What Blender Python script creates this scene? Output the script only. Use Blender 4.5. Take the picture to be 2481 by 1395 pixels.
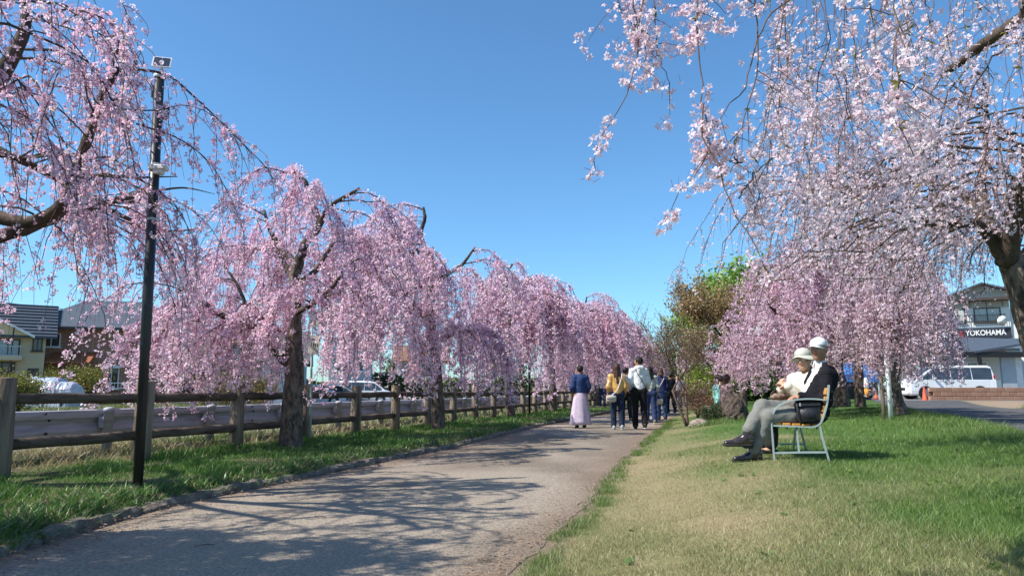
import bpy, math, random
import numpy as np
from mathutils import Vector

for _o in list(bpy.data.objects):
    bpy.data.objects.remove(_o)
random.seed(7)
RNG = np.random.default_rng(7)
SC = bpy.context.scene
COL = SC.collection
PI = math.pi

# ------------------------------------------------------------------ camera, sky, sun, exposure
CAM_H = 0.95
F_PX = 1750.0                      # focal length in pixels of the 2481 px wide photograph
PITCH = math.atan2(248.0, F_PX)
cam_data = bpy.data.cameras.new('camera')
cam_data.sensor_width = 36.0
cam_data.lens = 36.0 * F_PX / 2481.0
cam_data.clip_start = 0.05
cam_data.clip_end = 6000.0
cam = bpy.data.objects.new('camera', cam_data)
cam.location = (0, 0, CAM_H)
cam.rotation_euler = (PI / 2 + PITCH, 0, 0)
COL.objects.link(cam)
SC.camera = cam

SUN_EL = math.radians(48)
SUN_H = Vector((-0.94, -0.34, 0)).normalized()
SUN_DIR = Vector((SUN_H.x * math.cos(SUN_EL), SUN_H.y * math.cos(SUN_EL), math.sin(SUN_EL)))
world = bpy.data.worlds.new("World")
SC.world = world
world.use_nodes = True
wn = world.node_tree
wn.nodes.clear()
sky = wn.nodes.new('ShaderNodeTexSky')
sky.sky_type = 'NISHITA'
sky.sun_disc = False
sky.sun_elevation = SUN_EL
sky.sun_rotation = math.atan2(SUN_DIR.x, SUN_DIR.y)
sky.altitude = 0.0
sky.air_density = 1.0
sky.dust_density = 0.45
sky.ozone_density = 4.0
bg = wn.nodes.new('ShaderNodeBackground')
bg.inputs['Strength'].default_value = 0.116
wo = wn.nodes.new('ShaderNodeOutputWorld')
tint = wn.nodes.new('ShaderNodeMix'); tint.data_type = 'RGBA'; tint.blend_type = 'MULTIPLY'; tint.inputs[0].default_value = 1.0
tint.inputs[7].default_value = (.71, 1.03, 1.17, 1)
wn.links.new(sky.outputs[0], tint.inputs[6]); wn.links.new(tint.outputs[2], bg.inputs['Color'])
wn.links.new(bg.outputs[0], wo.inputs['Surface'])

sun_data = bpy.data.lights.new('sun', 'SUN')
sun_data.energy = 5.0
sun_data.angle = math.radians(0.53)
sun_data.color = (1.0, 0.945, 0.86)
sun = bpy.data.objects.new('sun', sun_data)
sun.rotation_euler = SUN_DIR.to_track_quat('Z', 'Y').to_euler()
COL.objects.link(sun)

SC.view_settings.view_transform = 'Standard'
SC.view_settings.look = 'None'
SC.view_settings.exposure = 0.55
SC.view_settings.gamma = 1.0
SC.view_settings.use_curve_mapping = False
SC.cycles.max_bounces = 8
SC.cycles.diffuse_bounces = 6
SC.cycles.transmission_bounces = 8
SC.cycles.transparent_max_bounces = 6

# ------------------------------------------------------------------ measuring helpers
CT, ST = math.cos(PITCH), math.sin(PITCH)

def P(px, py, Y):
    """world point seen at photo pixel (px, py) whose distance ahead is Y metres"""
    u = (px - 1240.5) / F_PX
    v = (697.5 - py) / F_PX
    t = Y / (CT - v * ST)
    return np.array([u * t, Y, CAM_H + t * (ST + v * CT)])

def G(px, py, z=0.0):
    u = (px - 1240.5) / F_PX
    v = (697.5 - py) / F_PX
    dz = ST + v * CT
    t = (z - CAM_H) / dz
    return np.array([u * t, t * (CT - v * ST), z])

def sstep(a, b, x):
    t = np.clip((np.asarray(x, float) - a) / (b - a), 0, 1)
    return t * t * (3 - 2 * t)

def _hash(ix, iy, seed):
    n = (ix.astype(np.int64) * 374761393 + iy.astype(np.int64) * 668265263 + seed * 1274126177) & 0xffffffff
    n = ((n ^ (n >> 13)) * 1274126177) & 0xffffffff
    n = n ^ (n >> 16)
    return (n & 0xffff) / 65535.0

def vnoise(x, y, seed=0):
    x = np.asarray(x, float); y = np.asarray(y, float)
    ix = np.floor(x); iy = np.floor(y)
    fx = x - ix; fy = y - iy
    fx = fx * fx * (3 - 2 * fx); fy = fy * fy * (3 - 2 * fy)
    a = _hash(ix, iy, seed); b = _hash(ix + 1, iy, seed)
    c = _hash(ix, iy + 1, seed); d = _hash(ix + 1, iy + 1, seed)
    return (a * (1 - fx) + b * fx) * (1 - fy) + (c * (1 - fx) + d * fx) * fy

def fbm(x, y, seed=0, octs=4):
    s = 0; amp = 0.5; tot = 0
    for o in range(octs):
        s = s + amp * vnoise(x * 2 ** o, y * 2 ** o, seed + o * 17); tot += amp; amp *= 0.5
    return s / tot

def _edge(pts):
    a = np.array([G(*p)[:2] for p in pts])
    a = a[np.argsort(a[:, 1])]
    return a

_RE = _edge([(1250, 1395), (1370, 1280), (1440, 1190), (1500, 1120), (1560, 1066), (1601, 1036), (1636, 1003)])
_LE = _edge([(0, 1352), (390, 1232), (660, 1176), (860, 1134), (1100, 1085), (1320, 1030), (1480, 1000)])

def _ext(a, Y, s0, s1, wob):
    Y = np.asarray(Y, float)
    x = np.interp(Y, a[:, 1], a[:, 0])
    x = np.where(Y < a[0, 1], a[0, 0] + (Y - a[0, 1]) * s0, x)
    x = np.where(Y > a[-1, 1], a[-1, 0] + (Y - a[-1, 1]) * s1, x)
    return x

def XR(Y):
    Y = np.asarray(Y, float)
    return _ext(_RE, Y, 0.25, 0.262, 0) + (vnoise(Y * 2.2, Y * 0, 3) - .5) * .10 + (vnoise(Y * 9, Y * 0, 4) - .5) * .05

def XL(Y):
    return _ext(_LE, Y, 0.12, 0.268, 0)

def XF(Y):                      # the log fence line
    return -6.82 + 0.279 * np.asarray(Y, float)

def XRD(Y):                     # near edge of the side road on the right
    return 8.3 + 0.39 * (np.asarray(Y, float) - 11.8)

def gz(X, Y):
    X = np.asarray(X, float); Y = np.asarray(Y, float)
    s = X - XR(Y)
    right = 0.26 * sstep(-0.02, 2.0, s) + 0.20 * sstep(3, 9, s)
    right = right + (fbm(X * .9, Y * .9, 11) - .5) * .07 * sstep(0.3, 1.5, s)
    r = X - XRD(Y)
    right = right * (1 - sstep(-0.7, -0.05, r)) + 0.28 * sstep(-0.7, -0.05, r)
    right = right + 0.17 * np.maximum(sstep(4.2, 6.0, r), sstep(30, 36, Y) * sstep(-.7, -.05, r))
    k = np.hypot(X - 17.0, (Y - 23.5) * .6)
    right = right + 0.62 * (1 - sstep(0.3, 2.4, k)) * sstep(4.0, 4.6, r)
    t = XL(Y) - X
    f = XF(Y) - X
    left = 0.10 * sstep(0.0, 0.25, t) + 0.04 * sstep(.3, 2.2, t) + (fbm(X * 1.3, Y * 1.3, 5) - .5) * .06 * sstep(.2, .8, t)
    left = left * (1 - sstep(.12, .22, f)) + (-0.03) * sstep(.12, .22, f) + 0.17 * sstep(.5, 1.3, f) - 0.14 * sstep(2.3, 2.7, f)
    return np.where(s > -0.02, right, np.where(t > 0, left, -0.0))

# ------------------------------------------------------------------ object helpers
ROOT = {}

def tag(o, label=None, cat=None, group=None, kind=None):
    if label: o['label'] = label
    if cat: o['category'] = cat
    if group: o['group'] = group
    if kind: o['kind'] = kind
    return o

def thing(name, label, cat, loc=(0, 0, 0), rz=0.0, group=None):
    o = bpy.data.objects.new(name, None)
    o.empty_display_size = 0.1
    COL.objects.link(o)
    o.location = Vector([float(v) for v in loc])
    o.rotation_euler = (0, 0, rz)
    ROOT[o.name] = np.array(loc, float)
    return tag(o, label, cat, group)

def make_mesh(name, V, F, mat=None, colors=None, smooth=False):
    """V (n,3); F: a list of faces or an (m,k) array"""
    me = bpy.data.meshes.new(name)
    V = np.asarray(V, np.float32)
    if isinstance(F, np.ndarray):
        m, k = F.shape
        me.vertices.add(len(V)); me.vertices.foreach_set('co', V.ravel())
        me.loops.add(m * k); me.loops.foreach_set('vertex_index', F.astype(np.int32).ravel())
        me.polygons.add(m)
        me.polygons.foreach_set('loop_start', np.arange(0, m * k, k, dtype=np.int32))
        me.polygons.foreach_set('loop_total', np.full(m, k, dtype=np.int32))
        me.update(calc_edges=True)
    else:
        me.from_pydata([tuple(map(float, v)) for v in V], [], [tuple(int(i) for i in f) for f in F])
        me.update()
    if smooth:
        me.polygons.foreach_set('use_smooth', np.ones(len(me.polygons), bool))
    if colors is not None:
        ca = me.color_attributes.new('Col', 'FLOAT_COLOR', 'POINT')
        c = np.ones((len(V), 4), np.float32); c[:, :3] = colors
        ca.data.foreach_set('color', c.ravel())
    if mat: me.materials.append(mat)
    return me

def link(name, me, parent=None):
    o = bpy.data.objects.new(name, me)
    COL.objects.link(o)
    if parent is not None:
        o.parent = parent
    return o

class MB:
    def __init__(self):
        self.V = []; self.F = []; self.n = 0; self.C = []; self.usec = False
    def add(self, V, F, color=None):
        V = np.asarray(V, float).reshape(-1, 3)
        self.V.append(V)
        for f in F: self.F.append(tuple(int(i) + self.n for i in f))
        self.n += len(V)
        if color is not None: self.usec = True
        self.C.append(np.tile(np.array(color if color is not None else (1, 1, 1), float), (len(V), 1)) if np.ndim(color) < 2 else color)
        return self
    def box(self, c, s, rz=0.0, rx=0.0, ry=0.0, bev=0.0, color=None):
        hx, hy, hz = s[0] / 2, s[1] / 2, s[2] / 2
        b = min(bev, hx * .9, hy * .9, hz * .9)
        if b <= 0:
            v = np.array([[x, y, z] for z in (-hz, hz) for y in (-hy, hy) for x in (-hx, hx)])
            f = [(0, 2, 3, 1), (4, 5, 7, 6), (0, 1, 5, 4), (2, 6, 7, 3), (0, 4, 6, 2), (1, 3, 7, 5)]
        else:
            v = []; f = []
            def ring(z, ins):
                a, d = hx - ins, hy - ins
                return [[-a + b, -d, z], [a - b, -d, z], [a, -d + b, z], [a, d - b, z], [a - b, d, z], [-a + b, d, z], [-a, d - b, z], [-a, -d + b, z]]
            for z, ins in ((-hz, b), (-hz + b, 0), (hz - b, 0), (hz, b)):
                v += ring(z, ins)
            for k in range(3):
                for i in range(8):
                    j = (i + 1) % 8
                    f.append((k * 8 + i, k * 8 + j, (k + 1) * 8 + j, (k + 1) * 8 + i))
            f.append(tuple(range(7, -1, -1))); f.append(tuple(range(24, 32)))
            v = np.array(v)
        v = rot(v, rx, ry, rz) + np.array(c, float)
        return self.add(v, f, color)
    def tube(self, pts, rad, n=10, caps=True, noise=0.0, seed=0, color=None):
        pts = np.asarray(pts, float)
        K = len(pts)
        rad = np.full(K, float(rad)) if np.ndim(rad) == 0 else np.asarray(rad, float)
        T = np.gradient(pts, axis=0)
        T /= np.maximum(np.linalg.norm(T, axis=1), 1e-9)[:, None]
        ref = np.array([1., 0, 0]) if abs(T[0][0]) < .8 else np.array([0, 1., 0])
        A = np.cross(T[0], ref); A /= np.linalg.norm(A)
        V = []
        rg = np.random.default_rng(seed)
        ph = rg.uniform(0, 6.28, 4)
        for i in range(K):
            A = A - T[i] * A.dot(T[i]); A /= np.linalg.norm(A)
            B = np.cross(T[i], A)
            a = np.arange(n) * 2 * PI / n
            r = rad[i] * np.ones(n)
            if noise:
                r = r * (1 + noise * (np.sin(a * 3 + ph[0] + i * .35) * .5 + np.sin(a * 5 + ph[1] - i * .6) * .35 + rg.uniform(-.5, .5, n)))
            V.append(pts[i] + r[:, None] * (np.cos(a)[:, None] * A + np.sin(a)[:, None] * B))
        V = np.concatenate(V)
        F = []
        for i in range(K - 1):
            for j in range(n):
                k = (j + 1) % n
                F.append((i * n + j, i * n + k, (i + 1) * n + k, (i + 1) * n + j))
        if caps:
            F.append(tuple(range(n - 1, -1, -1))); F.append(tuple((K - 1) * n + j for j in range(n)))
        return self.add(V, F, color)
    def lathe(self, c, prof, n=16, color=None):
        V = []; F = []
        for r, z in prof:
            a = np.arange(n) * 2 * PI / n
            V.append(np.stack([c[0] + r * np.cos(a), c[1] + r * np.sin(a), np.full(n, c[2] + z)], 1))
        V = np.concatenate(V)
        for i in range(len(prof) - 1):
            for j in range(n):
                k = (j + 1) % n
                F.append((i * n + j, i * n + k, (i + 1) * n + k, (i + 1) * n + j))
        F.append(tuple(range(n - 1, -1, -1))); F.append(tuple((len(prof) - 1) * n + j for j in range(n)))
        return self.add(V, F, color)
    def prism(self, poly, axis, a, b, color=None):
        """poly: list of 2-D points in the plane across `axis`, extruded from a to b"""
        n = len(poly); V = []
        for w in (a, b):
            for p in poly:
                q = [p[0], p[1]]; q.insert(axis, w); V.append(q)
        F = [tuple(range(n - 1, -1, -1)), tuple(range(n, 2 * n))]
        for i in range(n):
            j = (i + 1) % n
            F.append((i, j, n + j, n + i))
        return self.add(V, F, color)
    def xform(self, loc, rz):
        self.V = [rot(v, 0, 0, rz) + np.array(loc, float) for v in self.V]
        return self
    def build(self, name, mat, parent=None, smooth=False, local=False):
        V = np.concatenate(self.V)
        base = None
        if parent is not None and not local:
            V = V - ROOT[parent.name]
        me = make_mesh(name, V, self.F, mat, np.concatenate(self.C) if self.usec else None, smooth)
        o = link(name, me, parent)
        ROOT[o.name] = ROOT[parent.name] if parent is not None else np.zeros(3)
        return o

def rot(v, rx=0, ry=0, rz=0):
    v = np.asarray(v, float)
    if rx:
        c, s = math.cos(rx), math.sin(rx); v = v @ np.array([[1, 0, 0], [0, c, -s], [0, s, c]]).T
    if ry:
        c, s = math.cos(ry), math.sin(ry); v = v @ np.array([[c, 0, s], [0, 1, 0], [-s, 0, c]]).T
    if rz:
        c, s = math.cos(rz), math.sin(rz); v = v @ np.array([[c, -s, 0], [s, c, 0], [0, 0, 1]]).T
    return v

def bark_tube(pts, rad, n=26, step=.05, rough=.12, seed=0):
    """a trunk with plates and furrows in its outline"""
    pts = np.asarray(pts, float)
    L = np.linalg.norm(np.diff(pts, axis=0), axis=1).sum(); K = int(min(max(10, L / step), 90))
    p = smooth_line(pts, K); r = np.interp(np.linspace(0, 1, K), np.linspace(0, 1, len(rad)), rad)
    b = MB().tube(p, r, n)
    V = b.V[0].reshape(-1, 3); c = np.repeat(p, n, 0); d = V - c
    ang = np.tile(np.arange(n) * 2 * PI / n, K); s = np.repeat(np.linspace(0, L, K), n)
    big = fbm(3 + np.cos(ang) * 1.6 + s * .9, 7 + np.sin(ang) * 1.6 + s * .6, seed, 3) - .5
    rid = np.abs(fbm(20 + np.cos(ang) * 4.5, 9 + np.sin(ang) * 4.5 + s * 5.5, seed + 3, 3) - .5)
    b.V[0] = c + d * (1 + rough * (big * 2.6 - rid * 2.6 + .2))[:, None]
    return b

def smooth_line(pts, n):
    """Catmull-Rom through the points"""
    p = np.asarray(pts, float)
    q = np.vstack([2 * p[0] - p[1], p, 2 * p[-1] - p[-2]])
    out = []
    m = len(p) - 1
    for t in np.linspace(0, m - 1e-6, n):
        i = int(t); u = t - i
        a, b, c, d = q[i], q[i + 1], q[i + 2], q[i + 3]
        out.append(.5 * ((2 * b) + (-a + c) * u + (2 * a - 5 * b + 4 * c - d) * u * u + (-a + 3 * b - 3 * c + d) * u ** 3))
    return np.array(out)

# ------------------------------------------------------------------ materials
def _nodes(name):
    m = bpy.data.materials.new(name)
    m.use_nodes = True
    nt = m.node_tree
    b = nt.nodes['Principled BSDF']
    return m, nt, b

def _noise(nt, scale, detail=4, rough=.55, vec=None):
    n = nt.nodes.new('ShaderNodeTexNoise')
    n.inputs['Scale'].default_value = scale
    n.inputs['Detail'].default_value = detail
    n.inputs['Roughness'].default_value = rough
    if vec is not None: nt.links.new(vec, n.inputs['Vector'])
    return n

def _coords(nt, scale=(1, 1, 1)):
    tc = nt.nodes.new('ShaderNodeTexCoord')
    mp = nt.nodes.new('ShaderNodeMapping')
    mp.inputs['Scale'].default_value = scale
    nt.links.new(tc.outputs['Object'], mp.inputs['Vector'])
    return mp.outputs['Vector']

def mat(name, c1, c2=None, scale=8.0, rough=.7, bump=0.0, bscale=None, stretch=(1, 1, 1), metallic=0.0, spec=.4, coat=0.0, lo=.35, hi=.65):
    m, nt, b = _nodes(name)
    b.inputs['Roughness'].default_value = rough
    b.inputs['Metallic'].default_value = metallic
    b.inputs['Specular IOR Level'].default_value = spec
    b.inputs['Coat Weight'].default_value = coat
    vec = _coords(nt, stretch)
    if c2 is None: c2 = tuple(x * .82 for x in c1)
    n = _noise(nt, scale, 5, .6, vec)
    r = nt.nodes.new('ShaderNodeValToRGB')
    r.color_ramp.elements[0].position = lo; r.color_ramp.elements[1].position = hi
    r.color_ramp.elements[0].color = (*c1, 1); r.color_ramp.elements[1].color = (*c2, 1)
    nt.links.new(n.outputs['Fac'], r.inputs['Fac'])
    nt.links.new(r.outputs['Color'], b.inputs['Base Color'])
    if bump:
        n2 = _noise(nt, bscale or scale * 4, 5, .6, vec)
        bp = nt.nodes.new('ShaderNodeBump')
        bp.inputs['Strength'].default_value = bump
        bp.inputs['Distance'].default_value = .02
        nt.links.new(n2.outputs['Fac'], bp.inputs['Height'])
        nt.links.new(bp.outputs['Normal'], b.inputs['Normal'])
    return m

def mat_leaf(name, rough=.6, trans=.35, gain=1.0):
    """colour comes from the mesh (each petal or blade has its own tint); light passes through"""
    m = bpy.data.materials.new(name); m.use_nodes = True
    nt = m.node_tree; nt.nodes.clear()
    a = nt.nodes.new('ShaderNodeAttribute'); a.attribute_name = 'Col'
    d = nt.nodes.new('ShaderNodeBsdfDiffuse'); t = nt.nodes.new('ShaderNodeBsdfTranslucent')
    g = nt.nodes.new('ShaderNodeBsdfGlossy'); g.inputs['Roughness'].default_value = rough
    mx = nt.nodes.new('ShaderNodeMixShader'); mx.inputs[0].default_value = trans
    m2 = nt.nodes.new('ShaderNodeMixShader'); m2.inputs[0].default_value = .04
    o = nt.nodes.new('ShaderNodeOutputMaterial')
    nt.links.new(a.outputs['Color'], d.inputs['Color']); nt.links.new(a.outputs['Color'], t.inputs['Color'])
    nt.links.new(d.outputs[0], mx.inputs[1]); nt.links.new(t.outputs[0], mx.inputs[2])
    nt.links.new(mx.outputs[0], m2.inputs[1]); nt.links.new(g.outputs[0], m2.inputs[2])
    nt.links.new(m2.outputs[0], o.inputs['Surface'])
    return m

def mat_attr(name, rough=.9, fine=60.0, amt=.35, bump=.5, bscale=90.0, dist=.01):
    """base colour from the mesh attribute, broken up by fine grain"""
    m, nt, b = _nodes(name)
    b.inputs['Roughness'].default_value = rough
    b.inputs['Specular IOR Level'].default_value = .2
    a = nt.nodes.new('ShaderNodeAttribute'); a.attribute_name = 'Col'
    vec = _coords(nt)
    n = _noise(nt, fine, 6, .65, vec)
    mr = nt.nodes.new('ShaderNodeMapRange')
    mr.inputs['From Min'].default_value = .3; mr.inputs['From Max'].default_value = .7
    mr.inputs['To Min'].default_value = 1 - amt; mr.inputs['To Max'].default_value = 1 + amt
    nt.links.new(n.outputs['Fac'], mr.inputs['Value'])
    vm = nt.nodes.new('ShaderNodeVectorMath'); vm.operation = 'SCALE'
    nt.links.new(a.outputs['Color'], vm.inputs[0]); nt.links.new(mr.outputs[0], vm.inputs['Scale'])
    nt.links.new(vm.outputs[0], b.inputs['Base Color'])
    n2 = _noise(nt, bscale, 4, .6, vec)
    bp = nt.nodes.new('ShaderNodeBump'); bp.inputs['Strength'].default_value = bump; bp.inputs['Distance'].default_value = dist
    nt.links.new(n2.outputs['Fac'], bp.inputs['Height']); nt.links.new(bp.outputs['Normal'], b.inputs['Normal'])
    return m

def mat_brick(name, c1, c2, mortar, w, h, ms=.015):
    m, nt, b = _nodes(name)
    tc = nt.nodes.new('ShaderNodeTexCoord')
    sx = nt.nodes.new('ShaderNodeSeparateXYZ'); nt.links.new(tc.outputs['Object'], sx.inputs[0])
    ad = nt.nodes.new('ShaderNodeMath'); ad.operation = 'ADD'
    nt.links.new(sx.outputs[0], ad.inputs[0]); nt.links.new(sx.outputs[1], ad.inputs[1])
    cb = nt.nodes.new('ShaderNodeCombineXYZ'); nt.links.new(ad.outputs[0], cb.inputs[0]); nt.links.new(sx.outputs[2], cb.inputs[1])
    br = nt.nodes.new('ShaderNodeTexBrick')
    br.inputs['Scale'].default_value = 1; br.inputs['Brick Width'].default_value = w; br.inputs['Row Height'].default_value = h
    br.inputs['Mortar Size'].default_value = ms
    br.inputs['Color1'].default_value = (*c1, 1); br.inputs['Color2'].default_value = (*c2, 1); br.inputs['Mortar'].default_value = (*mortar, 1)
    nt.links.new(cb.outputs[0], br.inputs['Vector']); nt.links.new(br.outputs['Color'], b.inputs['Base Color'])
    b.inputs['Roughness'].default_value = .85
    return m

M = {}
M['bark'] = mat('bark', (.055, .04, .031), (.215, .172, .135), 17, .95, 1.0, 34, (1, 1, .45), spec=.2)
M['bark_dark'] = mat('bark_dark', (.05, .036, .03), (.12, .09, .07), 14, .9, .8, 30, (1, 1, .4), spec=.2)
M['twig'] = mat('twig', (.10, .06, .05), (.18, .12, .09), 20, .8, spec=.2)
M['twig_light'] = mat('twig_light', (.17, .11, .08), (.09, .06, .045), 20, .8, spec=.2)
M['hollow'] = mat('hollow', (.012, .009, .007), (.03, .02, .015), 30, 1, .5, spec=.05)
M['petal'] = mat_leaf('petal', .5, .48)
M['blade'] = mat_leaf('blade', .45, .30)
M['leaf'] = mat_leaf('leaf', .45, .30)
M['log'] = mat('log', (.095, .07, .05), (.29, .235, .175), 9, .85, .8, 26, (1, 1, .13), spec=.25)
M['rail'] = mat('rail', (.055, .040, .030), (.15, .112, .082), 12, .8, .6, 40, (.25, .25, 1), spec=.25)
M['post_black'] = mat('post_black', (.012, .012, .014), (.02, .019, .02), 5, .38, spec=.5)
M['steel'] = mat('steel', (.46, .53, .51), (.38, .44, .43), 9, .45, .1, spec=.5)
M['wood_orange'] = mat('wood_orange', (.52, .25, .05), (.36, .16, .035), 10, .5, .2, 30, (1, .12, 1))
M['white'] = mat('white', (.8, .8, .78), (.66, .66, .64), 4, .5)
M['white_guard'] = mat('white_guard', (.36, .36, .40), (.18, .155, .135), 3.0, .5, .15, 20, (.6, .6, 5), spec=.4, lo=.48, hi=.82)  # white steel, its base colour greyed to lavender for shade; browner tone is grime
M['black'] = mat('black', (.014, .014, .016), (.022, .021, .023), 20, .6)
M['black_bag'] = mat('black_bag', (.014, .014, .018), (.03, .03, .036), 30, .42, .25, 60)
M['asphalt'] = mat('asphalt', (.15, .145, .14), (.23, .22, .21), 1.2, .9, .5, 120, spec=.2)
M['asphalt_dark'] = mat('asphalt_dark', (.07, .07, .072), (.11, .105, .105), 1.5, .9, .5, 100, spec=.2)
M['glass'] = mat('glass', (.03, .04, .05), (.05, .06, .075), 2, .08, spec=.8)
M['curtain'] = mat('curtain', (.5, .53, .5), (.36, .4, .38), 5, .3, stretch=(6, 6, .2))
M['path'] = mat_attr('path', .95, 48, .5, 1.0, 75, .016)
M['ground'] = mat_attr('ground', .95, 45, .35, .7, 60, .012)
M['litter'] = mat('litter', (.16, .10, .06), (.27, .18, .11), 30, .9)
M['stone'] = mat('stone', (.03, .022, .019), (.14, .105, .085), 18, .9, 1.0, 16, spec=.2)
M['stone_pale'] = mat('stone_pale', (.24, .19, .155), (.35, .29, .24), 6, .9, .8, 20, spec=.2)
M['kerb'] = mat('kerb', (.115, .095, .078), (.23, .20, .165), 9, .95, 1.0, 25, spec=.15)

# ------------------------------------------------------------------ ground
def green_field(X, Y):
    """0 dry straw .. 1 lush green, over the right lawn"""
    s = X - XR(Y)
    g = fbm(X * .75, Y * .55, 21, 5) * 1.35 - .22
    g = g + .60 * sstep(1.0, 3.2, s + (fbm(X * 1.7, Y * 1.7, 8) - .5) * 1.6)
    g = g - .22 * (1 - sstep(.2, 1.5, s))
    g = g + .42 * np.exp(-((s - .10) / .16) ** 2) * (fbm(X * 2.2, Y * 1.1, 31) > .48)
    g = g + .25 * sstep(10, 18, Y) + .22 * sstep(2.0, 3.4, s) * (fbm(X * .5, Y * .5, 91) > .42)
    return np.clip(g, 0, 1)

def mixc(a, b, t):
    return np.asarray(a)[None, :] * (1 - t[:, None]) + np.asarray(b)[None, :] * t[:, None]

ys = np.concatenate([np.linspace(-14, 1.6, 18), 1.8 * 1.0165 ** np.arange(0, 215)])
ys = np.concatenate([ys[ys < 55], np.array([58, 64, 72, 82, 95, 115, 150, 200, 300, 500, 900, 2500.])])
offR = np.concatenate([np.linspace(0, 2.2, 34)[1:], np.linspace(2.3, 9, 44), np.linspace(9.4, 26, 38), [30, 40, 60, 100, 200, 500, 2500]])
offL = np.concatenate([[0.03, .08, .14, .2, .26], np.linspace(.34, 3.1, 30), np.linspace(3.2, 5.2, 16), [6, 8, 12, 18, 24, 26, 27.5, 29, 34, 50, 90, 200, 500, 2500]])
rows = []
for y in ys:
    xl, xr = float(XL(y)), float(XR(y))
    x = np.concatenate([(xl - offL)[::-1], [xl], np.linspace(xl, xr, 8)[1:-1], [xr], xr + offR])
    rows.append(np.stack([x, np.full(len(x), y)], 1))
nc = len(rows[0]); nr = len(rows)
XY = np.concatenate(rows)
Z = gz(XY[:, 0], XY[:, 1]); 
s_ = XY[:, 0] - XR(XY[:, 1]); t_ = XL(XY[:, 1]) - XY[:, 0]; f_ = XF(XY[:, 1]) - XY[:, 0]
gf = green_field(XY[:, 0], XY[:, 1])
C = mixc((.27, .215, .12), (.06, .115, .02), gf)
dirt = (1 - sstep(.02, .22, s_))[:, None]
C = C * (1 - dirt) + np.array([.20, .15, .105]) * dirt
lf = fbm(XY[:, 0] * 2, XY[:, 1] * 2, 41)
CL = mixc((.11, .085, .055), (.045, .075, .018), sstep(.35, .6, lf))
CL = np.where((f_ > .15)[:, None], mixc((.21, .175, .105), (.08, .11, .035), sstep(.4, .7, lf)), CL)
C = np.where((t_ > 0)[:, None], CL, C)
rr__ = XY[:, 0] - XRD(XY[:, 1])
dk = (sstep(4.0, 4.4, rr__) * (1 - sstep(38, 40, XY[:, 1])) * (np.hypot(XY[:, 0] - 17, (XY[:, 1] - 23.5) * .6) > 2.3))[:, None]
C = C * (1 - dk) + np.array([.27, .20, .14]) * dk
far = sstep(26, 30, XY[:, 1] * 0 + np.abs(XY[:, 0]))[:, None]
C = C * (1 - .5 * far) + np.array([.14, .16, .07]) * .5 * far
a = (np.arange(nr - 1)[:, None] * nc + np.arange(nc - 1)[None, :]).ravel()
FQ = np.stack([a, a + 1, a + nc + 1, a + nc], 1)
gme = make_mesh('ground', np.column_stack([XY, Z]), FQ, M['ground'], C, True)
tag(link('ground', gme), kind='structure')

# walking path: a sheet 4 mm above the ground, its edges ragged
py_ = np.concatenate([np.linspace(-12, 1.6, 20), 1.8 * 1.017 ** np.arange(0, 240)])
py_ = py_[py_ < 95]
PV = []
NP = 26
for y in py_:
    xl, xr = float(XL(y)), float(XR(y))
    for k in range(NP):
        u = k / (NP - 1)
        PV.append((xl + (xr - xl) * u, y))
PV = np.array(PV)
un = np.tile(np.linspace(0, 1, NP), len(py_))
pz = .004 + .018 * np.sin(un * PI)
big = fbm(PV[:, 0] * .8, PV[:, 1] * .5, 61, 5)
PC = mixc((.33, .275, .215), (.215, .175, .135), sstep(.38, .62, big))
edge = np.clip(1 - np.minimum(un * 4.2, (1 - un) * 4.2) * 1.6 + (big - .5) * 1.1, 0, 1)
PC = PC * (1 - .85 * edge[:, None]) + np.array([.215, .155, .112]) * .85 * edge[:, None]
a = (np.arange(len(py_) - 1)[:, None] * NP + np.arange(NP - 1)[None, :]).ravel()
pme = make_mesh('path', np.column_stack([PV, pz]), np.stack([a, a + 1, a + NP + 1, a + NP], 1), M['path'], PC, True)
tag(link('path', pme), kind='structure')

def strip(name, left_fn, right_fn, y0, y1, z, m, n=60, nx=8):
    yy = np.linspace(y0, y1, n); V = []
    for y in yy:
        a, b = left_fn(y), right_fn(y)
        for k in range(nx): V.append((a + (b - a) * k / (nx - 1), y))
    V = np.array(V)
    zz = z(V[:, 0], V[:, 1]) if callable(z) else np.full(len(V), z)
    a = (np.arange(n - 1)[:, None] * nx + np.arange(nx - 1)[None, :]).ravel()
    me = make_mesh(name, np.column_stack([V, zz]), np.stack([a, a + 1, a + nx + 1, a + nx], 1), m)
    return tag(link(name, me), kind='structure')

strip('road', lambda y: float(XF(y)) - 24.3, lambda y: float(XF(y)) - 2.75, -12, 160, .006, M['asphalt'])
strip('side_road', lambda y: float(XRD(y)) + .02, lambda y: float(XRD(y)) + 4.2, 4, 90, lambda x, y: gz(x, y) + .006, M['asphalt_dark'])
# parking yard in front of the shop on the right
strip('parking_lot', lambda y: float(XRD(y)) + .3, lambda y: 46.0, 36.2, 61.9, lambda x, y: gz(x, y) + .012, M['asphalt'], 30, 20)

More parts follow.
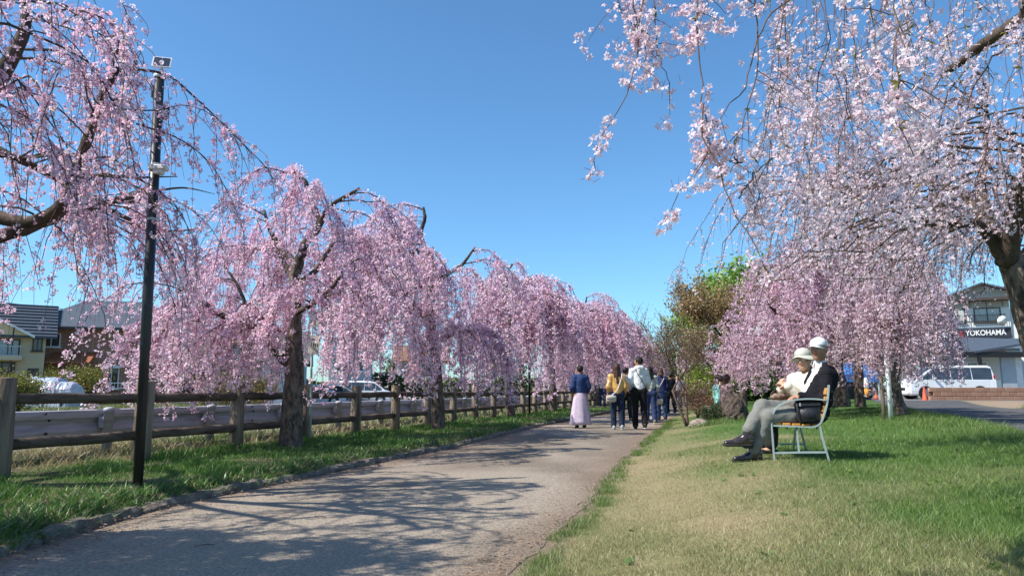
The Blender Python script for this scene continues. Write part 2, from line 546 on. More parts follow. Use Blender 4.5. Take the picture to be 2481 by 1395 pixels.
# ------------------------------------------------------------------ kerb, fence, guard rail
kerb = MB()
yy = 21.5
kerb_pts = [(float(XL(y)) - .06, y, .045) for y in np.linspace(21.6, 60, 40)]
kerb.tube(kerb_pts, .065, 6)
ko = kerb.build('kerb', M['kerb'], None, True)
tag(ko, kind='structure')
rg = np.random.default_rng(3)
y = 1.6
while y < 21.4:
    L = rg.uniform(.48, .66)
    x0, x1 = float(XL(y)), float(XL(y + L))
    n = 7
    b = MB()
    V = []
    for i in range(n):
        u = i / (n - 1)
        cx = x0 + (x1 - x0) * u; cy = y + .008 + (L - .016) * u
        for (dx, dz) in ((.0, -.03), (0, .035), (-.025, .064), (-.10, .068), (-.125, .03), (-.125, -.03)):
            j = rg.uniform(-.012, .012, 3)
            V.append((cx + dx + j[0], cy + j[1] * .4, dz + j[2] + .012 * math.sin(y * 3)))
    F = [tuple(range(5, -1, -1)), tuple((n - 1) * 6 + k for k in range(6))]
    for i in range(n - 1):
        for k in range(6):
            F.append((i * 6 + k, i * 6 + (k + 1) % 6, (i + 1) * 6 + (k + 1) % 6, (i + 1) * 6 + k))
    b.add(V, F)
    b.build('kerb_stone', M['kerb'], ko)
    y += L

FS = 1.71
def fpos(n):
    d = FS * (n + 4.1)
    return np.array([float(XF(d)), d, 0.0])
fence = thing('log_fence', 'weathered two rail log fence running along the left verge of the path', 'fence', (fpos(0)[0], fpos(0)[1], .05))
nposts = list(range(-2, 25))
for n in nposts:
    p = fpos(n); g0 = .1
    rr = rg.uniform(.094, .106); top = 1.05 + rg.uniform(-.02, .025)
    b = MB()
    lx, ly = rg.uniform(-.012, .012, 2)
    b.tube([(p[0], p[1], g0 - .2), (p[0] + lx * .3, p[1] + ly * .3, .5), (p[0] + lx, p[1] + ly, top - .012), (p[0] + lx, p[1] + ly, top)],
           [rr * 1.03, rr, rr * .98, rr * .88], 20 if n < 6 else 10, noise=.018, seed=n + 9)
    b.build('post', M['log'], fence, True)
    if n < nposts[-1]:
        q = fpos(n + 1)
        for z in (.865, .43):
            s = .14 if n < 8 else .1
            dv = (q - p); dv /= np.linalg.norm(dv)
            a0 = p + dv * (.06); a1 = q - dv * .06
            k = 7
            pts = [a0 + (a1 - a0) * i / (k - 1) + np.array([rg.uniform(-.004, .004), 0, z + rg.uniform(-.006, .006)]) for i in range(k)]
            b = MB(); b.tube(pts, [.056 + rg.uniform(-.003, .003) for _ in range(k)], 14 if n < 6 else 8, noise=.03, seed=n + 50)
            b.build('rail', M['rail'], fence, True)

# sunken timber edging behind the fence
eb = thing('edging_board', 'dark low timber edging behind the log fence at the foot of the verge', 'edging', (float(XF(8)) - .2, 8, 0))
for i in range(14):
    y0 = 3 + i * 2.4
    b = MB()
    b.tube([(float(XF(y0)) - .24, y0, .0), (float(XF(y0 + 2.38)) - .24, y0 + 2.38, .0)], [.11, .11], 6)
    b.build('board', M['rail'], eb)

# W-beam guard rail
def XG(y): return -8.35 + .279 * y
guard = thing('guard_rail', 'white corrugated steel guard rail on round white posts behind the log fence', 'guard rail', (XG(8.75), 8.75, -.1))
prof = [(0, .70), (.035, .69), (.05, .64), (.045, .60), (.0, .565), (-.012, .53), (.0, .495), (.045, .46), (.05, .42), (.035, .37), (0, .36)]
beamL = 4.0
for i in range(10):
    y0 = 1.0 + i * beamL; y1 = y0 + beamL + .12
    V = []
    for yv, off in ((y0, .0), (y1, .006)):
        for (dx, dz) in prof: V.append((XG(yv) + dx + off, yv, dz + .0))
        for (dx, dz) in prof[::-1]: V.append((XG(yv) + dx + off - .004, yv, dz))
    n = len(prof) * 2
    F = [(k, (k + 1) % n, n + (k + 1) % n, n + k) for k in range(n)] + [tuple(range(n - 1, -1, -1)), tuple(range(n, 2 * n))]
    MB().add(V, F).build('beam', M['white_guard'], guard)
    # bolts where two beams lap
    b = MB()
    for dz, dy in ((.665, .10), (.58, .02), (.42, .06), (.60, -.30)):
        b.box((XG(y1) + .065, y1 - dy, dz), (.03, .03, .03), bev=.006)
    bo = b.build('bolt', M['black'], guard); bo['kind'] = 'stuff'
for i in range(20):
    yv = 1.9 + i * 2.0 - .02
    b = MB(); b.tube([(XG(yv) + .16, yv, -.1), (XG(yv) + .16, yv, .67), (XG(yv) + .16, yv, .675), (XG(yv) + .16, yv, .715), (XG(yv) + .16, yv, .73)], [.062, .062, .072, .070, .03], 14)
    po = b.build('guard_post', M['white_guard'], guard, True)
    b = MB(); b.box((XG(yv) + .085, yv, .53), (.07, .09, .14)); b.build('bracket', M['white_guard'], po)
# rust coloured grime box joint near the first visible post
# ------------------------------------------------------------------ lamp poles
def lamp_pole(base, top, label, solar=True):
    base = np.array(base); top = np.array(top)
    t = thing('lamp_pole', label, 'lamp post', base, group='slim lamp poles in the left verge')
    f = lambda u: base + (top - base) * u
    b = MB(); b.tube([f(-.02), f(.30), f(.302), f(.965)], [.040, .041, .045, .045], 18); b.build('pole', M['post_black'], t, True)
    b = MB(); b.lathe(base + [0, 0, -.02], [(.085, 0), (.085, .03), (.05, .045), (.048, .07)], 16); b.build('base_collar', M['post_black'], t)
    for zz_ in (.31, .60): b = MB(); b.tube([f(zz_), f(zz_ + .006)], .0475, 16); b.build('band', M['steel'] if zz_ > .5 else M['post_black'], t)
    b = MB(); b.lathe(f(.965), [(.052, 0), (.056, .01), (.056, .035), (.03, .05)], 16); b.build('cap', M['steel'], t, True)
    c = f(.965) + np.array([0, 0, .05])
    b = MB(); b.tube([c, c + [0, .0, .03], c + [.01, .03, .09]], .012, 8); b.box(c + [0, .0, .01], (.05, .05, .02)); b.build('mount', M['white'], t)
    # tilted solar panel
    b = MB(); b.box((0, 0, 0), (.17, .14, .014)); b.V = [rot(v, math.radians(64), 0, .25) + c + [.012, 0, .12] for v in b.V]
    pn = b.build('solar_panel', M['white'], t)
    b = MB()
    for i in range(2):
        b.box(((-.038 if i == 0 else .038), 0, .009), (.068, .115, .004))
    b.V = [rot(v, math.radians(64), 0, .25) + c + [.012, 0, .12] for v in b.V]
    b.build('solar_cell', mat('solar_cell', (.03, .035, .06), (.05, .055, .085), 20, .15, spec=.8), pn)
    b = MB(); b.box(f(.875) + [.075, 0, 0], (.05, .07, .14), bev=.008); b.build('control_box', M['black'], t)
    b = MB(); b.box(f(.93) + [-.055, 0, 0], (.018, .04, .12)); b.build('bracket', M['black'], t)
    q = f(.735)
    b = MB(); b.lathe(q, [(.052, -.03), (.055, 0), (.052, .03)], 12); b.box(q + [.05, -.02, -.02], (.16, .1, .05), bev=.012); b.box(q + [.05, -.02, -.06], (.09, .08, .05), bev=.01)
    lf = b.build('lamp_fitting', M['white'], t)
    return t
lamp_pole(G(333, 1190, .10), P(388, 160, 6.75), 'near slim black lamp pole with a small solar panel beside the first fence posts')
b0 = G(1283, 1004, .1)
lamp_pole(b0, P(1281, 690, b0[1]), 'far slim black lamp pole half hidden among blossom down the path')

# ------------------------------------------------------------------ signs
pale = mat('sign_face', (.62, .60, .52), (.52, .50, .43), 6, .6)
dark = mat('sign_ink', (.07, .065, .06), (.1, .09, .08), 6, .7)
red = mat('sign_red', (.6, .03, .03), (.5, .03, .03), 6, .6)
blue = mat('sign_blue', (.04, .1, .4), (.03, .08, .3), 6, .6)
Ysg = 11.75
sp = P(752, 1078, Ysg); st = P(757, 735, Ysg)
sg = thing('sign_post', 'grey steel sign post with two pale notice plates beside the nearest full trunk', 'sign', (sp[0], sp[1], .05))
MB().tube([(sp[0], sp[1], -.05), (st[0] * .5 + sp[0] * .5, Ysg, 1.2), st], .017, 10).build('pole', M['steel'], sg, True)
def plate(px, py, w, h, tilt, nm, marks):
    c = P(px, py, Ysg - .03)
    b = MB(); b.box((0, 0, 0), (w, .006, h), bev=.002); b.V = [rot(v, 0, tilt, 0) + c for v in b.V]
    po = b.build(nm, pale, sg)
    for (x, z, a, d, mm) in marks:
        b = MB(); b.box((x, -.0045, z), (a, .003, d)); b.V = [rot(v, 0, tilt, 0) + c for v in b.V]
        b.build('print', mm, po)
plate(765, 772, .17, .26, math.radians(7), 'notice_plate', [(0, .09, .11, .03, dark), (.03, .02, .05, .05, blue), (-.03, -.05, .07, .02, dark)])
plate(762, 835, .17, .30, math.radians(9), 'notice_plate', [(0, .085, .13, .022, dark)] + [(-.052 + .034 * k, .0, .014, .055, dark) for k in range(4)])

# ------------------------------------------------------------------ houses on the left
M['brickwall'] = mat_brick('brickwall', (.34, .15, .10), (.26, .11, .075), (.40, .29, .22), .42, .14, .018)
M['cream'] = mat('cream_wall', (.56, .46, .31), (.50, .41, .27), 1.2, .85, stretch=(1, 1, 4))
M['cream2'] = mat('cream_wall_pale', (.66, .55, .36), (.60, .49, .32), 1.2, .85)
M['tan'] = mat('tan_wall', (.42, .34, .24), (.36, .29, .2), 1.2, .85)
M['greyblue'] = mat('grey_wall', (.42, .45, .47), (.36, .39, .41), 1.2, .85)
M['white_wall'] = mat('white_wall', (.70, .70, .67), (.62, .62, .6), 1.2, .8)
M['roofblue'] = mat('roof_blue', (.05, .065, .085), (.085, .1, .125), 3, .6, .4, 14, (1, 8, 8))
M['roofgreen'] = mat('roof_green', (.075, .09, .08), (.12, .13, .115), 3, .7, .4, 14)
M['roofbrown'] = mat('roof_brown', (.17, .09, .055), (.24, .13, .08), 3, .7, .4, 14)
M['roofrust'] = mat('roof_rust', (.36, .12, .05), (.28, .09, .04), 2, .7, .3, 10)
M['trim_dark'] = mat('trim_dark', (.05, .035, .03), (.07, .05, .04), 5, .6)

def window(parent, x, yf, z, w, h, frame='white', nv=1, glass='curtain', sill=True):
    """a framed window on a wall facing the path; yf is the wall face"""
    fm = M['white'] if frame == 'white' else M['trim_dark']
    t = .07
    b = MB()
    b.box((x, yf - .03, z + h / 2 - t / 2), (w, .1, t)); b.box((x, yf - .03, z - h / 2 + t / 2), (w, .1, t))
    b.box((x - w / 2 + t / 2, yf - .03, z), (t, .096, h - 2 * t)); b.box((x + w / 2 - t / 2, yf - .03, z), (t, .096, h - 2 * t))
    for k in range(nv):
        b.box((x - w / 2 + w * (k + 1) / (nv + 1), yf - .03, z), (.055, .09, h - 2 * t))
    if sill: b.box((x, yf - .07, z - h / 2 - .035), (w + .16, .2, .07))
    wo_ = b.build('window', fm, parent)
    pw = (w - 2 * t) / (nv + 1)
    for k in range(nv + 1):
        b = MB(); b.box((x - w / 2 + t + pw * (k + .5), yf - .006, z), (pw - .06, .03, h - 2 * t))
        b.build('pane', M['glass'] if (k % 2 == 0 and glass != 'curtain') else M['curtain'] if glass == 'curtain' else M['glass'], wo_)
    return wo_

def hip_roof(b, x0, x1, y0, y1, z, h, over=.6, inset=.33, th=.16):
    x0 -= over; x1 += over; y0 -= over; y1 += over
    dx = (x1 - x0) * inset; ym = (y0 + y1) / 2
    V = [(x0, y0, z), (x1, y0, z), (x1, y1, z), (x0, y1, z), (x0, y0, z + th), (x1, y0, z + th), (x1, y1, z + th), (x0, y1, z + th),
         (x0 + dx, ym, z + h), (x1 - dx, ym, z + h)]
    F = [(3, 2, 1, 0), (0, 1, 5, 4), (1, 2, 6, 5), (2, 3, 7, 6), (3, 0, 4, 7), (4, 5, 9, 8), (6, 7, 8, 9), (5, 6, 9), (7, 4, 8)]
    b.add(V, F)

def gable_roof(b, x0, x1, y0, y1, z, h, over=.5, th=.18, axis=1):
    """ridge runs along y when axis=1 (the gable faces the path), else along x"""
    if axis == 1:
        xm = (x0 + x1) / 2; sl = h / (xm - x0)
        for sgn, xe in ((-1, x0 - over), (1, x1 + over)):
            ze = z - over * sl
            poly = [(xe, ze), (xm, z + h), (xm, z + h + th), (xe, ze + th)]
            if sgn > 0: poly = poly[::-1]
            b.prism(poly[::-1], 1, y0 - over, y1 + over)
    else:
        ym = (y0 + y1) / 2; sl = h / (ym - y0)
        for ye in (y0 - over, y1 + over):
            ze = z - over * sl
            b.prism([(ye, ze), (ym, z + h), (ym, z + h + th), (ye, ze + th)], 0, x0 - over, x1 + over)

def railing(parent, x0, x1, y, z0, z1, m, pitch=.16, name='railing'):
    b = MB()
    b.box(((x0 + x1) / 2, y, z1), (x1 - x0, .05, .05)); b.box(((x0 + x1) / 2, y, z0 + .05), (x1 - x0, .045, .05))
    ro = b.build(name, m, parent)
    b = MB()
    for x in np.arange(x0, x1 + .01, pitch): b.box((x, y, (z0 + z1) / 2 + .03), (.025, .025, z1 - z0 - .06))
    o = b.build('bar', m, ro); o['kind'] = 'stuff'
    return ro

def walls(parent, x0, x1, y0, y1, z0, z1, m, name='wall'):
    b = MB(); b.box(((x0 + x1) / 2, (y0 + y1) / 2, (z0 + z1) / 2), (x1 - x0, y1 - y0, z1 - z0)); return b.build(name, m, parent)

# brick house with the dark hipped roof
Y = 50.0
X0, X1 = P(93, 900, Y)[0], P(398, 900, Y)[0]
bh = thing('brick_house', 'red brick two storey house with dark blue hipped roof and rust coloured porch roof', 'house', ((X0 + X1) / 2, Y + 4, 0))
zt = P(200, 800, Y)[2]
walls(bh, X0, X1, Y, Y + 8, -.1, zt, M['brickwall'])
b = MB(); hip_roof(b, X0, X1, Y, Y + 8, zt, 2.5, .75, .30); b.build('roof', M['roofblue'], bh)
b = MB(); b.box(((X0 + X1) / 2, Y - .79, zt + .06), (X1 - X0 + 1.5, .1, .14)); b.build('gutter', M['trim_dark'], bh)
def zz(py, Yv=Y): return P(0, py, Yv)[2]
def xx(px, Yv=Y): return P(px, 850, Yv)[0]
window(bh, xx(139), Y, zz(826), 1.1, .95, nv=1, glass='g')
window(bh, xx(285), Y, zz(828), .8, .9, nv=1, glass='g')
window(bh, xx(383), Y, zz(826), .7, .9, nv=0, glass='g')
window(bh, xx(111), Y, zz(902), .85, .62, nv=1, glass='g')
window(bh, xx(272), Y, zz(913), .95, 1.6, nv=1, glass='g')
b = MB(); b.box((xx(272), Y - .2, zz(889)), (1.15, .5, .14)); b.build('awning', M['white'], bh)
window(bh, xx(345), Y, zz(905), .8, 1.0, nv=1, glass='g', frame='d')
b = MB(); b.prism([(Y, zz(853)), (Y - 1.9, zz(880)), (Y - 1.9, zz(882)), (Y, zz(860))], 0, xx(146), xx(236)); b.build('porch_roof', M['roofrust'], bh)
for px in (150, 232):
    MB().box((xx(px), Y - 1.7, .85), (.13, .13, 2.3)).build('porch_post', M['trim_dark'], bh)
b = MB(); b.box((xx(190), Y - .02, 1.1), (1.0, .06, 2.1)); b.build('door', M['trim_dark'], bh)
railing(bh, xx(182), xx(335), Y - 2.2, zz(942, 47.8), zz(927, 47.8), M['white'], .2)
b = MB(); b.tube([(xx(331), Y - .08, 0), (xx(331), Y - .08, zt)], .05, 6); b.build('drainpipe', M['white'], bh)

# cream house at the far left, gable towards the path, with a balcony
Y2 = 46.0
def x2(px): return P(px, 850, Y2)[0]
def z2(py): return P(0, py, Y2)[2]
ch = thing('cream_house', 'cream two storey house with blue tiled roof and railed balcony at the far left', 'house', (x2(20), Y2 + 4, 0))
walls(ch, x2(-160), x2(95), Y2, Y2 + 8, -.1, z2(806), M['cream'])
gx0, gx1 = x2(-120), x2(58)
b = MB(); b.prism([(gx0, z2(812)), (gx1, z2(812)), ((gx0 + gx1) / 2, z2(765))], 1, Y2 - .6, Y2 + .4); b.build('gable', M['cream2'], ch)
b = MB(); gable_roof(b, gx0, gx1, Y2 - .6, Y2 + 3, z2(812), z2(765) - z2(812), .35, .16); b.build('gable_roof', M['white'], ch)
b = MB(); gable_roof(b, x2(-160), x2(95), Y2, Y2 + 8, z2(806), 2.1, .6, .16, 0)
rf = b.build('roof', M['roofblue'], ch)
for k in range(10):   # tile courses
    u = (k + .5) / 10
    b = MB(); b.box(((x2(-160) + x2(95)) / 2, Y2 - .6 + 4.6 * u, z2(806) - .31 + 2.41 * u + .2), (x2(95) - x2(-160) + 1.2, .1, .07))
    b.build('tile_course', M['roofblue'], rf)
window(ch, x2(18), Y2, z2(842), 1.3, 1.1, frame='d', nv=1)
window(ch, x2(78), Y2, z2(832), .55, .85, frame='d', nv=1, glass='c2')
window(ch, x2(74), Y2, z2(905), .6, .7, frame='d', nv=1, glass='c2')
window(ch, x2(10), Y2, z2(900), 1.4, 1.2, frame='d', nv=1, glass='g')
b = MB(); b.box((x2(-30), Y2 - .55, z2(868)), (x2(48) - x2(-110), 1.1, .28)); b.build('balcony', M['cream'], ch)
railing(ch, x2(-110), x2(48), Y2 - 1.05, z2(864), z2(840), M['steel'], .14)
b = MB(); b.tube([(x2(28), Y2 - 1.0, 0), (x2(28), Y2 - 1.0, z2(795))], .05, 6); b.build('drainpipe', M['trim_dark'], ch)

def simple_house(label, px0, px1, pe, pr, Yh, wm, rm, axis=1, wins=(), depth=7, kind='house', name='house', ph=.16):
    x0, x1 = P(px0, 850, Yh)[0], P(px1, 850, Yh)[0]
    ze, zr = P(0, pe, Yh)[2], P(0, pr, Yh)[2]
    h = thing(name, label, kind, ((x0 + x1) / 2, Yh + depth / 2, 0))
    walls(h, x0, x1, Yh, Yh + depth, -.1, ze, wm)
    if axis == 1:
        b = MB(); b.prism([(x0, ze), (x1, ze), ((x0 + x1) / 2, zr)], 1, Yh, Yh + depth); b.build('gable', wm, h)
    b = MB(); gable_roof(b, x0, x1, Yh, Yh + depth, ze, zr - ze, .45, ph, axis); b.build('roof', rm, h)
    for (px, py, w, hh, fr) in wins:
        window(h, P(px, 850, Yh)[0], Yh, P(0, py, Yh)[2], w, hh, frame=fr, nv=1 if w > .6 else 0, glass='g')
    return h
h3 = simple_house('pale yellow gabled house with white verge boards and small square windows', 404, 520, 838, 778, 52, M['cream2'], M['white'], 1,
                  [(424, 853, .5, .6, 'white'), (452, 872, .55, .8, 'white'), (500, 870, .6, .8, 'white'), (440, 925, .8, 1.7, 'white'), (490, 920, 1.0, 1.0, 'd')])
b = MB(); b.prism([(52, P(0, 896, 52)[2]), (50.6, P(0, 903, 52)[2]), (50.6, P(0, 906, 52)[2]), (52, P(0, 902, 52)[2])], 0, P(408, 850, 52)[0], P(520, 850, 52)[0]); b.build('porch_roof', M['trim_dark'], h3)
railing(h3, P(408, 850, 50)[0], P(560, 850, 50)[0], 50, 0.1, 1.0, M['greyblue'], .25)
others = [simple_house('tan house with brown roof behind the pale yellow gabled house', 522, 640, 830, 790, 58, M['tan'], M['roofbrown'], 0,
             [(560, 860, 1.2, 1.0, 'white'), (610, 860, .9, 1.0, 'white'), (590, 915, 1.4, 1.3, 'd')]),
simple_house('grey green roofed house seen behind the nearest full tree trunk', 640, 735, 870, 798, 48, M['greyblue'], M['roofgreen'], 0,
             [(670, 900, .8, .8, 'white'), (715, 900, .8, .8, 'white')]),
simple_house('pale blue grey house behind the blossom with white parked cars before it', 800, 900, 860, 815, 62, M['greyblue'], M['roofblue'], 0,
             [(830, 885, 1.2, 1.0, 'white'), (870, 885, 1.0, 1.0, 'white')]),
simple_house('white walled house far down the road between blossom trees', 960, 1080, 872, 835, 80, M['white_wall'], M['roofbrown'], 0,
             [(990, 895, 1.6, 1.2, 'd'), (1040, 895, 1.6, 1.2, 'd')])]

# the houses turn their fronts towards the path
def turn(o, pivot, ang):
    c_, s_ = math.cos(ang), math.sin(ang); dx, dy = o.location.x - pivot[0], o.location.y - pivot[1]
    o.location.x = pivot[0] + c_ * dx - s_ * dy; o.location.y = pivot[1] + s_ * dx + c_ * dy
    o.rotation_euler.z += ang
for o_, k_ in ((bh, .62), (ch, .95), (h3, .8)) + tuple((h_, .8) for h_ in others):
    pv = (o_.location.x, o_.location.y - (4 if o_ in (bh, ch) else 3.5))
    turn(o_, pv, -math.atan2(pv[0], pv[1]) * k_)

# power line far left
pl = thing('power_line', 'thin overhead wires crossing the sky above the far left house', 'power line', (-52, 60, 0))
for (py0, py1, m_) in ((722, 755, 0), (731, 768, 0)):
    a0 = P(-420, py0 - 60, 60); a1 = P(640, py1 + 15, 75)
    pts = [a0 + (a1 - a0) * u + np.array([0, 0, -2.2 * 4 * u * (1 - u) * .5]) for u in np.linspace(0, 1, 14)]
    MB().tube(pts, .035, 5).build('wire', M['black'], pl)
for q in (P(-420, 640, 60), P(640, 760, 75)):
    MB().tube([(q[0], q[1], -.1), (q[0], q[1], q[2] + .6)], .16, 8).build('pole', M['greyblue'], pl)

# ------------------------------------------------------------------ vehicles
M['paint_white'] = mat('paint_white', (.80, .80, .80), (.77, .77, .78), 2, .25, coat=.6)
M['paint_silver'] = mat('paint_silver', (.42, .44, .46), (.38, .40, .42), 2, .25, metallic=.4, coat=.6)
M['paint_dark'] = mat('paint_dark', (.02, .022, .028), (.03, .03, .035), 2, .2, coat=.6)
M['tyre'] = mat('tyre', (.02, .02, .02), (.03, .03, .03), 30, .85)
M['rim'] = mat('rim', (.45, .46, .47), (.3, .3, .31), 12, .3, metallic=.8)
M['lamp_red'] = mat('lamp_red', (.45, .01, .02), (.35, .01, .02), 8, .2)
M['lamp_clear'] = mat('lamp_clear', (.6, .62, .65), (.4, .42, .45), 12, .12, spec=.8)

def car(label, loc, heading, L=4.6, W=1.75, H=1.85, paint='paint_white', style='van', group=None, detail=True):
    """x forward; loc is the middle of the car on the ground"""
    t = thing('parked_car', label, 'car', loc, heading, group)
    if style == 'van':
        up = [(-.5, .55, .98), (-.485, .78, .97), (-.47, .98, .97), (-.44, 1., .96), (-.1, 1.0, .97), (.1, .985, .97), (.2, .955, .96), (.40, .60, .98), (.47, .53, .96), (.495, .44, .9), (.5, .32, .86)]
        belt = .58
    else:
        up = [(-.5, .5, .9), (-.49, .62, .95), (-.42, .70, .97), (-.30, .94, .93), (-.12, 1., .9), (.05, .98, .9), (.22, .68, .96), (.40, .60, .97), (.47, .52, .93), (.495, .42, .88), (.5, .32, .84)]
        belt = .64
    # stations along the length: roof height above, section with tumblehome
    st = []
    for (u, h, w) in up: st.append((u * L, h * H, w * W / 2))
    V = []; n = 12
    zs = .17 * H / 1.5
    for (x, zt_, hw) in st:
        zb = min(belt * H, zt_)
        inner = hw - max(0, (zt_ - belt * H)) * .22 - .02
        zl = zs + (.08 if abs(x) > L * .48 else 0)
        ring = [(hw - .1, zl), (hw - .02, zl + .08), (hw, zl + .25 if zt_ > zl + .3 else zt_ * .8), (hw - .005, zb - .03), (max(inner, .3) + .02, max(zt_ - .06, zb - .02)), (max(inner, .3) * .82, zt_)]
        full = ring + [(-a, b_) for a, b_ in ring[::-1]]
        for (a, b_) in full: V.append((x, a, b_))
    F = [tuple(range(n)), tuple((len(st) - 1) * n + k for k in range(n - 1, -1, -1))]
    for i in range(len(st) - 1):
        for k in range(n):
            F.append((i * n + k, i * n + (k + 1) % n, (i + 1) * n + (k + 1) % n, (i + 1) * n + k)[::-1])
    def bl(mb_, name, m, par, smooth=False):
        V_ = np.concatenate(mb_.V)
        o = link(name, make_mesh(name, V_, mb_.F, m, None, smooth), par); ROOT[o.name] = ROOT[t.name]; return o
    b = MB().add(V, F); body = bl(b, 'body', M[paint], t)
    # side glass, windscreen, rear screen: thin slabs a little proud of the body
    roof = lambda x: np.interp(x, [s[0] for s in st], [s[1] for s in st])
    hwf = lambda x: np.interp(x, [s[0] for s in st], [s[2] for s in st])
    def side_glass(xa, xb, sgn):
        xs = np.linspace(xa, xb, 5)
        Vv = []
        for x in xs:
            z0 = belt * H + .0; z1 = max(roof(x) - .12, z0 + .01)
            hw0 = hwf(x) - .02 + .012; hw1 = hwf(x) - (z1 - belt * H) * .22 - .02 + .03
            for (a, zq) in ((hw0, z0), (hw1, z1)):
                Vv += [(x, sgn * a, zq), (x, sgn * (a - .03), zq)]
        Ff = []
        for i in range(len(xs) - 1):
            o = i * 4
            Ff += [(o, o + 4, o + 6, o + 2), (o + 1, o + 3, o + 7, o + 5), (o + 2, o + 6, o + 7, o + 3), (o, o + 1, o + 5, o + 4)]
        Ff += [(0, 2, 3, 1), (len(Vv) - 4, len(Vv) - 3, len(Vv) - 1, len(Vv) - 2)]
        return MB().add(Vv, Ff)
    if style == 'van': wins = [(-.465, -.24), (-.23, .0), (.01, .21), (.22, .33)]
    else: wins = [(-.33, -.13), (-.12, .06), (.07, .2)]
    for (a0, a1) in wins:
        for sgn in (-1, 1): bl(side_glass(a0 * L, a1 * L, sgn), 'window', M['glass'], t)
    fx = [s for s in up if s[0] > 0.04]
    i0 = 6 if style == 'van' else 5
    (xa, za, wa), (xb, zb_, wb) = st[i0], st[i0 + 1]
    nv_ = np.array([zb_ - za, 0, -(xb - xa)]); nv_ = -nv_ / np.linalg.norm(nv_) * .02
    q = []
    for u in (.06, .94):
        x = xa + (xb - xa) * u; zq = za + (zb_ - za) * u; w_ = (wa + (wb - wa) * u) * (.74 + .12 * u)
        q += [(x + nv_[0], -w_, zq + nv_[2]), (x + nv_[0], w_, zq + nv_[2])]
    q2 = [(a[0] - nv_[0] * 1.5, a[1], a[2] - nv_[2] * 1.5) for a in q]
    bl(MB().add(q + q2, [(0, 2, 3, 1), (4, 5, 7, 6), (0, 1, 5, 4), (2, 6, 7, 3), (0, 4, 6, 2), (1, 3, 7, 5)]), 'windscreen', M['glass'], t)
    for sx in (-1, 1):
        for sy in (-1, 1):
            cx, cy = sx * L * .31, sy * (W / 2 - .09); r = .33 if H > 1.5 else .31
            b = MB(); b.lathe((0, 0, 0), [(r - .05, -.1), (r, -.08), (r, .08), (r - .05, .1)], 20)
            b.V = [rot(v, PI / 2, 0, 0) + (cx, cy, r) for v in b.V]; wh = bl(b, 'wheel', M['tyre'], t, False)
            b = MB(); b.lathe((0, 0, 0), [(r * .66, -.112), (r * .6, .112)], 14); b.V = [rot(v, PI / 2, 0, 0) + (cx, cy, r) for v in b.V]
            rm = bl(b, 'rim', M['rim'], wh)
            # wheel arch
            b = MB(); b.lathe((0, 0, 0), [(r + .06, -.035), (r + .06, .035)], 20); b.V = [rot(v, PI / 2, 0, 0) + (cx, sy * (W / 2 - .02), r + .02) for v in b.V]
            bl(b, 'wheel_arch', M['black'], t)
    for sy in (-1, 1):
        b = MB(); b.box((L * .475, sy * W * .37, H * .40), (.22, .34, .14), bev=.03, rz=-sy * .35); bl(b, 'headlight', M['lamp_clear'], t)
        b = MB(); b.box((-L * .49, sy * W * .44, H * .60), (.12, .14, .42), bev=.03); bl(b, 'tail_light', M['lamp_red'], t)
        b = MB(); b.box((L * .2, sy * (W / 2 + .08), belt * H + .06), (.12, .2, .14), bev=.03); bl(b, 'mirror', M[paint], t)
        for xq in ((-.12 * L, .08 * L)):
            b = MB(); b.box((xq, sy * (W / 2 + .005), belt * H - .14), (.16, .03, .03)); bl(b, 'handle', M['black'], t)
    b = MB(); b.box((L * .498, 0, H * .30), (.05, W * .5, .16), bev=.02); bl(b, 'grille', M['black'], t)
    return t

# left side: tarp covered car and far parked cars
tc_ = P(112, 945, 38)
t = thing('covered_car', 'car wrapped in a crumpled silver grey tarpaulin in front of the brick house', 'car', (tc_[0], 38, -.0))
g = 34; V = []; F = []
for i in range(g):
    for j in range(9):
        u = i / (g - 1) * 2 - 1; a = j / 8 * PI
        x = u * 1.75; sq = (1 - abs(u) ** 5) ** .3
        hh = 1.62 * (0.5 + .5 * sq) * (.9 if u > .5 else 1)
        yy_ = -math.cos(a); ww = .85 * sq ** .6
        zq = hh * abs(math.sin(a)) ** .38
        nz = (vnoise(np.array([x * 5.5 + zq * 2]), np.array([a * 3.]), 5)[0] - .5) * .16 + (vnoise(np.array([x * 13.]), np.array([zq * 6 + a]), 9)[0] - .5) * .09
        V.append((tc_[0] + x, 38 + yy_ * ww * (1 + nz), max(zq * (1 + nz * .5), 0)))
for i in range(g - 1):
    for j in range(8): F.append((i * 9 + j, i * 9 + j + 1, (i + 1) * 9 + j + 1, (i + 1) * 9 + j)[::-1])
F.append(tuple(range(8, -1, -1))); F.append(tuple((g - 1) * 9 + j for j in range(9)))
M['tarp'] = mat('tarp', (.46, .50, .56), (.34, .38, .44), 3, .32, .6, 9, spec=.7)
MB().add(V, F).build('tarpaulin', M['tarp'], t)
MB().tube([(tc_[0] - 1.8, 38 - .93, 1.0), (tc_[0] - .8, 38 - .97, .97), (tc_[0] + .4, 38 - .97, 1.0), (tc_[0] + 1.8, 38 - .93, .98)], .018, 5).build('cord', M['black'], t)
for sx in (-1, 1):
    b = MB(); b.lathe((0, 0, 0), [(.25, -.1), (.3, -.08), (.3, .08), (.25, .1)], 14); b.V = [rot(v, PI / 2) + (tc_[0] + sx * 1.1, 37.3, .29) for v in b.V]; b.build('wheel', M['tyre'], t)
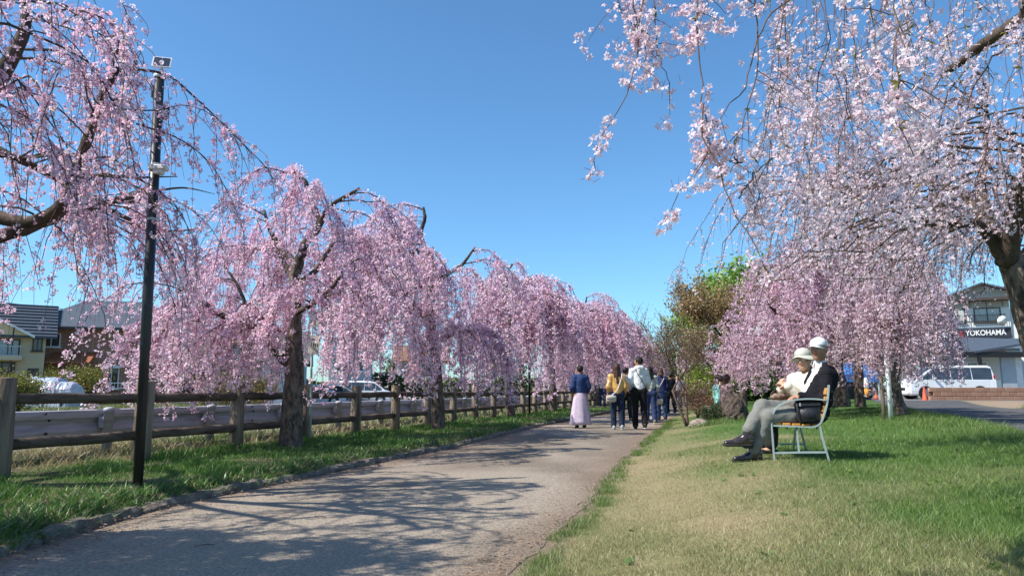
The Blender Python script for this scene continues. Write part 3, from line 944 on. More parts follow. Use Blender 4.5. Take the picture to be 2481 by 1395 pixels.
for px, Yc, pn, st_, lab in ((770, 52, 'paint_white', 'sedan', 'white car glimpsed between the sign post and the next fence post'),
                            (828, 56, 'paint_silver', 'sedan', 'silver car glimpsed beyond the fence in front of the pale blue grey house'),
                            (885, 58, 'paint_white', 'van', 'white van glimpsed through blossom beyond the fence')):
    p = P(px, 940, Yc); car(lab, (p[0], Yc, -.1), PI * .02, 4.2, 1.7, 1.5 if st_ == 'sedan' else 1.8, pn, st_, 'cars parked beyond the left road')

# ------------------------------------------------------------------ shop, wall, cars on the right
zb = .45
Ys = 62.0
def xs(px, Yv=Ys): return P(px, 850, Yv)[0]
def zs_(py, Yv=Ys): return P(2300, py, Yv)[2]
shop = thing('tyre_shop', 'cream gabled shop building with railed upstairs window and black lettered sign board', 'shop', (xs(2350), Ys + 5, zb))
sx0, sx1 = xs(2272), xs(2438)
walls(shop, sx0, sx1, Ys, Ys + 12, zb, zs_(748), M['white_wall'])
ap = xs(2384)
M['panel'] = mat('panel_beige', (.44, .40, .34), (.39, .355, .30), 2, .8, stretch=(3, 3, 1))
b = MB(); b.prism([(sx0, zs_(748)), (sx1 + .0, zs_(748)), (sx1, zs_(711)), (ap, zs_(692)), (sx0, zs_(735))], 1, Ys, Ys + 12); b.build('gable', M['panel'], shop)
for k in range(5):
    xg = sx0 + (sx1 - sx0) * (k + .6) / 5
    MB().box((xg, Ys - .01, zs_(736)), (.04, .03, .7)).build('batten', M['trim_dark'], shop)
b = MB()
b.prism([(sx0 - .6, zs_(741)), (ap, zs_(692)), (ap, zs_(688)), (sx0 - .6, zs_(737))][::-1], 1, Ys - .7, Ys + 12.4)
b.prism([(ap, zs_(692)), (sx1 + .5, zs_(714)), (sx1 + .5, zs_(710)), (ap, zs_(688))][::-1], 1, Ys - .7, Ys + 12.4)
b.build('roof', M['roofblue'], shop)
b = MB(); b.box(((xs(2330) + xs(2440)) / 2, Ys - .5, zs_(729)), (xs(2440) - xs(2330), 1.2, .22)); b.build('canopy', M['trim_dark'], shop)
window(shop, xs(2392), Ys, zs_(765), 1.95, 1.25, frame='d', nv=1); window(shop, xs(2330), Ys, zs_(765), 1.2, 1.25, frame='d', nv=1)
railing(shop, xs(2310), xs(2428), Ys - .35, zs_(781), zs_(765), M['black'], .17)
# sign boards
b = MB(); b.box(((xs(2310) + xs(2435)) / 2, Ys - .5, (zs_(797) + zs_(822)) / 2), (xs(2435) - xs(2310), .3, zs_(797) - zs_(822)), bev=.03)
sb = b.build('sign_board', mat('sign_black', (.025, .027, .035), (.03, .032, .04), 3, .5), shop)
def text(body, x, y, z, size, m, parent, bold=0.0, width=None, ext=.02):
    cu = bpy.data.curves.new('lettering', 'FONT'); cu.body = body; cu.size = size; cu.extrude = ext; cu.offset = bold
    o = bpy.data.objects.new('lettering', cu); COL.objects.link(o)
    bpy.context.view_layer.update()
    w0 = o.dimensions.x or 1
    if width: o.scale = (width / w0, 1, 1)
    cu.materials.append(m)
    dg = bpy.context.evaluated_depsgraph_get(); me = bpy.data.meshes.new_from_object(o.evaluated_get(dg)); sc_ = tuple(o.scale)
    bpy.data.objects.remove(o); o = bpy.data.objects.new('lettering', me); COL.objects.link(o); o.scale = sc_; o.parent = parent
    o.rotation_euler = (PI / 2, 0, 0); o.location = Vector((x, y, z)) - Vector(ROOT[parent.name]); return o
text('YOKOHAMA', xs(2342), Ys - .68, zs_(814), .62, M['white'], sb, .012, xs(2425) - xs(2342))
b = MB()   # red emblem: two slanted bars and a hook
ex, ez = xs(2320), zs_(810); e = .036
for pts in ([(0, 14), (5, 14), (9, 7), (4, 7)], [(8, 14), (16, 14), (15, 11), (9.5, 11)], [(2, 0), (7, 0), (13, 10), (8, 10)], [(10, 0), (17, 0), (17, 3), (11.8, 3)], [(12, 5), (17, 5), (16, 8), (13.8, 8)]):
    b.prism([(ex + a * e, ez - .28 + c * e) for a, c in pts], 1, Ys - .70, Ys - .652)
b.build('emblem', red, sb)
b = MB(); b.box(((xs(2330) + xs(2412)) / 2, Ys - .75, zs_(838)), (xs(2412) - xs(2330), .3, zs_(830) - zs_(848)), bev=.02)
sb2 = b.build('sign_board', mat('sign_navy', (.04, .05, .085), (.045, .055, .09), 3, .5), shop)
text('IGARASHI', xs(2347), Ys - .93, zs_(843), .45, M['white'], sb2, .008, xs(2404) - xs(2347))
b = MB(); b.box(((xs(2285) + xs(2340)) / 2, Ys - .6, zs_(838)), (xs(2340) - xs(2285), 1.0, .5)); b.build('fascia', M['panel'], shop)
b = MB(); b.box(((xs(2285) + xs(2440)) / 2, Ys - 1.2, zs_(855)), (xs(2440) - xs(2285), 2.4, .4)); b.build('eave', M['black'], shop)
# ground floor shutters and window
M['shutter'] = mat('shutter', (.55, .53, .47), (.45, .43, .38), 3, .6, .5, 12, (14, 1, 1))
b = MB(); b.box((xs(2340), Ys - .05, zs_(890)), (xs(2425) - xs(2270), .12, 2.1)); b.build('shutter', M['shutter'], shop)
window(shop, xs(2362), Ys - .12, zs_(888), 1.5, .8, frame='white', nv=1, glass='g')
text('MIW', xs(2317), Ys - .14, zs_(873), .42, mat('letter_green', (.2, .45, .3), (.1, .35, .5), 8, .5), shop)
# satellite dish
c = P(2428, 778, Ys - 1.0)
dish = thing('satellite_dish', 'white round satellite dish beside the upstairs window of the cream shop', 'satellite dish', c)
b = MB(); b.lathe((0, 0, 0), [(.04, .0), (.22, .03), (.38, .12), (.40, .14)], 20); b.V = [rot(v, PI / 2 + .3, 0, .3) + c for v in b.V]; b.build('dish', M['white'], dish, True)
MB().tube([c, c + [0, 1.0, -.2]], .03, 6).build('arm', M['steel'], dish)
# white building at the right edge
wh_ = thing('white_building', 'white walled annex with dark door at the right edge beside the cream shop', 'building', (xs(2500), 62.2, zb))
walls(wh_, sx1 + .05, P(2600, 850, 62)[0], 62.2, 70, zb, P(2450, 752, 62)[2], M['white_wall'])
b = MB(); b.box((P(2452, 850, 62)[0], 62.16, 1.9), (.9, .1, 2.9)); b.build('door', M['greyblue'], wh_)
pv = (shop.location.x, Ys)
for o_ in (shop, dish, wh_): turn(o_, pv, -math.atan2(pv[0], pv[1]) * .8)
# lean-to car port with grey pitched roof
cp = thing('car_port', 'open car port with dark posts and grey tiled pitched roof before the cream shop', 'car port', (P(2400, 900, 44)[0], 44, zb))
Yc0, Yc1 = 43.0, 52.0
def cz(py): return P(2400, py, Yc0)[2]
def cx_(px): return P(px, 850, Yc0)[0]
b = MB()
V = [(cx_(2362), Yc0, cz(850)), (cx_(2540), Yc0, cz(822)), (cx_(2540), Yc1, cz(790)), (cx_(2440), Yc1, cz(800))]
V += [(x, y_, z - .12) for x, y_, z in V]
b.add(V, [(0, 1, 2, 3), (7, 6, 5, 4), (0, 4, 5, 1), (1, 5, 6, 2), (2, 6, 7, 3), (3, 7, 4, 0)]); b.build('roof', M['roofblue'], cp)
b = MB(); b.box(((cx_(2285) + cx_(2540)) / 2, Yc0 + .3, cz(858)), (cx_(2540) - cx_(2285), .5, .3)); b.build('beam', M['black'], cp)
b = MB(); b.box(((cx_(2285) + cx_(2400)) / 2, Yc0 + 1.6, cz(856)), (cx_(2400) - cx_(2285), 2.6, .12)); b.build('roof_slab', M['panel'], cp)
for px, yv in ((2292, Yc0), (2374, Yc0), (2315, Yc0 + 5), (2212, Yc0)):
    x = P(px, 850, yv)[0]; MB().box((x, yv + .1, (zb + cz(862)) / 2), (.17, .17, cz(862) - zb)).build('post', M['black'], cp)
for px in (2400, 2428):
    x = cx_(px); MB().box((x, Yc1 - 2, (zb + cz(860)) / 2), (.6, .1, cz(860) - zb)).build('panel', M['trim_dark'] if px < 2410 else M['greyblue'], cp)
MB().box((cx_(2455), Yc0 + .6, 1.75), (.85, .15, 2.6)).build('panel', M['greyblue'], cp)
MB().box((cx_(2478), Yc0 + .9, 1.9), (.9, .15, 2.9)).build('panel', M['white'], cp)
# block wall, each block its own piece
Yw = 37.5
bw = thing('block_wall', 'low terracotta coloured block wall in front of the white minivan', 'wall', (P(2370, 960, Yw)[0], Yw, .4))
wx0, wx1 = P(2250, 950, Yw)[0], P(2560, 950, Yw)[0]
zb0 = P(2400, 968, Yw)[2] - .05; ztp = P(2400, 938, Yw)[2]
MB().box(((wx0 + wx1) / 2, Yw + .08, (zb0 + ztp) / 2 - .02), (wx1 - wx0 - .04, .08, ztp - zb0 - .04)).build('mortar', mat('mortar', (.19, .11, .075), (.22, .13, .09), 6, .9), bw)
hh = (ztp - zb0) / 3; wb = .39
M['block'] = mat('block', (.36, .20, .135), (.30, .16, .105), 2.3, .9, .4, 30)
M['block2'] = mat('block_pale', (.40, .235, .16), (.34, .19, .13), 2.3, .9, .4, 30)
bb = MB(); bb.box((0, 0, 0), (wb - .018, .17, hh - .018), bev=.008)
bme = [make_mesh('block', bb.V[0], bb.F, M['block']), make_mesh('block', bb.V[0], bb.F, M['block2'])]
for r_ in range(3):
    x = wx0 + (wb / 2 if r_ % 2 == 0 else wb)
    while x < wx1:
        o = link('block', bme[rg.integers(0, 2)], bw)
        o.location = Vector((x, Yw + rg.uniform(-.004, .004), zb0 + hh * (r_ + .5))) - Vector(ROOT[bw.name]); x += wb
# cars
p = P(2288, 950, 41.2)
car('white minivan with dark windows parked behind the low block wall', (p[0], 41.2, .47), PI - .04, 4.75, 1.8, 1.86, 'paint_white', 'van')
p = P(2200, 950, 46.5)
car('silver saloon car whose front shows left of the white minivan', (p[0] + .9, 46.5, .47), PI + .03, 4.5, 1.75, 1.5, 'paint_silver', 'sedan')
p = P(2118, 940, 44)
car('dark car beyond the trees beside the blue awning', (p[0], 48, .47), PI + .5, 4.4, 1.75, 1.7, 'paint_dark', 'van')
# cone and small white and orange bollard
def cone(px, py, h, label, Yq):
    p = P(px, py, Yq)
    t = thing('traffic_cone', label, 'traffic cone', p)
    M.setdefault('cone', mat('cone', (.75, .09, .03), (.65, .07, .02), 5, .5))
    MB().lathe(p, [(h * .2, .03), (h * .16, .06), (h * .04, h)], 14).build('cone', M['cone'], t, True)
    MB().box(p + [0, 0, .015], (h * .5, h * .5, .03)).build('base', M['cone'], t)
cone(2241, 971, .72, 'orange red traffic cone at the left end of the low block wall', 37.0)
cone(2123, 966, .45, 'small orange cone on the tarmac beyond the stake supported tree', 38.0)
p = P(2100, 962, 36)
t = thing('bollard', 'white topped orange bollard beyond the trees beside the blue awning', 'bollard', p)
MB().lathe(p, [(.12, 0), (.12, .42)], 12).build('base', mat('cone_yellow', (.8, .28, .02), (.7, .25, .02), 5, .5), t, True)
MB().lathe(p, [(.11, .42), (.15, .5), (.11, .85), (.05, .95)], 12).build('top', M['white'], t, True)
# blue awning stall
p = P(2052, 965, 40)
st_ = thing('market_stall', 'dark stall under a blue awning behind the trunk beside the seated man', 'stall', (p[0], 40, zb))
M['blue_tarp'] = mat('blue_tarp', (.05, .2, .52), (.04, .15, .42), 3, .5, .4, 8)
x0, x1 = P(1985, 900, 40)[0], P(2108, 900, 40)[0]
za, zb2 = P(2050, 876, 40)[2], P(2050, 912, 40)[2]
b = MB(); b.prism([(39, zb2 + .1), (40.5, za), (42, zb2 + .1), (42, zb2 + .04), (39, zb2 + .04)], 0, x0, x1); b.build('awning', M['blue_tarp'], st_)
b = MB(); b.box(((x0 + x1) / 2, 39, zb2 - .1), (x1 - x0, .03, .4)); b.build('valance', M['blue_tarp'], st_)
for x in (x0 + .05, x1 - .05):
    for yv in (39.05, 41.95): MB().box((x, yv, (zb + zb2) / 2), (.06, .06, zb2 - zb)).build('post', M['steel'], st_)
MB().box(((x0 + x1) / 2, 41.9, (zb + zb2) / 2 + .05), (x1 - x0 - .2, .04, zb2 - zb - .1)).build('dark_interior', M['black'], st_)  # black sheet painting in the shaded, dark interior beneath the awning
MB().box(((x0 + x1) / 2, 39.9, zb + .42), (x1 - x0 - .5, .7, .75)).build('counter', M['black'], st_)

# ------------------------------------------------------------------ rocks
def rock(loc, s, label, m, seed, name='rock', rz=0):
    t = thing(name, label, 'rock', loc)
    rg_ = np.random.default_rng(seed)
    n, k = 26, 16
    V = []
    for i in range(k + 1):
        th = PI * i / k
        for j in range(n):
            ph = 2 * PI * j / n
            d = np.array([math.sin(th) * math.cos(ph), math.sin(th) * math.sin(ph), math.cos(th)])
            q = d * 1.6 + seed
            r = .78 + .45 * fbm(q[0] * 1.1 + q[2] * 1.3, q[1] * 1.1 - q[2], seed, 4) + .26 * (vnoise(q[0] * 4 + q[2] * 3, q[1] * 4 - q[2] * 3, seed + 1) - .5)
            V.append(d * float(r) * np.array(s) * np.array([1, 1, 1 if d[2] > 0 else .6]))
    V = rot(np.array(V), 0, 0, rz) + np.array(loc) + [0, 0, s[2] * .35]
    F = [(i * n + j, i * n + (j + 1) % n, (i + 1) * n + (j + 1) % n, (i + 1) * n + j)[::-1] for i in range(k) for j in range(n)]
    MB().add(V, F).build('stone', m, t)
def on(px, py, Yv):
    q = P(px, py, Yv); q[2] = float(gz(q[0], q[1])); return q
q = on(1777, 990, 17.5); rock(q - [0, 0, .02], (.32, .34, .49), 'large dark rough boulder with the seated long haired person behind it', M['stone'], 5)
q = on(1692, 1000, 17.3); rock(q - [0, 0, .03], (.22, .18, .14), 'low flat brown rock at the path edge by the thin bare tree', M['stone_pale'], 9)
q = on(1870, 985, 19); rock(q - [0, 0, .06], (.13, .12, .12), 'small brown rock on the grass behind the woman on the bench', M['stone_pale'], 3)

# ------------------------------------------------------------------ trees
def batch_tubes(PT, R, n=3):
    """PT (N,K,3), R (N,K) -> vertices and quads of N open tubes"""
    N, K, _ = PT.shape
    T = np.gradient(PT, axis=1)
    T /= np.maximum(np.linalg.norm(T, axis=2, keepdims=True), 1e-9)
    ref = np.array([.83, .41, .37])
    A = np.cross(T, ref); A /= np.maximum(np.linalg.norm(A, axis=2, keepdims=True), 1e-9)
    B = np.cross(T, A)
    V = []
    for j in range(n):
        a = 2 * PI * j / n
        V.append(PT + R[..., None] * (math.cos(a) * A + math.sin(a) * B))
    V = np.stack(V, 2).reshape(-1, 3)
    base = (np.arange(N)[:, None] * K + np.arange(K - 1)[None, :]).ravel() * n
    F = []
    for j in range(n):
        k = (j + 1) % n
        F.append(np.stack([base + j, base + k, base + n + k, base + n + j], 1))
    return V, np.concatenate(F)

def rand_rot(rg, N, down=0.0):
    """random rotation matrices; the third column (the flower's face) leans downwards by `down`"""
    z = rg.normal(size=(N, 3)); z[:, 2] -= down
    z /= np.linalg.norm(z, axis=1, keepdims=True)
    x = rg.normal(size=(N, 3)); x -= z * (x * z).sum(1, keepdims=True); x /= np.linalg.norm(x, axis=1, keepdims=True)
    y = np.cross(z, x)
    return np.stack([x, y, z], 2)

def pom_template(rg, nv, k):
    """ruffled double blossom: k petals, each a cupped quad"""
    out = []
    for _ in range(nv):
        V = []
        for i in range(k):
            a = 2 * PI * i / k + rg.uniform(-.5, .5); el = rg.uniform(-.5, 1.1)
            d = np.array([math.cos(a) * math.cos(el), math.sin(a) * math.cos(el), math.sin(el)])
            t = np.array([-math.sin(a), math.cos(a), 0]); u = np.cross(d, t)
            w = rg.uniform(.42, .62)
            V += [d * .12, d * .75 + t * w + u * .2, d * rg.uniform(.95, 1.15) - u * .1, d * .75 - t * w + u * rg.uniform(-.1, .35)]
        out.append(V)
    return np.array(out)

def star_template(rg, nv):
    """single five petalled flower with a thin red stalk"""
    out = []
    for _ in range(nv):
        V = []; cup = rg.uniform(.15, .75)
        for i in range(5):
            a = 2 * PI * i / 5 + rg.uniform(-.12, .12); el = cup + rg.uniform(-.2, .2)
            d = np.array([math.cos(a) * math.cos(el), math.sin(a) * math.cos(el), math.sin(el)])
            t = np.array([-math.sin(a), math.cos(a), 0]); u = np.cross(d, t)
            V += [d * .06, d * .62 + t * .29 + u * .06, d * 1.05, d * .62 - t * .29 + u * .10]
        s = rg.uniform(-.3, .3, 2)
        V += [[-.05, 0, 0], [.05, 0, 0], [.04 + s[0], s[1], -1.5], [-.04 + s[0], s[1], -1.5]]
        out.append(V)
    return np.array(out)

def scatter_flowers(rg, C, size, cols, tmpl, down=.6, stalk=None):
    N = len(C); nv, m, _ = tmpl.shape
    R = rand_rot(rg, N, down)
    T = tmpl[rg.integers(0, nv, N)] * size[:, None, None]
    V = np.einsum('nij,nmj->nmi', R, T) + C[:, None, :]
    cc = np.repeat(cols[:, None, :], m, 1)
    v = rg.uniform(.80, 1.12, (N, m // 4, 1)); v = np.repeat(v, 4, 1)
    cc = cc * v
    inner = np.zeros(m); inner[0::4] = 1
    cc = cc * (1 - inner[None, :, None] * np.array([.12, .38, .28]))
    if stalk is not None: cc[:, -4:, :] = np.array(stalk)
    F = np.arange(N * m, dtype=np.int32).reshape(-1, 4)
    return V.reshape(-1, 3), F, np.clip(cc.reshape(-1, 3), 0, .92)

PINK = dict(a=(.96, .76, .86), b=(.93, .60, .745), w=(.98, .93, .95))
PALE = dict(a=(.95, .84, .88), b=(.92, .73, .80), w=(.97, .94, .95))

def blossom_cols(rg, N, pal, clump):
    t = np.clip(rg.normal(.35, .3, N) + clump * .5, 0, 1)[:, None]
    c = np.array(pal['a']) * (1 - t) + np.array(pal['b']) * t
    w = (rg.random(N) < .22)[:, None] * rg.uniform(.3, 1, (N, 1))
    return c * (1 - w) + np.array(pal['w']) * w

def weeping_cherry(name, base, limbs, seed, label, pal=PINK, n_arc=60, reach=1.9, rise=.45, drop=1.0, tw=13, tw_len=(.5, 1.5), dens=26, bsize=.03,
                   zlow=1.0, group=None, k=6, star=False, taper=1.0, bias=None, arcs=None, trunk_sides=18, cat='tree', down=.6, wild=.3, arc_from=.3, cluster=1.0, arc_r=.017, nat=(.5, 1.0), spr=1.0, arcb=30, zvar=.5, zfn=None, twp=1.0, afn=None):
    """limbs: list of (points, radii); the first one is the trunk. All in world metres."""
    rg = np.random.default_rng(seed)
    t = thing(name, label, cat, base, group=group)
    bpos = np.array(base, float)
    for i, (pts, rad) in enumerate(limbs):
        n = max(8, int(len(pts) * 5))
        lp = smooth_line(pts, n); lr = np.interp(np.linspace(0, 1, n), np.linspace(0, 1, len(rad)), rad)
        if i == 0 or lr[0] > .085:
            bark_tube(pts, rad, 24 if lr[0] > .12 else 14, .04 if lr[0] > .12 else .08, .19 if star else .13, seed + i).build('trunk' if i == 0 else 'limb', M['bark'] if i == 0 else M['bark_dark'], t, True)
            continue
        j = rg.normal(0, 1, (n, 3)) * lr[:, None] * .13; j[0] = 0; lp = lp + j
        MB().tube(lp, lr, trunk_sides if i == 0 else 10, noise=.10 if i == 0 else .07, seed=seed + i).build('trunk' if i == 0 else 'limb', M['bark'] if i == 0 else M['bark_dark'], t, True)
    # arching branches
    cand = [(np.array(p, float), np.array(r, float)) for p, r in (limbs[1:] if len(limbs) > 1 else limbs)]
    lens = np.array([np.linalg.norm(np.diff(p, axis=0), axis=1).sum() for p, r in cand]); pr = lens / lens.sum()
    K = 12
    A = []; 
    for _ in range(n_arc):
        p, r = cand[rg.choice(len(cand), p=pr)]
        u = rg.uniform(arc_from, 1.0) * (len(p) - 1); i = min(int(u), len(p) - 2)
        S = p[i] + (p[i + 1] - p[i]) * (u - i)
        out = S[:2] - bpos[:2]; az = math.atan2(out[1], out[0]) if np.hypot(*out) > .15 else rg.uniform(0, 2 * PI)
        az += rg.normal(0, 1.0)
        if bias is not None and rg.random() < bias[1]: az = bias[0] + rg.normal(0, .5)
        L = reach * rg.uniform(*nat); ri = rise * rg.uniform(.3, 1.2); dr = drop * rg.uniform(.5, 1.25)
        q = np.linspace(0, 1, K)
        h = L * (1 - (1 - q) ** 1.35)
        z = ri * 3.2 * q * (1 - q) ** 1.1 - dr * q ** 2.3
        wob = np.cumsum(rg.normal(0, .018 * L, (K, 3)), axis=0); wob -= wob[0]
        pts = S + np.stack([h * math.cos(az), h * math.sin(az), z], 1) + wob
        if afn is not None and afn(pts): continue
        A.append(pts)
    if arcs:
        for pts in arcs: A.append(smooth_line(pts, K))
    A = np.array(A)
    A[..., 2] = np.maximum(A[..., 2], zlow + .05)
    AR = np.linspace(1, .22, K)[None, :] * arc_r * rg.uniform(.55, 1.15, (len(A), 1))
    V, F = batch_tubes(A, AR, 5)
    o = link('branches', make_mesh('branches', V - bpos, F, M['bark_dark'], None, True), t); o['kind'] = 'stuff'
    # hanging twigs
    nt = len(A) * tw
    ai = rg.integers(0, len(A), nt); u = rg.uniform(.08, 1, nt) ** .8 * (K - 1); ii = np.minimum(u.astype(int), K - 2)
    S = A[ai, ii] + (A[ai, ii + 1] - A[ai, ii]) * (u - ii)[:, None]
    D = A[ai, ii + 1] - A[ai, ii]; D /= np.maximum(np.linalg.norm(D, axis=1, keepdims=True), 1e-6)
    D = D * .6 + rg.normal(0, .45, (nt, 3)); D[:, 2] = np.abs(D[:, 2]) * .35
    L = tw_len[0] + (tw_len[1] - tw_len[0]) * rg.random(nt) ** twp
    zlow_ = zlow if zfn is None else zfn(S)
    L = np.minimum(L, np.maximum(S[:, 2] - zlow_ - rg.uniform(-.15, zvar, nt), .12))
    KT = 7 if (star or k > 3) else 5; q = np.linspace(0, 1, KT)
    side = D * (.32 * L + .06)[:, None]
    T = S[:, None, :] + side[:, None, :] * (1 - (1 - q) ** 2)[None, :, None]
    T[..., 2] -= (L[:, None] * q[None, :] ** 1.25) * 1.0
    ph = rg.uniform(0, 6.28, (nt, 2))
    T[..., 0] += .03 * np.sin(q * 5 + ph[:, :1]) * q; T[..., 1] += .03 * np.sin(q * 4 + ph[:, 1:]) * q
    V, F = batch_tubes(T, np.linspace(1, .35, KT)[None, :] * .0042 * rg.uniform(.7, 1.3, (nt, 1)) * taper, 3)
    o = link('twigs', make_mesh('twigs', V - bpos, F, M['twig']), t); o['kind'] = 'stuff'
    # blossoms clustered along twigs
    nb = rg.poisson(np.maximum(L * dens, 2)) 
    ti = np.repeat(np.arange(nt), nb)
    s = rg.random(len(ti))
    # clusters: snap to nodes along the twig so blossom comes in bunches
    nodes = np.maximum((L[ti] / (.075 * cluster)).astype(int), 2)
    sn = (np.floor(s * nodes) + .5) / nodes
    keep = _hash((sn * 997).astype(int), ti, seed) > wild
    ti, s, sn = ti[keep], s[keep], sn[keep]
    s = sn * .65 + s * .35
    pos = s * (KT - 1); pi_ = np.minimum(pos.astype(int), KT - 2)
    C_ = T[ti, pi_] + (T[ti, pi_ + 1] - T[ti, pi_]) * (pos - pi_)[:, None]
    offr = bsize * (1.25 if not star else 1.5)
    off = rg.normal(0, offr * .62 * spr, (len(ti), 3)); off[:, 2] -= offr * .5
    # and along the arching branches
    na = len(A) * int(arcb * dens / 26)
    a2 = rg.integers(0, len(A), na); u2 = rg.uniform(.1, 1, na) * (K - 1); i2 = np.minimum(u2.astype(int), K - 2)
    C2 = A[a2, i2] + (A[a2, i2 + 1] - A[a2, i2]) * (u2 - i2)[:, None] + rg.normal(0, offr * .8, (na, 3))
    C_ = np.concatenate([C_ + off, C2])
    clump = vnoise(C_[:, 0] * 1.7 + C_[:, 2] * .9, C_[:, 1] * 1.7 - C_[:, 2] * 1.3, seed) - .5
    cols = blossom_cols(rg, len(C_), pal, clump)
    size = bsize * rg.uniform(.72, 1.2, len(C_))
    if star:
        V, F, CC = scatter_flowers(rg, C_, size, cols, star_template(rg, 10), down, (.17, .04, .05))
    else:
        V, F, CC = scatter_flowers(rg, C_, size, cols, pom_template(rg, 10, k), down)
    o = link('blossom', make_mesh('blossom', V - bpos, F, M['petal'], CC), t); o['kind'] = 'stuff'
    if star:
        pass
    return t, len(F)

def copy_tree(o, loc, rz=0, sc=1.0, label=None):
    c = o.copy(); COL.objects.link(c); c.location = loc; c.rotation_euler = (0, 0, rz); c.scale = (sc, sc, sc)
    if label: c['label'] = label
    for ch in list(o.children):
        d = ch.copy(); COL.objects.link(d); d.parent = c
        for g_ in list(ch.children):
            e = g_.copy(); COL.objects.link(e); e.parent = d
    return c

NQ = {}
LEFTGRP = 'pink weeping cherries in a row along the log fence'
# nearest left tree: trunk just outside the frame, long limbs reaching in
Y1 = 6.3
b1 = np.array([-5.15, 6.2, .08])
Ln = [([b1 + [0, 0, -.1], b1 + [.05, .02, .9], b1 + [.1, .05, 1.6], b1 + [.08, 0, 2.1]], [.21, .16, .14, .12]),
      ([b1 + [.08, 0, 2.05], P(-90, 505, 6.3), P(0, 527, 6.25), P(80, 537, 6.2), P(150, 495, 6.15), P(190, 400, 6.1), P(245, 240, 6.05), P(287, 165, 6.0)], [.10, .072, .06, .056, .052, .048, .040, .022]),
      ([b1 + [.08, 0, 2.05], P(-60, 300, 6.2), P(0, 185, 6.15), P(40, 120, 6.1), P(62, 50, 6.1), P(50, -60, 6.1)], [.11, .08, .075, .06, .045, .03]),
      ([b1 + [.08, 0, 2.0], P(-50, 375, 6.9), P(40, 385, 7.0), P(150, 440, 7.3), P(250, 500, 7.6), P(340, 545, 7.9)], [.09, .055, .042, .034, .028, .02]),
      ([P(250, 500, 7.6), P(350, 470, 8.0), P(440, 455, 8.3), P(520, 470, 8.6)], [.026, .018, .011, .003]),
      ([P(340, 545, 7.9), P(420, 560, 8.2), P(500, 550, 8.5)], [.02, .012, .003]),
      ([P(165, 450, 6.1), P(230, 425, 6.3), P(330, 430, 6.6), P(430, 428, 6.8)], [.028, .018, .012, .004]),
      ([b1 + [.08, 0, 2.0], b1 + [-.6, .4, 2.8], b1 + [-1.2, .6, 3.3]], [.09, .06, .03]),
      ([b1 + [.08, 0, 2.0], b1 + [.2, -.9, 2.7], b1 + [.7, -1.8, 3.2]], [.08, .05, .03]),
      ([b1 + [.08, 0, 2.0], b1 + [.5, 1.0, 2.6], b1 + [.9, 2.0, 3.2]], [.08, .05, .03]),
      ([b1 + [.08, 0, 2.0], [-4.7, 5.4, 2.9], [-4.2, 4.7, 3.5], [-3.7, 4.25, 3.85]], [.08, .06, .045, .03]),
      ([[-4.7, 5.4, 2.9], [-4.6, 5.1, 3.6], [-4.3, 4.7, 4.2], [-4.0, 4.4, 4.5]], [.05, .045, .04, .03]),
      ([[-4.6, 5.1, 3.6], [-4.5, 4.4, 4.2], [-4.4, 3.7, 4.5]], [.04, .035, .03]),
      ([[-4.6, 5.1, 3.6], [-5.0, 5.0, 4.3], [-5.2, 4.4, 4.7]], [.04, .035, .03])]
arcs1 = [[P(287, 165, 6.0), P(400, 180, 6.1), P(470, 235, 6.2), P(560, 320, 6.3), P(682, 442, 6.5)],
         [P(250, 262, 6.05), P(380, 268, 6.3), P(450, 255, 6.4), P(530, 290, 6.5), P(620, 385, 6.6)],
         [P(330, 300, 6.3), P(440, 340, 6.4), P(520, 410, 6.6), P(575, 520, 6.8)],
         [P(80, 210, 6.4), P(170, 215, 6.4), P(225, 270, 6.5), P(262, 380, 6.6)],
         [P(55, 60, 6.1), P(150, 25, 6.0), P(240, 40, 6.0), P(310, 95, 6.0)],
         [P(62, 40, 6.1), P(170, 70, 5.9), P(260, 110, 5.9), P(330, 150, 5.9)],
         [P(60, 120, 6.2), P(160, 130, 6.1), P(210, 200, 6.1), P(250, 300, 6.1)],
         [P(40, 385, 7.0), P(120, 350, 6.8), P(190, 420, 6.7), P(230, 560, 6.7)],
         [P(165, 470, 6.1), P(185, 520, 6.1), P(190, 600, 6.1)],
         [P(250, 500, 7.6), P(400, 480, 7.4), P(500, 540, 7.3), P(560, 640, 7.2)],
         [P(340, 545, 7.9), P(420, 600, 7.8), P(470, 700, 7.7)],
         [P(150, 60, 6.2), P(220, 20, 6.1), P(280, 60, 6.1), P(300, 160, 6.1)]]
_, NQ['t1'] = weeping_cherry('cherry_tree', b1, Ln, 11, 'nearest left weeping cherry, its limbs reaching in from the left edge beside the lamp pole', n_arc=108, arc_r=.0125, twp=1.5, reach=1.8, rise=.40, drop=1.1,
               tw=11, tw_len=(.22, 1.3), dens=40, bsize=.0225, zlow=1.3, zvar=1.5, zfn=lambda S: np.where(S[:, 1] < 5.75, np.where(S[:, 2] > 3.6, 3.1, 2.7), 1.42), group=LEFTGRP, k=5, afn=lambda p: bool(((p[:, 0] / p[:, 1] > -.50) & (p[:, 2] > 2.9)).any()) or p[0, 1] < 2, arcs=arcs1, wild=.36, spr=1.6, arcb=24, bias=(.5, .35), arc_from=.25, cluster=1.2)

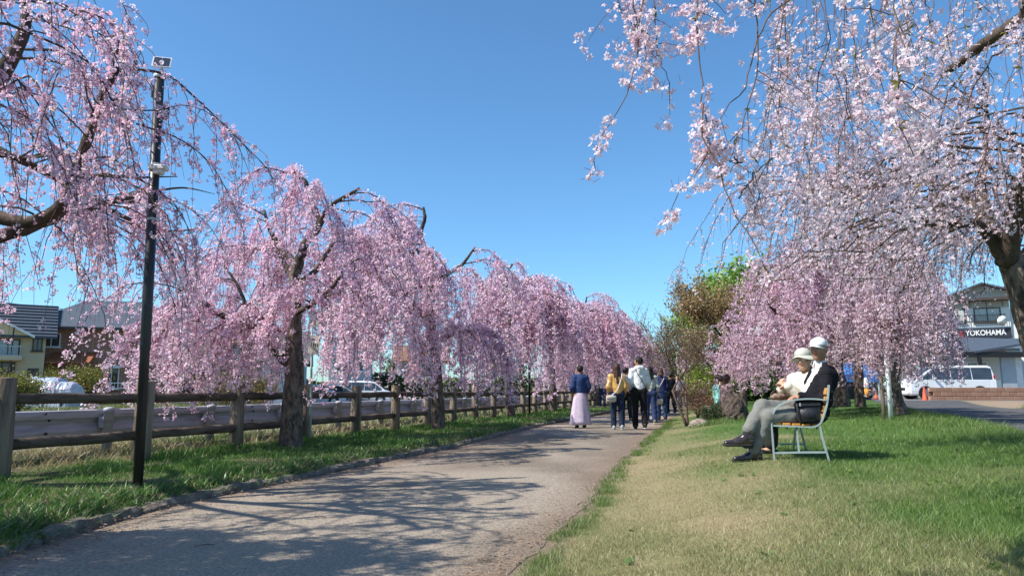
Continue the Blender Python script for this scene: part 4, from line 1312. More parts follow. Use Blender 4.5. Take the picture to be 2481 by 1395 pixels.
# second tree, full trunk in view
def lim(*pp): return [P(*q) for q in pp]
q = P(705, 1092, 10.9); b2 = np.array([q[0], q[1], .1])
L2 = [(lim((705, 1120, 10.9), (704, 1060, 10.9), (708, 980, 10.9), (714, 900, 10.95), (712, 800, 11), (714, 700, 11), (718, 630, 11)), [.20, .16, .148, .14, .125, .105, .075]),
      (lim((716, 660, 11), (735, 600, 10.95), (768, 555, 10.9), (772, 525, 10.9), (748, 475, 10.9), (740, 440, 10.9), (714, 430, 10.85)), [.08, .065, .06, .05, .04, .033, .022]),
      (lim((768, 555, 10.9), (795, 505, 10.8), (830, 480, 10.8), (872, 456, 10.8)), [.05, .035, .03, .022]),
      (lim((702, 885, 10.9), (668, 850, 10.8), (640, 810, 10.7), (600, 785, 10.6), (540, 765, 10.4), (490, 728, 10.2), (450, 690, 10.1)), [.075, .062, .06, .05, .042, .032, .022]),
      (lim((600, 785, 10.6), (595, 740, 10.6), (575, 690, 10.6), (540, 640, 10.6)), [.035, .03, .022, .016]),
      (lim((708, 805, 10.95), (680, 800, 10.9), (655, 812, 10.8)), [.05, .045, .042]),
      (lim((708, 740, 10.95), (680, 745, 10.9), (665, 765, 10.9), (620, 775, 10.8)), [.045, .04, .03, .02]),
      (lim((715, 640, 11), (680, 600, 11.1), (655, 560, 11.2), (640, 510, 11.3)), [.06, .05, .035, .02]),
      (lim((716, 690, 11), (760, 660, 11.6), (800, 600, 12.1), (830, 560, 12.5)), [.06, .045, .03, .02]),
      (lim((714, 760, 11), (760, 735, 10.6), (810, 690, 10.2), (840, 640, 10.0)), [.05, .035, .03, .02]),
      (lim((716, 690, 11), (690, 640, 11.8), (660, 580, 12.4)), [.05, .04, .02])]
tr2, NQ['t2'] = weeping_cherry('cherry_tree', b2, L2, 22, 'second left weeping cherry with thick leaning trunk and dark hollow at its foot', n_arc=86, arc_r=.0125, reach=1.8, rise=.34, drop=1.2, arcb=60,
               tw=15, twp=1.8, tw_len=(.22, 1.5), dens=38, bsize=.034, zlow=.6, zvar=1.0, group=LEFTGRP, k=3, wild=.26, spr=1.35, taper=1.3, cluster=1.4)
hc = P(702, 1043, 10.72)
b = MB()
a = np.linspace(0, 2 * PI, 15)[:-1]
rgh = np.random.default_rng(8).uniform(.8, 1.2, 14)
ring0 = [(hc[0] + .045 * math.cos(x) * g_, hc[1] + .028, hc[2] + .15 * math.sin(x) * g_) for x, g_ in zip(a, rgh)]
ring1 = [(hc[0] + .03 * math.cos(x), hc[1] + .05, hc[2] + .11 * math.sin(x)) for x in a]
ringo = [(hc[0] + .085 * math.cos(x) * g_, hc[1] + .075, hc[2] + .22 * math.sin(x) * g_) for x, g_ in zip(a, rgh[::-1])]
n = 14
b.add(ringo + ring0 + ring1, [(i, (i + 1) % n, n + (i + 1) % n, n + i) for i in range(n)])
b.build('bark_rim', M['bark'], tr2, True)
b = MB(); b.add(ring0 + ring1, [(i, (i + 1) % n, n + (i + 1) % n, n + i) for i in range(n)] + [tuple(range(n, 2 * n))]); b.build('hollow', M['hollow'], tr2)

# third tree, also the pattern for the trees beyond it
q = P(1062, 1048, 15.6); b3 = np.array([q[0], q[1], .1])
L3 = [(lim((1064, 1075, 15.6), (1062, 1040, 15.6), (1060, 960, 15.6), (1056, 880, 15.6), (1046, 800, 15.6), (1040, 730, 15.6), (1036, 660, 15.6)), [.17, .14, .125, .115, .10, .085, .06]),
      (lim((1036, 680, 15.6), (1035, 620, 15.6), (1020, 570, 15.6), (1029, 530, 15.5), (1026, 502, 15.5)), [.07, .055, .045, .04, .025]),
      (lim((1050, 830, 15.6), (1085, 815, 15.3), (1130, 800, 15.0), (1160, 830, 14.8)), [.06, .05, .04, .02]),
      (lim((1045, 790, 15.6), (1010, 745, 15.9), (980, 700, 16.0), (960, 640, 16.1)), [.055, .045, .035, .02]),
      (lim((1038, 700, 15.6), (1075, 670, 15.4), (1120, 640, 15.2), (1150, 600, 15.1)), [.055, .045, .035, .02]),
      (lim((1038, 720, 15.6), (1030, 660, 16.4), (1050, 600, 17.1)), [.05, .04, .02]),
      (lim((1038, 720, 15.6), (1010, 670, 14.8), (1000, 610, 14.2)), [.05, .04, .02]),
      (lim((1034, 640, 15.6), (1000, 590, 15.5), (985, 560, 15.5), (1005, 545, 15.4)), [.04, .03, .025, .015])]
tr3, NQ['t3'] = weeping_cherry('cherry_tree', b3, L3, 33, 'third left weeping cherry, slim straight trunk close behind a fence post', n_arc=74, arc_r=.0125, reach=1.75, rise=.34, drop=1.25, arcb=60,
               tw=14, twp=1.7, tw_len=(.3, 1.7), dens=28, bsize=.041, spr=1.3, zlow=.75, group=LEFTGRP, k=3, wild=.15, taper=1.6, trunk_sides=12, cluster=1.6)
q = P(1235, 1012, 23.0); b4 = np.array([q[0], q[1], .1])
L4 = [(lim((1238, 1030, 23), (1236, 1000, 23), (1232, 920, 23), (1234, 850, 23), (1230, 780, 23), (1228, 700, 23)), [.17, .14, .12, .11, .10, .07]),
      (lim((1228, 720, 23), (1250, 690, 22.8), (1275, 684, 22.6), (1300, 695, 22.6)), [.08, .07, .05, .03]),
      (lim((1228, 720, 23), (1225, 680, 23.6), (1240, 640, 24.2)), [.06, .05, .03]),
      (lim((1230, 760, 23), (1180, 720, 22.6), (1150, 680, 22.3)), [.06, .05, .03]),
      (lim((1230, 770, 23), (1270, 750, 22.2), (1300, 720, 21.6)), [.06, .05, .03]),
      (lim((1230, 770, 23), (1225, 730, 21.9), (1215, 690, 21.2)), [.06, .05, .03])]
tr4, NQ['t4'] = weeping_cherry('cherry_tree', b4, L4, 44, 'fourth left weeping cherry whose bare stub reaches over the far lamp pole', n_arc=66, arc_r=.014, reach=2.1, rise=.4, drop=1.6, arcb=50,
               tw=12, twp=1.5, tw_len=(.4, 2.0), dens=22, bsize=.052, spr=1.3, zlow=.6, group=LEFTGRP, k=3, wild=.12, taper=2.2, trunk_sides=10, cluster=1.6)
ll = ['fifth left weeping cherry, just beyond the far lamp pole', 'weeping cherry in the left row behind the person in the long pale skirt',
      'weeping cherry in the left row behind the woman in the gold blouse', 'weeping cherry in the left row seen over the white hooded man',
      'small far weeping cherry where the left row meets the bare tree', 'farthest weeping cherry at the end of the left row']
for i, (yv, rz, sc) in enumerate(((29.0, 1.1, 1.0), (34.5, 2.9, .98), (40.5, 4.4, 1.0), (47.0, 2.0, 1.03), (55.0, .4, 1.0), (64.0, 3.3, 1.0))):
    copy_tree((tr4, tr3)[i % 2] if i < 4 else tr4, (float(XF(yv)) + .35, yv, .1), rz, sc * (1.12 if (i % 2 and i < 4) else 1.0), ll[i])
# tree beside the viewer on the left, whose shade falls over the near path
b0_ = np.array([-5.1, 2.3, .08])
L0 = [([b0_ + [0, 0, -.1], b0_ + [.05, .05, 1.0], b0_ + [.1, 0, 2.0], b0_ + [.05, .1, 2.5]], [.20, .15, .13, .10])]
for e_ in ((-4.7, 3.6, 3.5), (-4.1, 3.2, 3.9), (-3.9, 2.3, 3.9), (-5.6, 3.3, 3.8), (-5.6, 1.4, 3.7), (-4.4, 1.3, 3.9), (-4.8, 2.7, 4.4)):
    e_ = np.array(e_); L0.append(([b0_ + [.08, .05, 2.2], (b0_ + [0, 0, 2.9]) * .5 + e_ * .5, e_], [.08, .06, .03]))
weeping_cherry('cherry_tree', b0_, L0, 99, 'dense weeping cherry beside the viewer, its shade lying over the near path', n_arc=95, reach=1.0, rise=.25, drop=.9, tw=7, twp=1.3,
               tw_len=(.3, 1.3), dens=18, bsize=.05, zlow=1.3, k=3, wild=.1, cluster=1.5, group=LEFTGRP)
# a second line of pink trees across the far end of the path
for i, (X, Y_, rz, sc) in enumerate(((22, 84, 0.5, 1.3), (28, 92, 2.5, 1.3))):
    c_ = copy_tree(tr4, (X, Y_, .1), rz, sc, ['distant pink tree closing the view where the path ends', 'distant pink tree right of the end of the path'][i])
    c_['group'] = 'distant pink trees at the end of the path'

# ---- right side
# big pink tree behind the couple
Yp = 20.0
q = P(2030, 972, Yp); bp = np.array([q[0], q[1], float(gz(q[0], q[1])) - .03])
Lp = [(lim((2034, 985, 20), (2030, 940, 20), (2022, 890, 20), (2026, 830, 20), (2020, 780, 20), (2025, 740, 20)), [.30, .24, .21, .19, .16, .12]),
      (lim((2022, 780, 20), (1980, 700, 19.6), (1945, 640, 19.2), (1915, 600, 19)), [.11, .08, .06, .03]),
      (lim((2022, 780, 20), (2030, 690, 19.6), (2020, 620, 19.2), (1990, 555, 19)), [.11, .08, .06, .03]),
      (lim((2022, 780, 20), (2060, 680, 20.6), (2080, 600, 20.8), (2060, 545, 21)), [.11, .08, .06, .03]),
      (lim((2022, 770, 20), (2050, 700, 19.8), (2080, 640, 19.6), (2110, 600, 19.4)), [.11, .08, .06, .03]),
      (lim((2022, 800, 20), (1960, 790, 19.0), (1905, 770, 18.4), (1860, 740, 18)), [.10, .07, .05, .03]),
      (lim((2022, 760, 20), (2010, 690, 20.6), (1990, 630, 21)), [.10, .07, .03]),
      (lim((2022, 790, 20), (2060, 740, 21.5), (2110, 690, 22.5)), [.09, .06, .03]),
      (lim((2022, 790, 20), (2060, 760, 19), (2095, 720, 18.3)), [.09, .06, .03]),
      (lim((2022, 760, 20), (1960, 680, 20.8), (1900, 640, 21.5)), [.09, .06, .03])]
_, NQ['p'] = weeping_cherry('cherry_tree', bp, Lp, 55, 'big pink weeping cherry with dark rugged trunk directly behind the seated man', n_arc=165, reach=2.25, rise=.45, drop=2.0,
               tw=11, twp=1.5, tw_len=(.35, 2.0), dens=20, bsize=.042, spr=1.3, zlow=.95, k=3, wild=.12, taper=1.8, cluster=1.5, pal=dict(a=(.95, .74, .84), b=(.91, .58, .72), w=(.97, .91, .94)), bias=(PI, .12))
# leaning pink tree left of the couple
q = P(1905, 975, 23); bq = np.array([q[0], q[1], float(gz(q[0], q[1]))])
Lq = [(lim((1908, 985, 23), (1900, 930, 23), (1880, 880, 23), (1868, 840, 23)), [.17, .14, .12, .10]),
      (lim((1868, 850, 23), (1850, 810, 22.6), (1826, 790, 22)), [.09, .06, .03]),
      (lim((1868, 850, 23), (1890, 790, 23), (1920, 740, 23)), [.09, .06, .03]),
      (lim((1868, 850, 23), (1860, 790, 24), (1850, 750, 25)), [.09, .06, .03])]
_, NQ['q'] = weeping_cherry('cherry_tree', bq, Lq, 56, 'leaning pink weeping cherry left of the woman on the bench', n_arc=52, reach=1.7, rise=.35, drop=1.3,
               tw=11, tw_len=(.5, 1.5), dens=16, bsize=.042, zlow=.95, k=3, wild=.12, taper=1.8, cluster=1.5, pal=dict(a=(.95, .74, .85), b=(.90, .58, .74), w=(.97, .90, .94)), bias=(PI, .3))
# pale tree with stake
PALE2 = dict(a=(.93, .80, .86), b=(.88, .66, .76), w=(.96, .91, .93))
q = P(2178, 995, 16.5); br = np.array([q[0], q[1], float(gz(q[0], q[1]))])
Lr = [(lim((2186, 1003, 16.5), (2176, 965, 16.5), (2170, 920, 16.5), (2172, 880, 16.5), (2165, 820, 16.5), (2160, 760, 16.5)), [.15, .10, .09, .085, .075, .06]),
      (lim((2160, 790, 16.5), (2140, 730, 16.3), (2110, 690, 16.2), (2070, 670, 16)), [.06, .045, .03, .02]),
      (lim((2160, 780, 16.5), (2185, 720, 16.4), (2180, 650, 16.3), (2175, 600, 16.2)), [.06, .045, .03, .02]),
      (lim((2165, 800, 16.5), (2200, 760, 16.2), (2225, 730, 16)), [.05, .035, .02]),
      (lim((2160, 770, 16.5), (2150, 700, 17.4), (2170, 640, 18)), [.05, .035, .02]),
      (lim((2160, 770, 16.5), (2180, 720, 15.6), (2200, 670, 15)), [.05, .035, .02])]
_, NQ['r'] = weeping_cherry('cherry_tree', br, Lr, 66, 'pale pink weeping cherry with slim leaning trunk tied beside a white stake', n_arc=88, reach=1.05, rise=.4, drop=1.3,
               tw=12, twp=1.6, tw_len=(.3, 1.6), dens=24, bsize=.034, spr=1.4, zlow=1.05, k=3, wild=.2, taper=1.5, cluster=1.5, pal=PALE2)
q = P(2082, 977, 24); bs = np.array([q[0], q[1], float(gz(q[0], q[1]))])
Ls = [(lim((2086, 985, 24), (2082, 950, 24), (2080, 900, 24), (2078, 840, 24), (2085, 780, 24)), [.19, .16, .15, .13, .10]),
      (lim((2082, 800, 24), (2110, 740, 23.6), (2150, 690, 23.4)), [.08, .06, .03]),
      (lim((2082, 800, 24), (2060, 740, 24.4), (2040, 680, 24.6)), [.08, .06, .03]),
      (lim((2080, 820, 24), (2130, 790, 23), (2180, 760, 22.4)), [.08, .05, .03]),
      (lim((2082, 800, 24), (2100, 740, 25.4), (2130, 680, 26)), [.08, .06, .03])]
_, NQ['s'] = weeping_cherry('cherry_tree', bs, Ls, 67, 'pale weeping cherry with short grey trunk between the dark trunk and the white stake', n_arc=64, reach=1.7, rise=.5, drop=1.8,
               tw=11, tw_len=(.8, 2.0), dens=14, bsize=.05, zlow=1.3, k=3, wild=.15, taper=2, cluster=1.5, pal=PALE2)
# stakes
for px, py, h, r_, m_, lab in ((2157, 1000, 1.62, .052, M['white'], 'white painted stake beside the slim leaning cherry trunk'),
                               (2140, 997, .95, .04, M['log'], 'short grey wooden stake left of the white stake')):
    q = P(px, py, 16.0); q[2] = float(gz(q[0], q[1]))
    t = thing('tree_stake', lab, 'stake', q)
    MB().tube([q - [0, 0, .1], q + [.01, 0, h * .5], q + [.0, 0, h - .02], q + [0, 0, h]], [r_, r_, r_, r_ * .7], 10).build('stake', m_, t, True)

# near pale tree on the right edge, trunk and crown
bt = np.array([5.95, 7.1, .42])
Lt = [([bt + [0, 0, -.1]] + lim((2590, 1020, 7.1), (2542, 900, 7.1), (2500, 790, 7.1), (2468, 690, 7.1), (2438, 610, 7.1), (2400, 550, 7.1)), [.22, .165, .14, .13, .12, .105, .07]),
      (lim((2430, 620, 7.1), (2390, 560, 7.0), (2350, 540, 6.8), (2300, 560, 6.6)), [.07, .05, .035, .02]),
      (lim((2440, 640, 7.1), (2460, 520, 6.8), (2500, 400, 6.4), (2560, 250, 5.9), (2600, 120, 5.2)), [.11, .09, .08, .07, .06]),
      (lim((2420, 600, 7.1), (2380, 480, 7.4), (2385, 380, 7.6), (2392, 290, 7.8), (2385, 255, 7.8)), [.08, .05, .035, .025, .015]),
      (lim((2430, 610, 7.1), (2330, 470, 7.8), (2200, 430, 8.2), (2100, 460, 8.6), (2030, 465, 8.8)), [.06, .04, .03, .02, .01]),
      (lim((2440, 640, 7.1), (2400, 520, 8.4), (2380, 440, 9.2)), [.07, .05, .03]),
      (lim((2450, 680, 7.1), (2520, 560, 7.6), (2600, 450, 8)), [.07, .05, .03])]
_, NQ['near'] = weeping_cherry('cherry_tree', bt, Lt, 77, 'near pale blossom cherry with rough trunk leaning in at the right edge', n_arc=120, reach=1.9, rise=.35, drop=1.05,
               tw=10, twp=1.5, tw_len=(.2, 1.2), dens=33, bsize=.0215, spr=1.5, zlow=2.1, zvar=.7, star=True, wild=.3, taper=.9, cluster=1.1, pal=PALE, bias=(PI * .93, .30), down=.3)

# overhanging limb and its hanging sprays, close to the viewer
rg = np.random.default_rng(91)
bo_ = np.array([5.4, 2.6, .28])
t = thing('cherry_tree', 'white blossomed weeping cherry standing right of the viewer, its long sprays hanging into the sky', 'tree', bo_)
bark_tube(np.array([bo_ + [0, 0, -.1], bo_ + [-.1, .1, .9], bo_ + [-.25, .3, 1.8], bo_ + [-.5, .5, 2.5]]), [.24, .18, .14, .12], seed=3).build('trunk', M['bark'], t, True)
limb_pts = [bo_ + [-.5, .5, 2.5], P(2620, -30, 3.5), P(2481, 42, 3.9), P(2400, 95, 4.1), P(2340, 140, 4.3), P(2285, 182, 4.5)]
def limb(pts, rad, seed=1, n=26):
    lp = smooth_line(pts, n); lr = np.interp(np.linspace(0, 1, n), np.linspace(0, 1, len(rad)), rad)
    lp = lp + rg.normal(0, 1, (n, 3)) * lr[:, None] * .15
    MB().tube(lp, lr, 10, noise=.09, seed=seed).build('limb', M['bark_dark'], t, True)
limb(limb_pts, [.09, .05, .036, .031, .028, .022])
limb([bo_ + [-.5, .5, 2.5], P(2400, -330, 3.1), P(2150, -300, 2.9), P(1900, -260, 2.7), P(1600, -220, 2.6)], [.09, .05, .04, .03, .016], 2)
limb([bo_ + [-.5, .5, 2.5], P(2500, -420, 2.4), P(2300, -420, 2.0), P(2150, -360, 1.8)], [.08, .045, .03, .02], 4)
limb([bo_ + [-.5, .5, 2.5], P(2560, -250, 4.4), P(2350, -200, 4.6), P(2050, -180, 4.8), P(1950, -160, 5.0)], [.08, .045, .035, .02, .01], 5)
strands = []   # (points, flowers per metre, first share bare, spread)
def S_(pts, Ys_, dens=120, bare=0.0, spread=1.0, r=.0032):
    strands.append(([P(a, c, Ys_[0] + (Ys_[1] - Ys_[0]) * i / (len(pts) - 1)) for i, (a, c) in enumerate(pts)], dens, bare, spread, r))
S_([(1570, -140), (1562, 0), (1548, 60), (1545, 110), (1538, 160), (1525, 210), (1495, 270), (1460, 330), (1437, 388)], (2.5, 2.4), 120)
S_([(1500, -100), (1495, 0), (1520, 40), (1560, 80), (1580, 140)], (2.6, 2.5), 170, 0, 1.6)
S_([(1600, -120), (1585, 20), (1590, 90), (1600, 150), (1625, 200)], (2.6, 2.5), 170, 0, 1.5)
S_([(1530, -120), (1535, 20), (1560, 100), (1570, 190)], (2.55, 2.5), 170, 0, 1.4)
S_([(1700, -140), (1692, 0), (1690, 80), (1695, 160), (1700, 230), (1712, 300), (1722, 350), (1690, 420), (1640, 480), (1605, 552)], (2.4, 2.3), 125)
S_([(1720, -100), (1712, 0), (1690, 70), (1650, 120)], (2.5, 2.4), 160, 0, 1.3)
S_([(1705, 250), (1700, 300), (1712, 350), (1735, 390), (1750, 440), (1775, 500), (1815, 570), (1850, 640), (1870, 690)], (2.3, 2.2), 70)
S_([(1700, 310), (1715, 340), (1735, 365)], (2.3, 2.35), 330, 0, 1.8)
S_([(1925, -10), (1880, 25), (1845, 70), (1822, 140), (1800, 210), (1765, 260), (1735, 308)], (2.7, 2.4), 70, .93, 1, .004)
S_([(1830, -60), (1830, 20), (1836, 110), (1830, 200), (1812, 250), (1800, 300), (1780, 345), (1765, 390)], (2.4, 2.4), 115, .33, 1.1)
S_([(1800, -80), (1815, 0), (1850, 10)], (2.4, 2.4), 220, 0, 1.2)
S_([(1780, 380), (1790, 395), (1740, 375)], (2.4, 2.35), 300, 0, 1.5)
S_([(1790, 480), (1810, 450), (1830, 420), (1860, 395), (1890, 370)], (2.3, 2.5), 60)
# thick near spray in the middle of the right half
S_([(2165, -160), (2168, 0), (2170, 90), (2172, 180), (2178, 250), (2180, 300), (2190, 330)], (1.75, 1.7), 150, .15, 1.2, .0024)
S_([(2120, -60), (2150, 20), (2190, 60)], (1.9, 1.8), 170, 0, 1.4)
# the mass of hanging strands on the right
for i in range(58):
    x0 = rg.uniform(1870, 2500) if i % 4 else rg.uniform(1880, 2120); Yd = rg.uniform(2.5, 5.0)
    top = rg.uniform(-140, -20) if Yd < 3.4 or rg.random() < .5 else 180 - (2481 - x0) * .1 - rg.uniform(0, 200)
    low = rg.uniform(160, 560)
    if x0 > 2200: low = rg.uniform(120, 380) if x0 < 2330 else rg.uniform(100, 330)
    if x0 < 2060: low = rg.uniform(320, 620)
    n_ = 7; dr = rg.normal(-15, 55)
    pts = [(x0 + dr * (k / n_) ** 1.6 + rg.normal(0, 10), top + (low - top) * k / n_) for k in range(n_ + 1)]
    S_(pts, (Yd, Yd - .1), rg.uniform(45, 115) * (1.1 if x0 < 2250 else .75), rg.uniform(0, .45), rg.uniform(.8, 1.4), .0026)
for i in range(24):
    x0 = rg.uniform(1880, 2260); Yd = rg.uniform(3.4, 5.2); top = rg.uniform(180, 400); low = top + rg.uniform(120, 280)
    pts = [(x0 + rg.normal(0, 8) + 10 * k, top + (low - top) * k / 5) for k in range(6)]
    S_(pts, (Yd, Yd), rg.uniform(90, 150), 0, 1.4, .0022)
ST_ = []; SR = []; C_ = []; SZ = []; leafp = []
for pts, dens, bare, spread, r in strands:
    lp = smooth_line(pts, 16); lp = lp + np.concatenate([[[0, 0, 0]], rg.normal(0, .004, (15, 3))])
    ST_.append(lp); SR.append(np.linspace(1, .4, 16) * r)
    L = np.linalg.norm(np.diff(lp, axis=0), axis=1).sum()
    nn = max(2, int(L / .055)); node_u = np.sort(rg.uniform(max(bare, .02), 1, nn)); node_u[-1] = .995
    per = max(1, int(dens * 1.1 * L * (1 - bare) / nn))
    for uu in node_u:
        p_ = uu * 15; i_ = min(int(p_), 14); c = lp[i_] + (lp[i_ + 1] - lp[i_]) * (p_ - i_)
        m_ = rg.poisson(per)
        if rg.random() < .12 and bare < .9: leafp.append(c)
        if m_ == 0: continue
        if rg.random() < .38:
            dd = rg.normal(0, 1, 3) * [1, .6, .4] + [0, 0, -.45]; dd /= np.linalg.norm(dd); bl_ = rg.uniform(.05, .15)
            br_ = np.array([c + dd * bl_ * q_ + np.array([0, 0, -.35 * bl_ * q_ * q_]) for q_ in np.linspace(0, 1, 16)])
            ST_.append(br_); SR.append(np.linspace(.0018, .0009, 16)); c = br_[-1]
            if rg.random() < .5: C_.append(br_[8] + rg.normal(0, .02, (3, 3))); SZ.append(rg.uniform(.0135, .0185, 3))
        d = rg.normal(0, 1, (m_, 3)) + rg.normal(0, .5, 3) + np.array([0, 0, -.7]); d /= np.linalg.norm(d, axis=1, keepdims=True)
        C_.append(c + d * rg.uniform(.018, .040, (m_, 1)) * spread); SZ.append(rg.uniform(.0135, .0185, m_))
V, F = batch_tubes(np.array(ST_), np.array(SR), 5)
o = link('twigs', make_mesh('twigs', V - bo_, F, M['twig_light'], None, True), t); o['kind'] = 'stuff'
C_ = np.concatenate(C_); SZ = np.concatenate(SZ)
cols = blossom_cols(rg, len(C_), PALE, np.zeros(len(C_)) - .3)
V, F, CC = scatter_flowers(rg, C_, SZ, cols, star_template(rg, 24), .2, (.20, .05, .055))
o = link('blossom', make_mesh('blossom', V - bo_, F, M['petal'], CC), t); o['kind'] = 'stuff'
NQ['over'] = len(F)
# young leaves at the nodes
LV = []; LF = []; LC = []
for c in leafp:
    for _ in range(rg.integers(2, 5)):
        d = rg.normal(0, 1, 3) + [0, 0, -.2]; d /= np.linalg.norm(d); s = np.cross(d, rg.normal(0, 1, 3)); s /= np.linalg.norm(s)
        l = rg.uniform(.018, .032); u = np.cross(d, s)
        i = len(LV); LV += [c, c + d * l * .5 + s * l * .17, c + d * l - u * l * .1, c + d * l * .5 - s * l * .17 + u * l * .08]
        LF.append((i, i + 1, i + 2, i + 3)); col = np.array([.16, .20, .04]) * rg.uniform(.6, 1.3) + np.array([.10, 0, 0]) * rg.random(); LC += [col] * 4
o = link('leaves', make_mesh('leaves', np.array(LV) - bo_, np.array(LF), M['leaf'], np.array(LC)), t); o['kind'] = 'stuff'

# ---- ordinary trees and shrubs
def branchy(rg, start, d0, L0, r0, levels=3, kids=5, spread=.8, up=.25, K=6):
    """recursive branching; returns polylines with radii and the tips"""
    lines = []; cur = [(np.array(start, float), np.array(d0, float), L0, r0)]
    for lv in range(levels + 1):
        nxt = []
        for (s, d, L, r) in cur:
            d = d / np.linalg.norm(d); pts = [s]; dd = d
            for k in range(K - 1):
                dd = dd + rg.normal(0, .13, 3) + np.array([0, 0, up * .12]); dd /= np.linalg.norm(dd); pts.append(pts[-1] + dd * L / (K - 1))
            pts = np.array(pts); lines.append((pts, np.linspace(r, r * .45, K)))
            if lv < levels:
                for c in range(kids):
                    u = rg.uniform(.3, 1) * (K - 1); i = min(int(u), K - 2); q_ = pts[i] + (pts[i + 1] - pts[i]) * (u - i)
                    a = rg.normal(0, 1, 3); a /= np.linalg.norm(a)
                    nd = dd * .8 + a * spread + np.array([0, 0, up]); nxt.append((q_, nd, L * rg.uniform(.5, .78), r * .5))
        cur = nxt
    return lines

def leafy(name, label, base, h, rad, seed, nleaf, lsize, cols, stems=1, levels=3, kids=5, cat='tree', group=None, lean=(0, 0), spread=.85, trunk_h=.3, bark='bark_dark', r0=None, flat=1.0, minr=.004):
    rg = np.random.default_rng(seed); t = thing(name, label, cat, base, group=group); base = np.array(base, float)
    L = []
    for s in range(stems):
        d = np.array([rg.normal(0, .25) * (stems > 1) + lean[0], rg.normal(0, .25) * (stems > 1) + lean[1], 1.0])
        r = r0 or h * .022
        th = h * trunk_h
        top = base + d * th
        if trunk_h > .05:
            MB().tube(smooth_line([base - [0, 0, .08], base + d * th * .5 + rg.normal(0, .03, 3) * h * .2, top], 7), np.linspace(r * 1.3, r * .8, 7), 9, noise=.08, seed=seed).build('trunk', M[bark], t, True)
        for k in range(4 if stems == 1 else 2):
            a = 2 * PI * (k + rg.random() * .6) / (4 if stems == 1 else 2) + s
            L += branchy(rg, top - d * .02, np.array([math.cos(a) * rad / h * 1.2, math.sin(a) * rad / h * 1.2, .8 * flat]), (h - th) * .52, r * .6, levels - 1, kids, spread)
    PT = np.array([l[0] for l in L]); RR = np.maximum(np.array([l[1] for l in L]), minr)
    k_ = (base + [0, 0, h * .55])
    V, F = batch_tubes(PT, RR, 4)
    o = link('branches', make_mesh('branches', V - base, F, M[bark], None, True), t); o['kind'] = 'stuff'
    if nleaf:
        tips = PT[-int(len(PT) * .75):, 2:, :].reshape(-1, 3)
        C_ = tips[rg.integers(0, len(tips), nleaf)] + rg.normal(0, lsize * 2.2, (nleaf, 3))
        z = rg.normal(size=(nleaf, 3)); z /= np.linalg.norm(z, axis=1, keepdims=True)
        x = np.cross(z, rg.normal(size=(nleaf, 3))); x /= np.linalg.norm(x, axis=1, keepdims=True)
        s = lsize * rg.uniform(.6, 1.3, (nleaf, 1))
        V = np.stack([C_ - z * s, C_ + x * s * .5, C_ + z * s, C_ - x * s * .5], 1).reshape(-1, 3)
        ci = rg.random(nleaf)[:, None]; clump = vnoise(C_[:, 0] * 1.5, C_[:, 2] * 1.5 + C_[:, 1], seed)[:, None]
        ci = np.clip(ci * .6 + clump * .5, 0, 1)
        cc = np.array(cols[0]) * (1 - ci) + np.array(cols[1]) * ci
        o = link('leaves', make_mesh('leaves', V - base, np.arange(nleaf * 4, dtype=np.int32).reshape(-1, 4), M['leaf'], np.repeat(cc, 4, 0)), t); o['kind'] = 'stuff'
    return t

def gb(px, py, Y_):
    q_ = P(px, py, Y_); return (q_[0], q_[1], float(gz(q_[0], q_[1])))
GREEN = ((.10, .22, .03), (.28, .42, .07)); YEL = ((.30, .24, .03), (.16, .20, .04)); RUST = ((.26, .14, .06), (.34, .25, .11)); DG = ((.03, .06, .018), (.06, .09, .03))
leafy('broadleaf_tree', 'bright green fresh leaved tree rising behind the rust coloured tree', gb(1812, 960, 48), 9.2, 5.2, 101, 21000, .16, GREEN, levels=4, kids=5, spread=.9)
leafy('maple_tree', 'rust brown budding tree left of the big pink cherry', gb(1800, 965, 33), 6.5, 4.6, 102, 22000, .062, RUST, levels=4, kids=6, spread=.75, flat=.8, minr=.007)
leafy('maple_tree', 'smaller brown budding tree between the bare tree and the rust tree', gb(1738, 965, 38), 5.2, 3.0, 103, 8000, .06, ((.26, .18, .09), (.38, .30, .15)), levels=4, kids=5, spread=.75, minr=.007)
leafy('bare_tree', 'thin bare tree with forked stems at the right edge of the path', gb(1665, 1000, 18.5), 2.6, 1.25, 104, 900, .02, ((.34, .28, .14), (.26, .24, .10)), stems=2, levels=4, kids=5, r0=.032, spread=.75, bark='twig_light', minr=.0035, lean=(-.12, 0), trunk_h=.34)
leafy('bare_tree', 'larger bare grey tree behind the thin bare tree', gb(1650, 975, 36), 5.4, 2.6, 105, 2500, .04, ((.30, .22, .13), (.36, .30, .18)), stems=2, levels=4, kids=5, r0=.06, spread=.8, bark='twig_light', minr=.008)
leafy('shrub', 'bare brown twiggy hedge bush beside the far end of the path', gb(1690, 985, 21), 1.35, .8, 106, 3500, .022, ((.20, .12, .07), (.28, .19, .11)), stems=7, levels=3, kids=5, cat='shrub', r0=.016, trunk_h=.1, spread=.9)
leafy('shrub', 'dark green low shrub left of the big boulder', gb(1738, 985, 17.8), .62, .55, 107, 5200, .022, DG, stems=9, levels=3, kids=5, cat='shrub', r0=.012, trunk_h=.05, spread=1.1)
leafy('shrub', 'reddish brown shrub behind the dark green shrub', gb(1715, 975, 20), .85, .6, 108, 2500, .022, ((.16, .07, .04), (.24, .13, .07)), stems=7, levels=3, kids=5, cat='shrub', r0=.012, trunk_h=.05, spread=1.0)
leafy('shrub', 'bright yellow green bushes beyond the shrub behind the seated strangers', gb(1725, 950, 42), 3.0, 3.0, 109, 9000, .08, ((.16, .26, .03), (.30, .38, .06)), stems=9, levels=3, kids=5, cat='shrub', trunk_h=.08, spread=1.0)
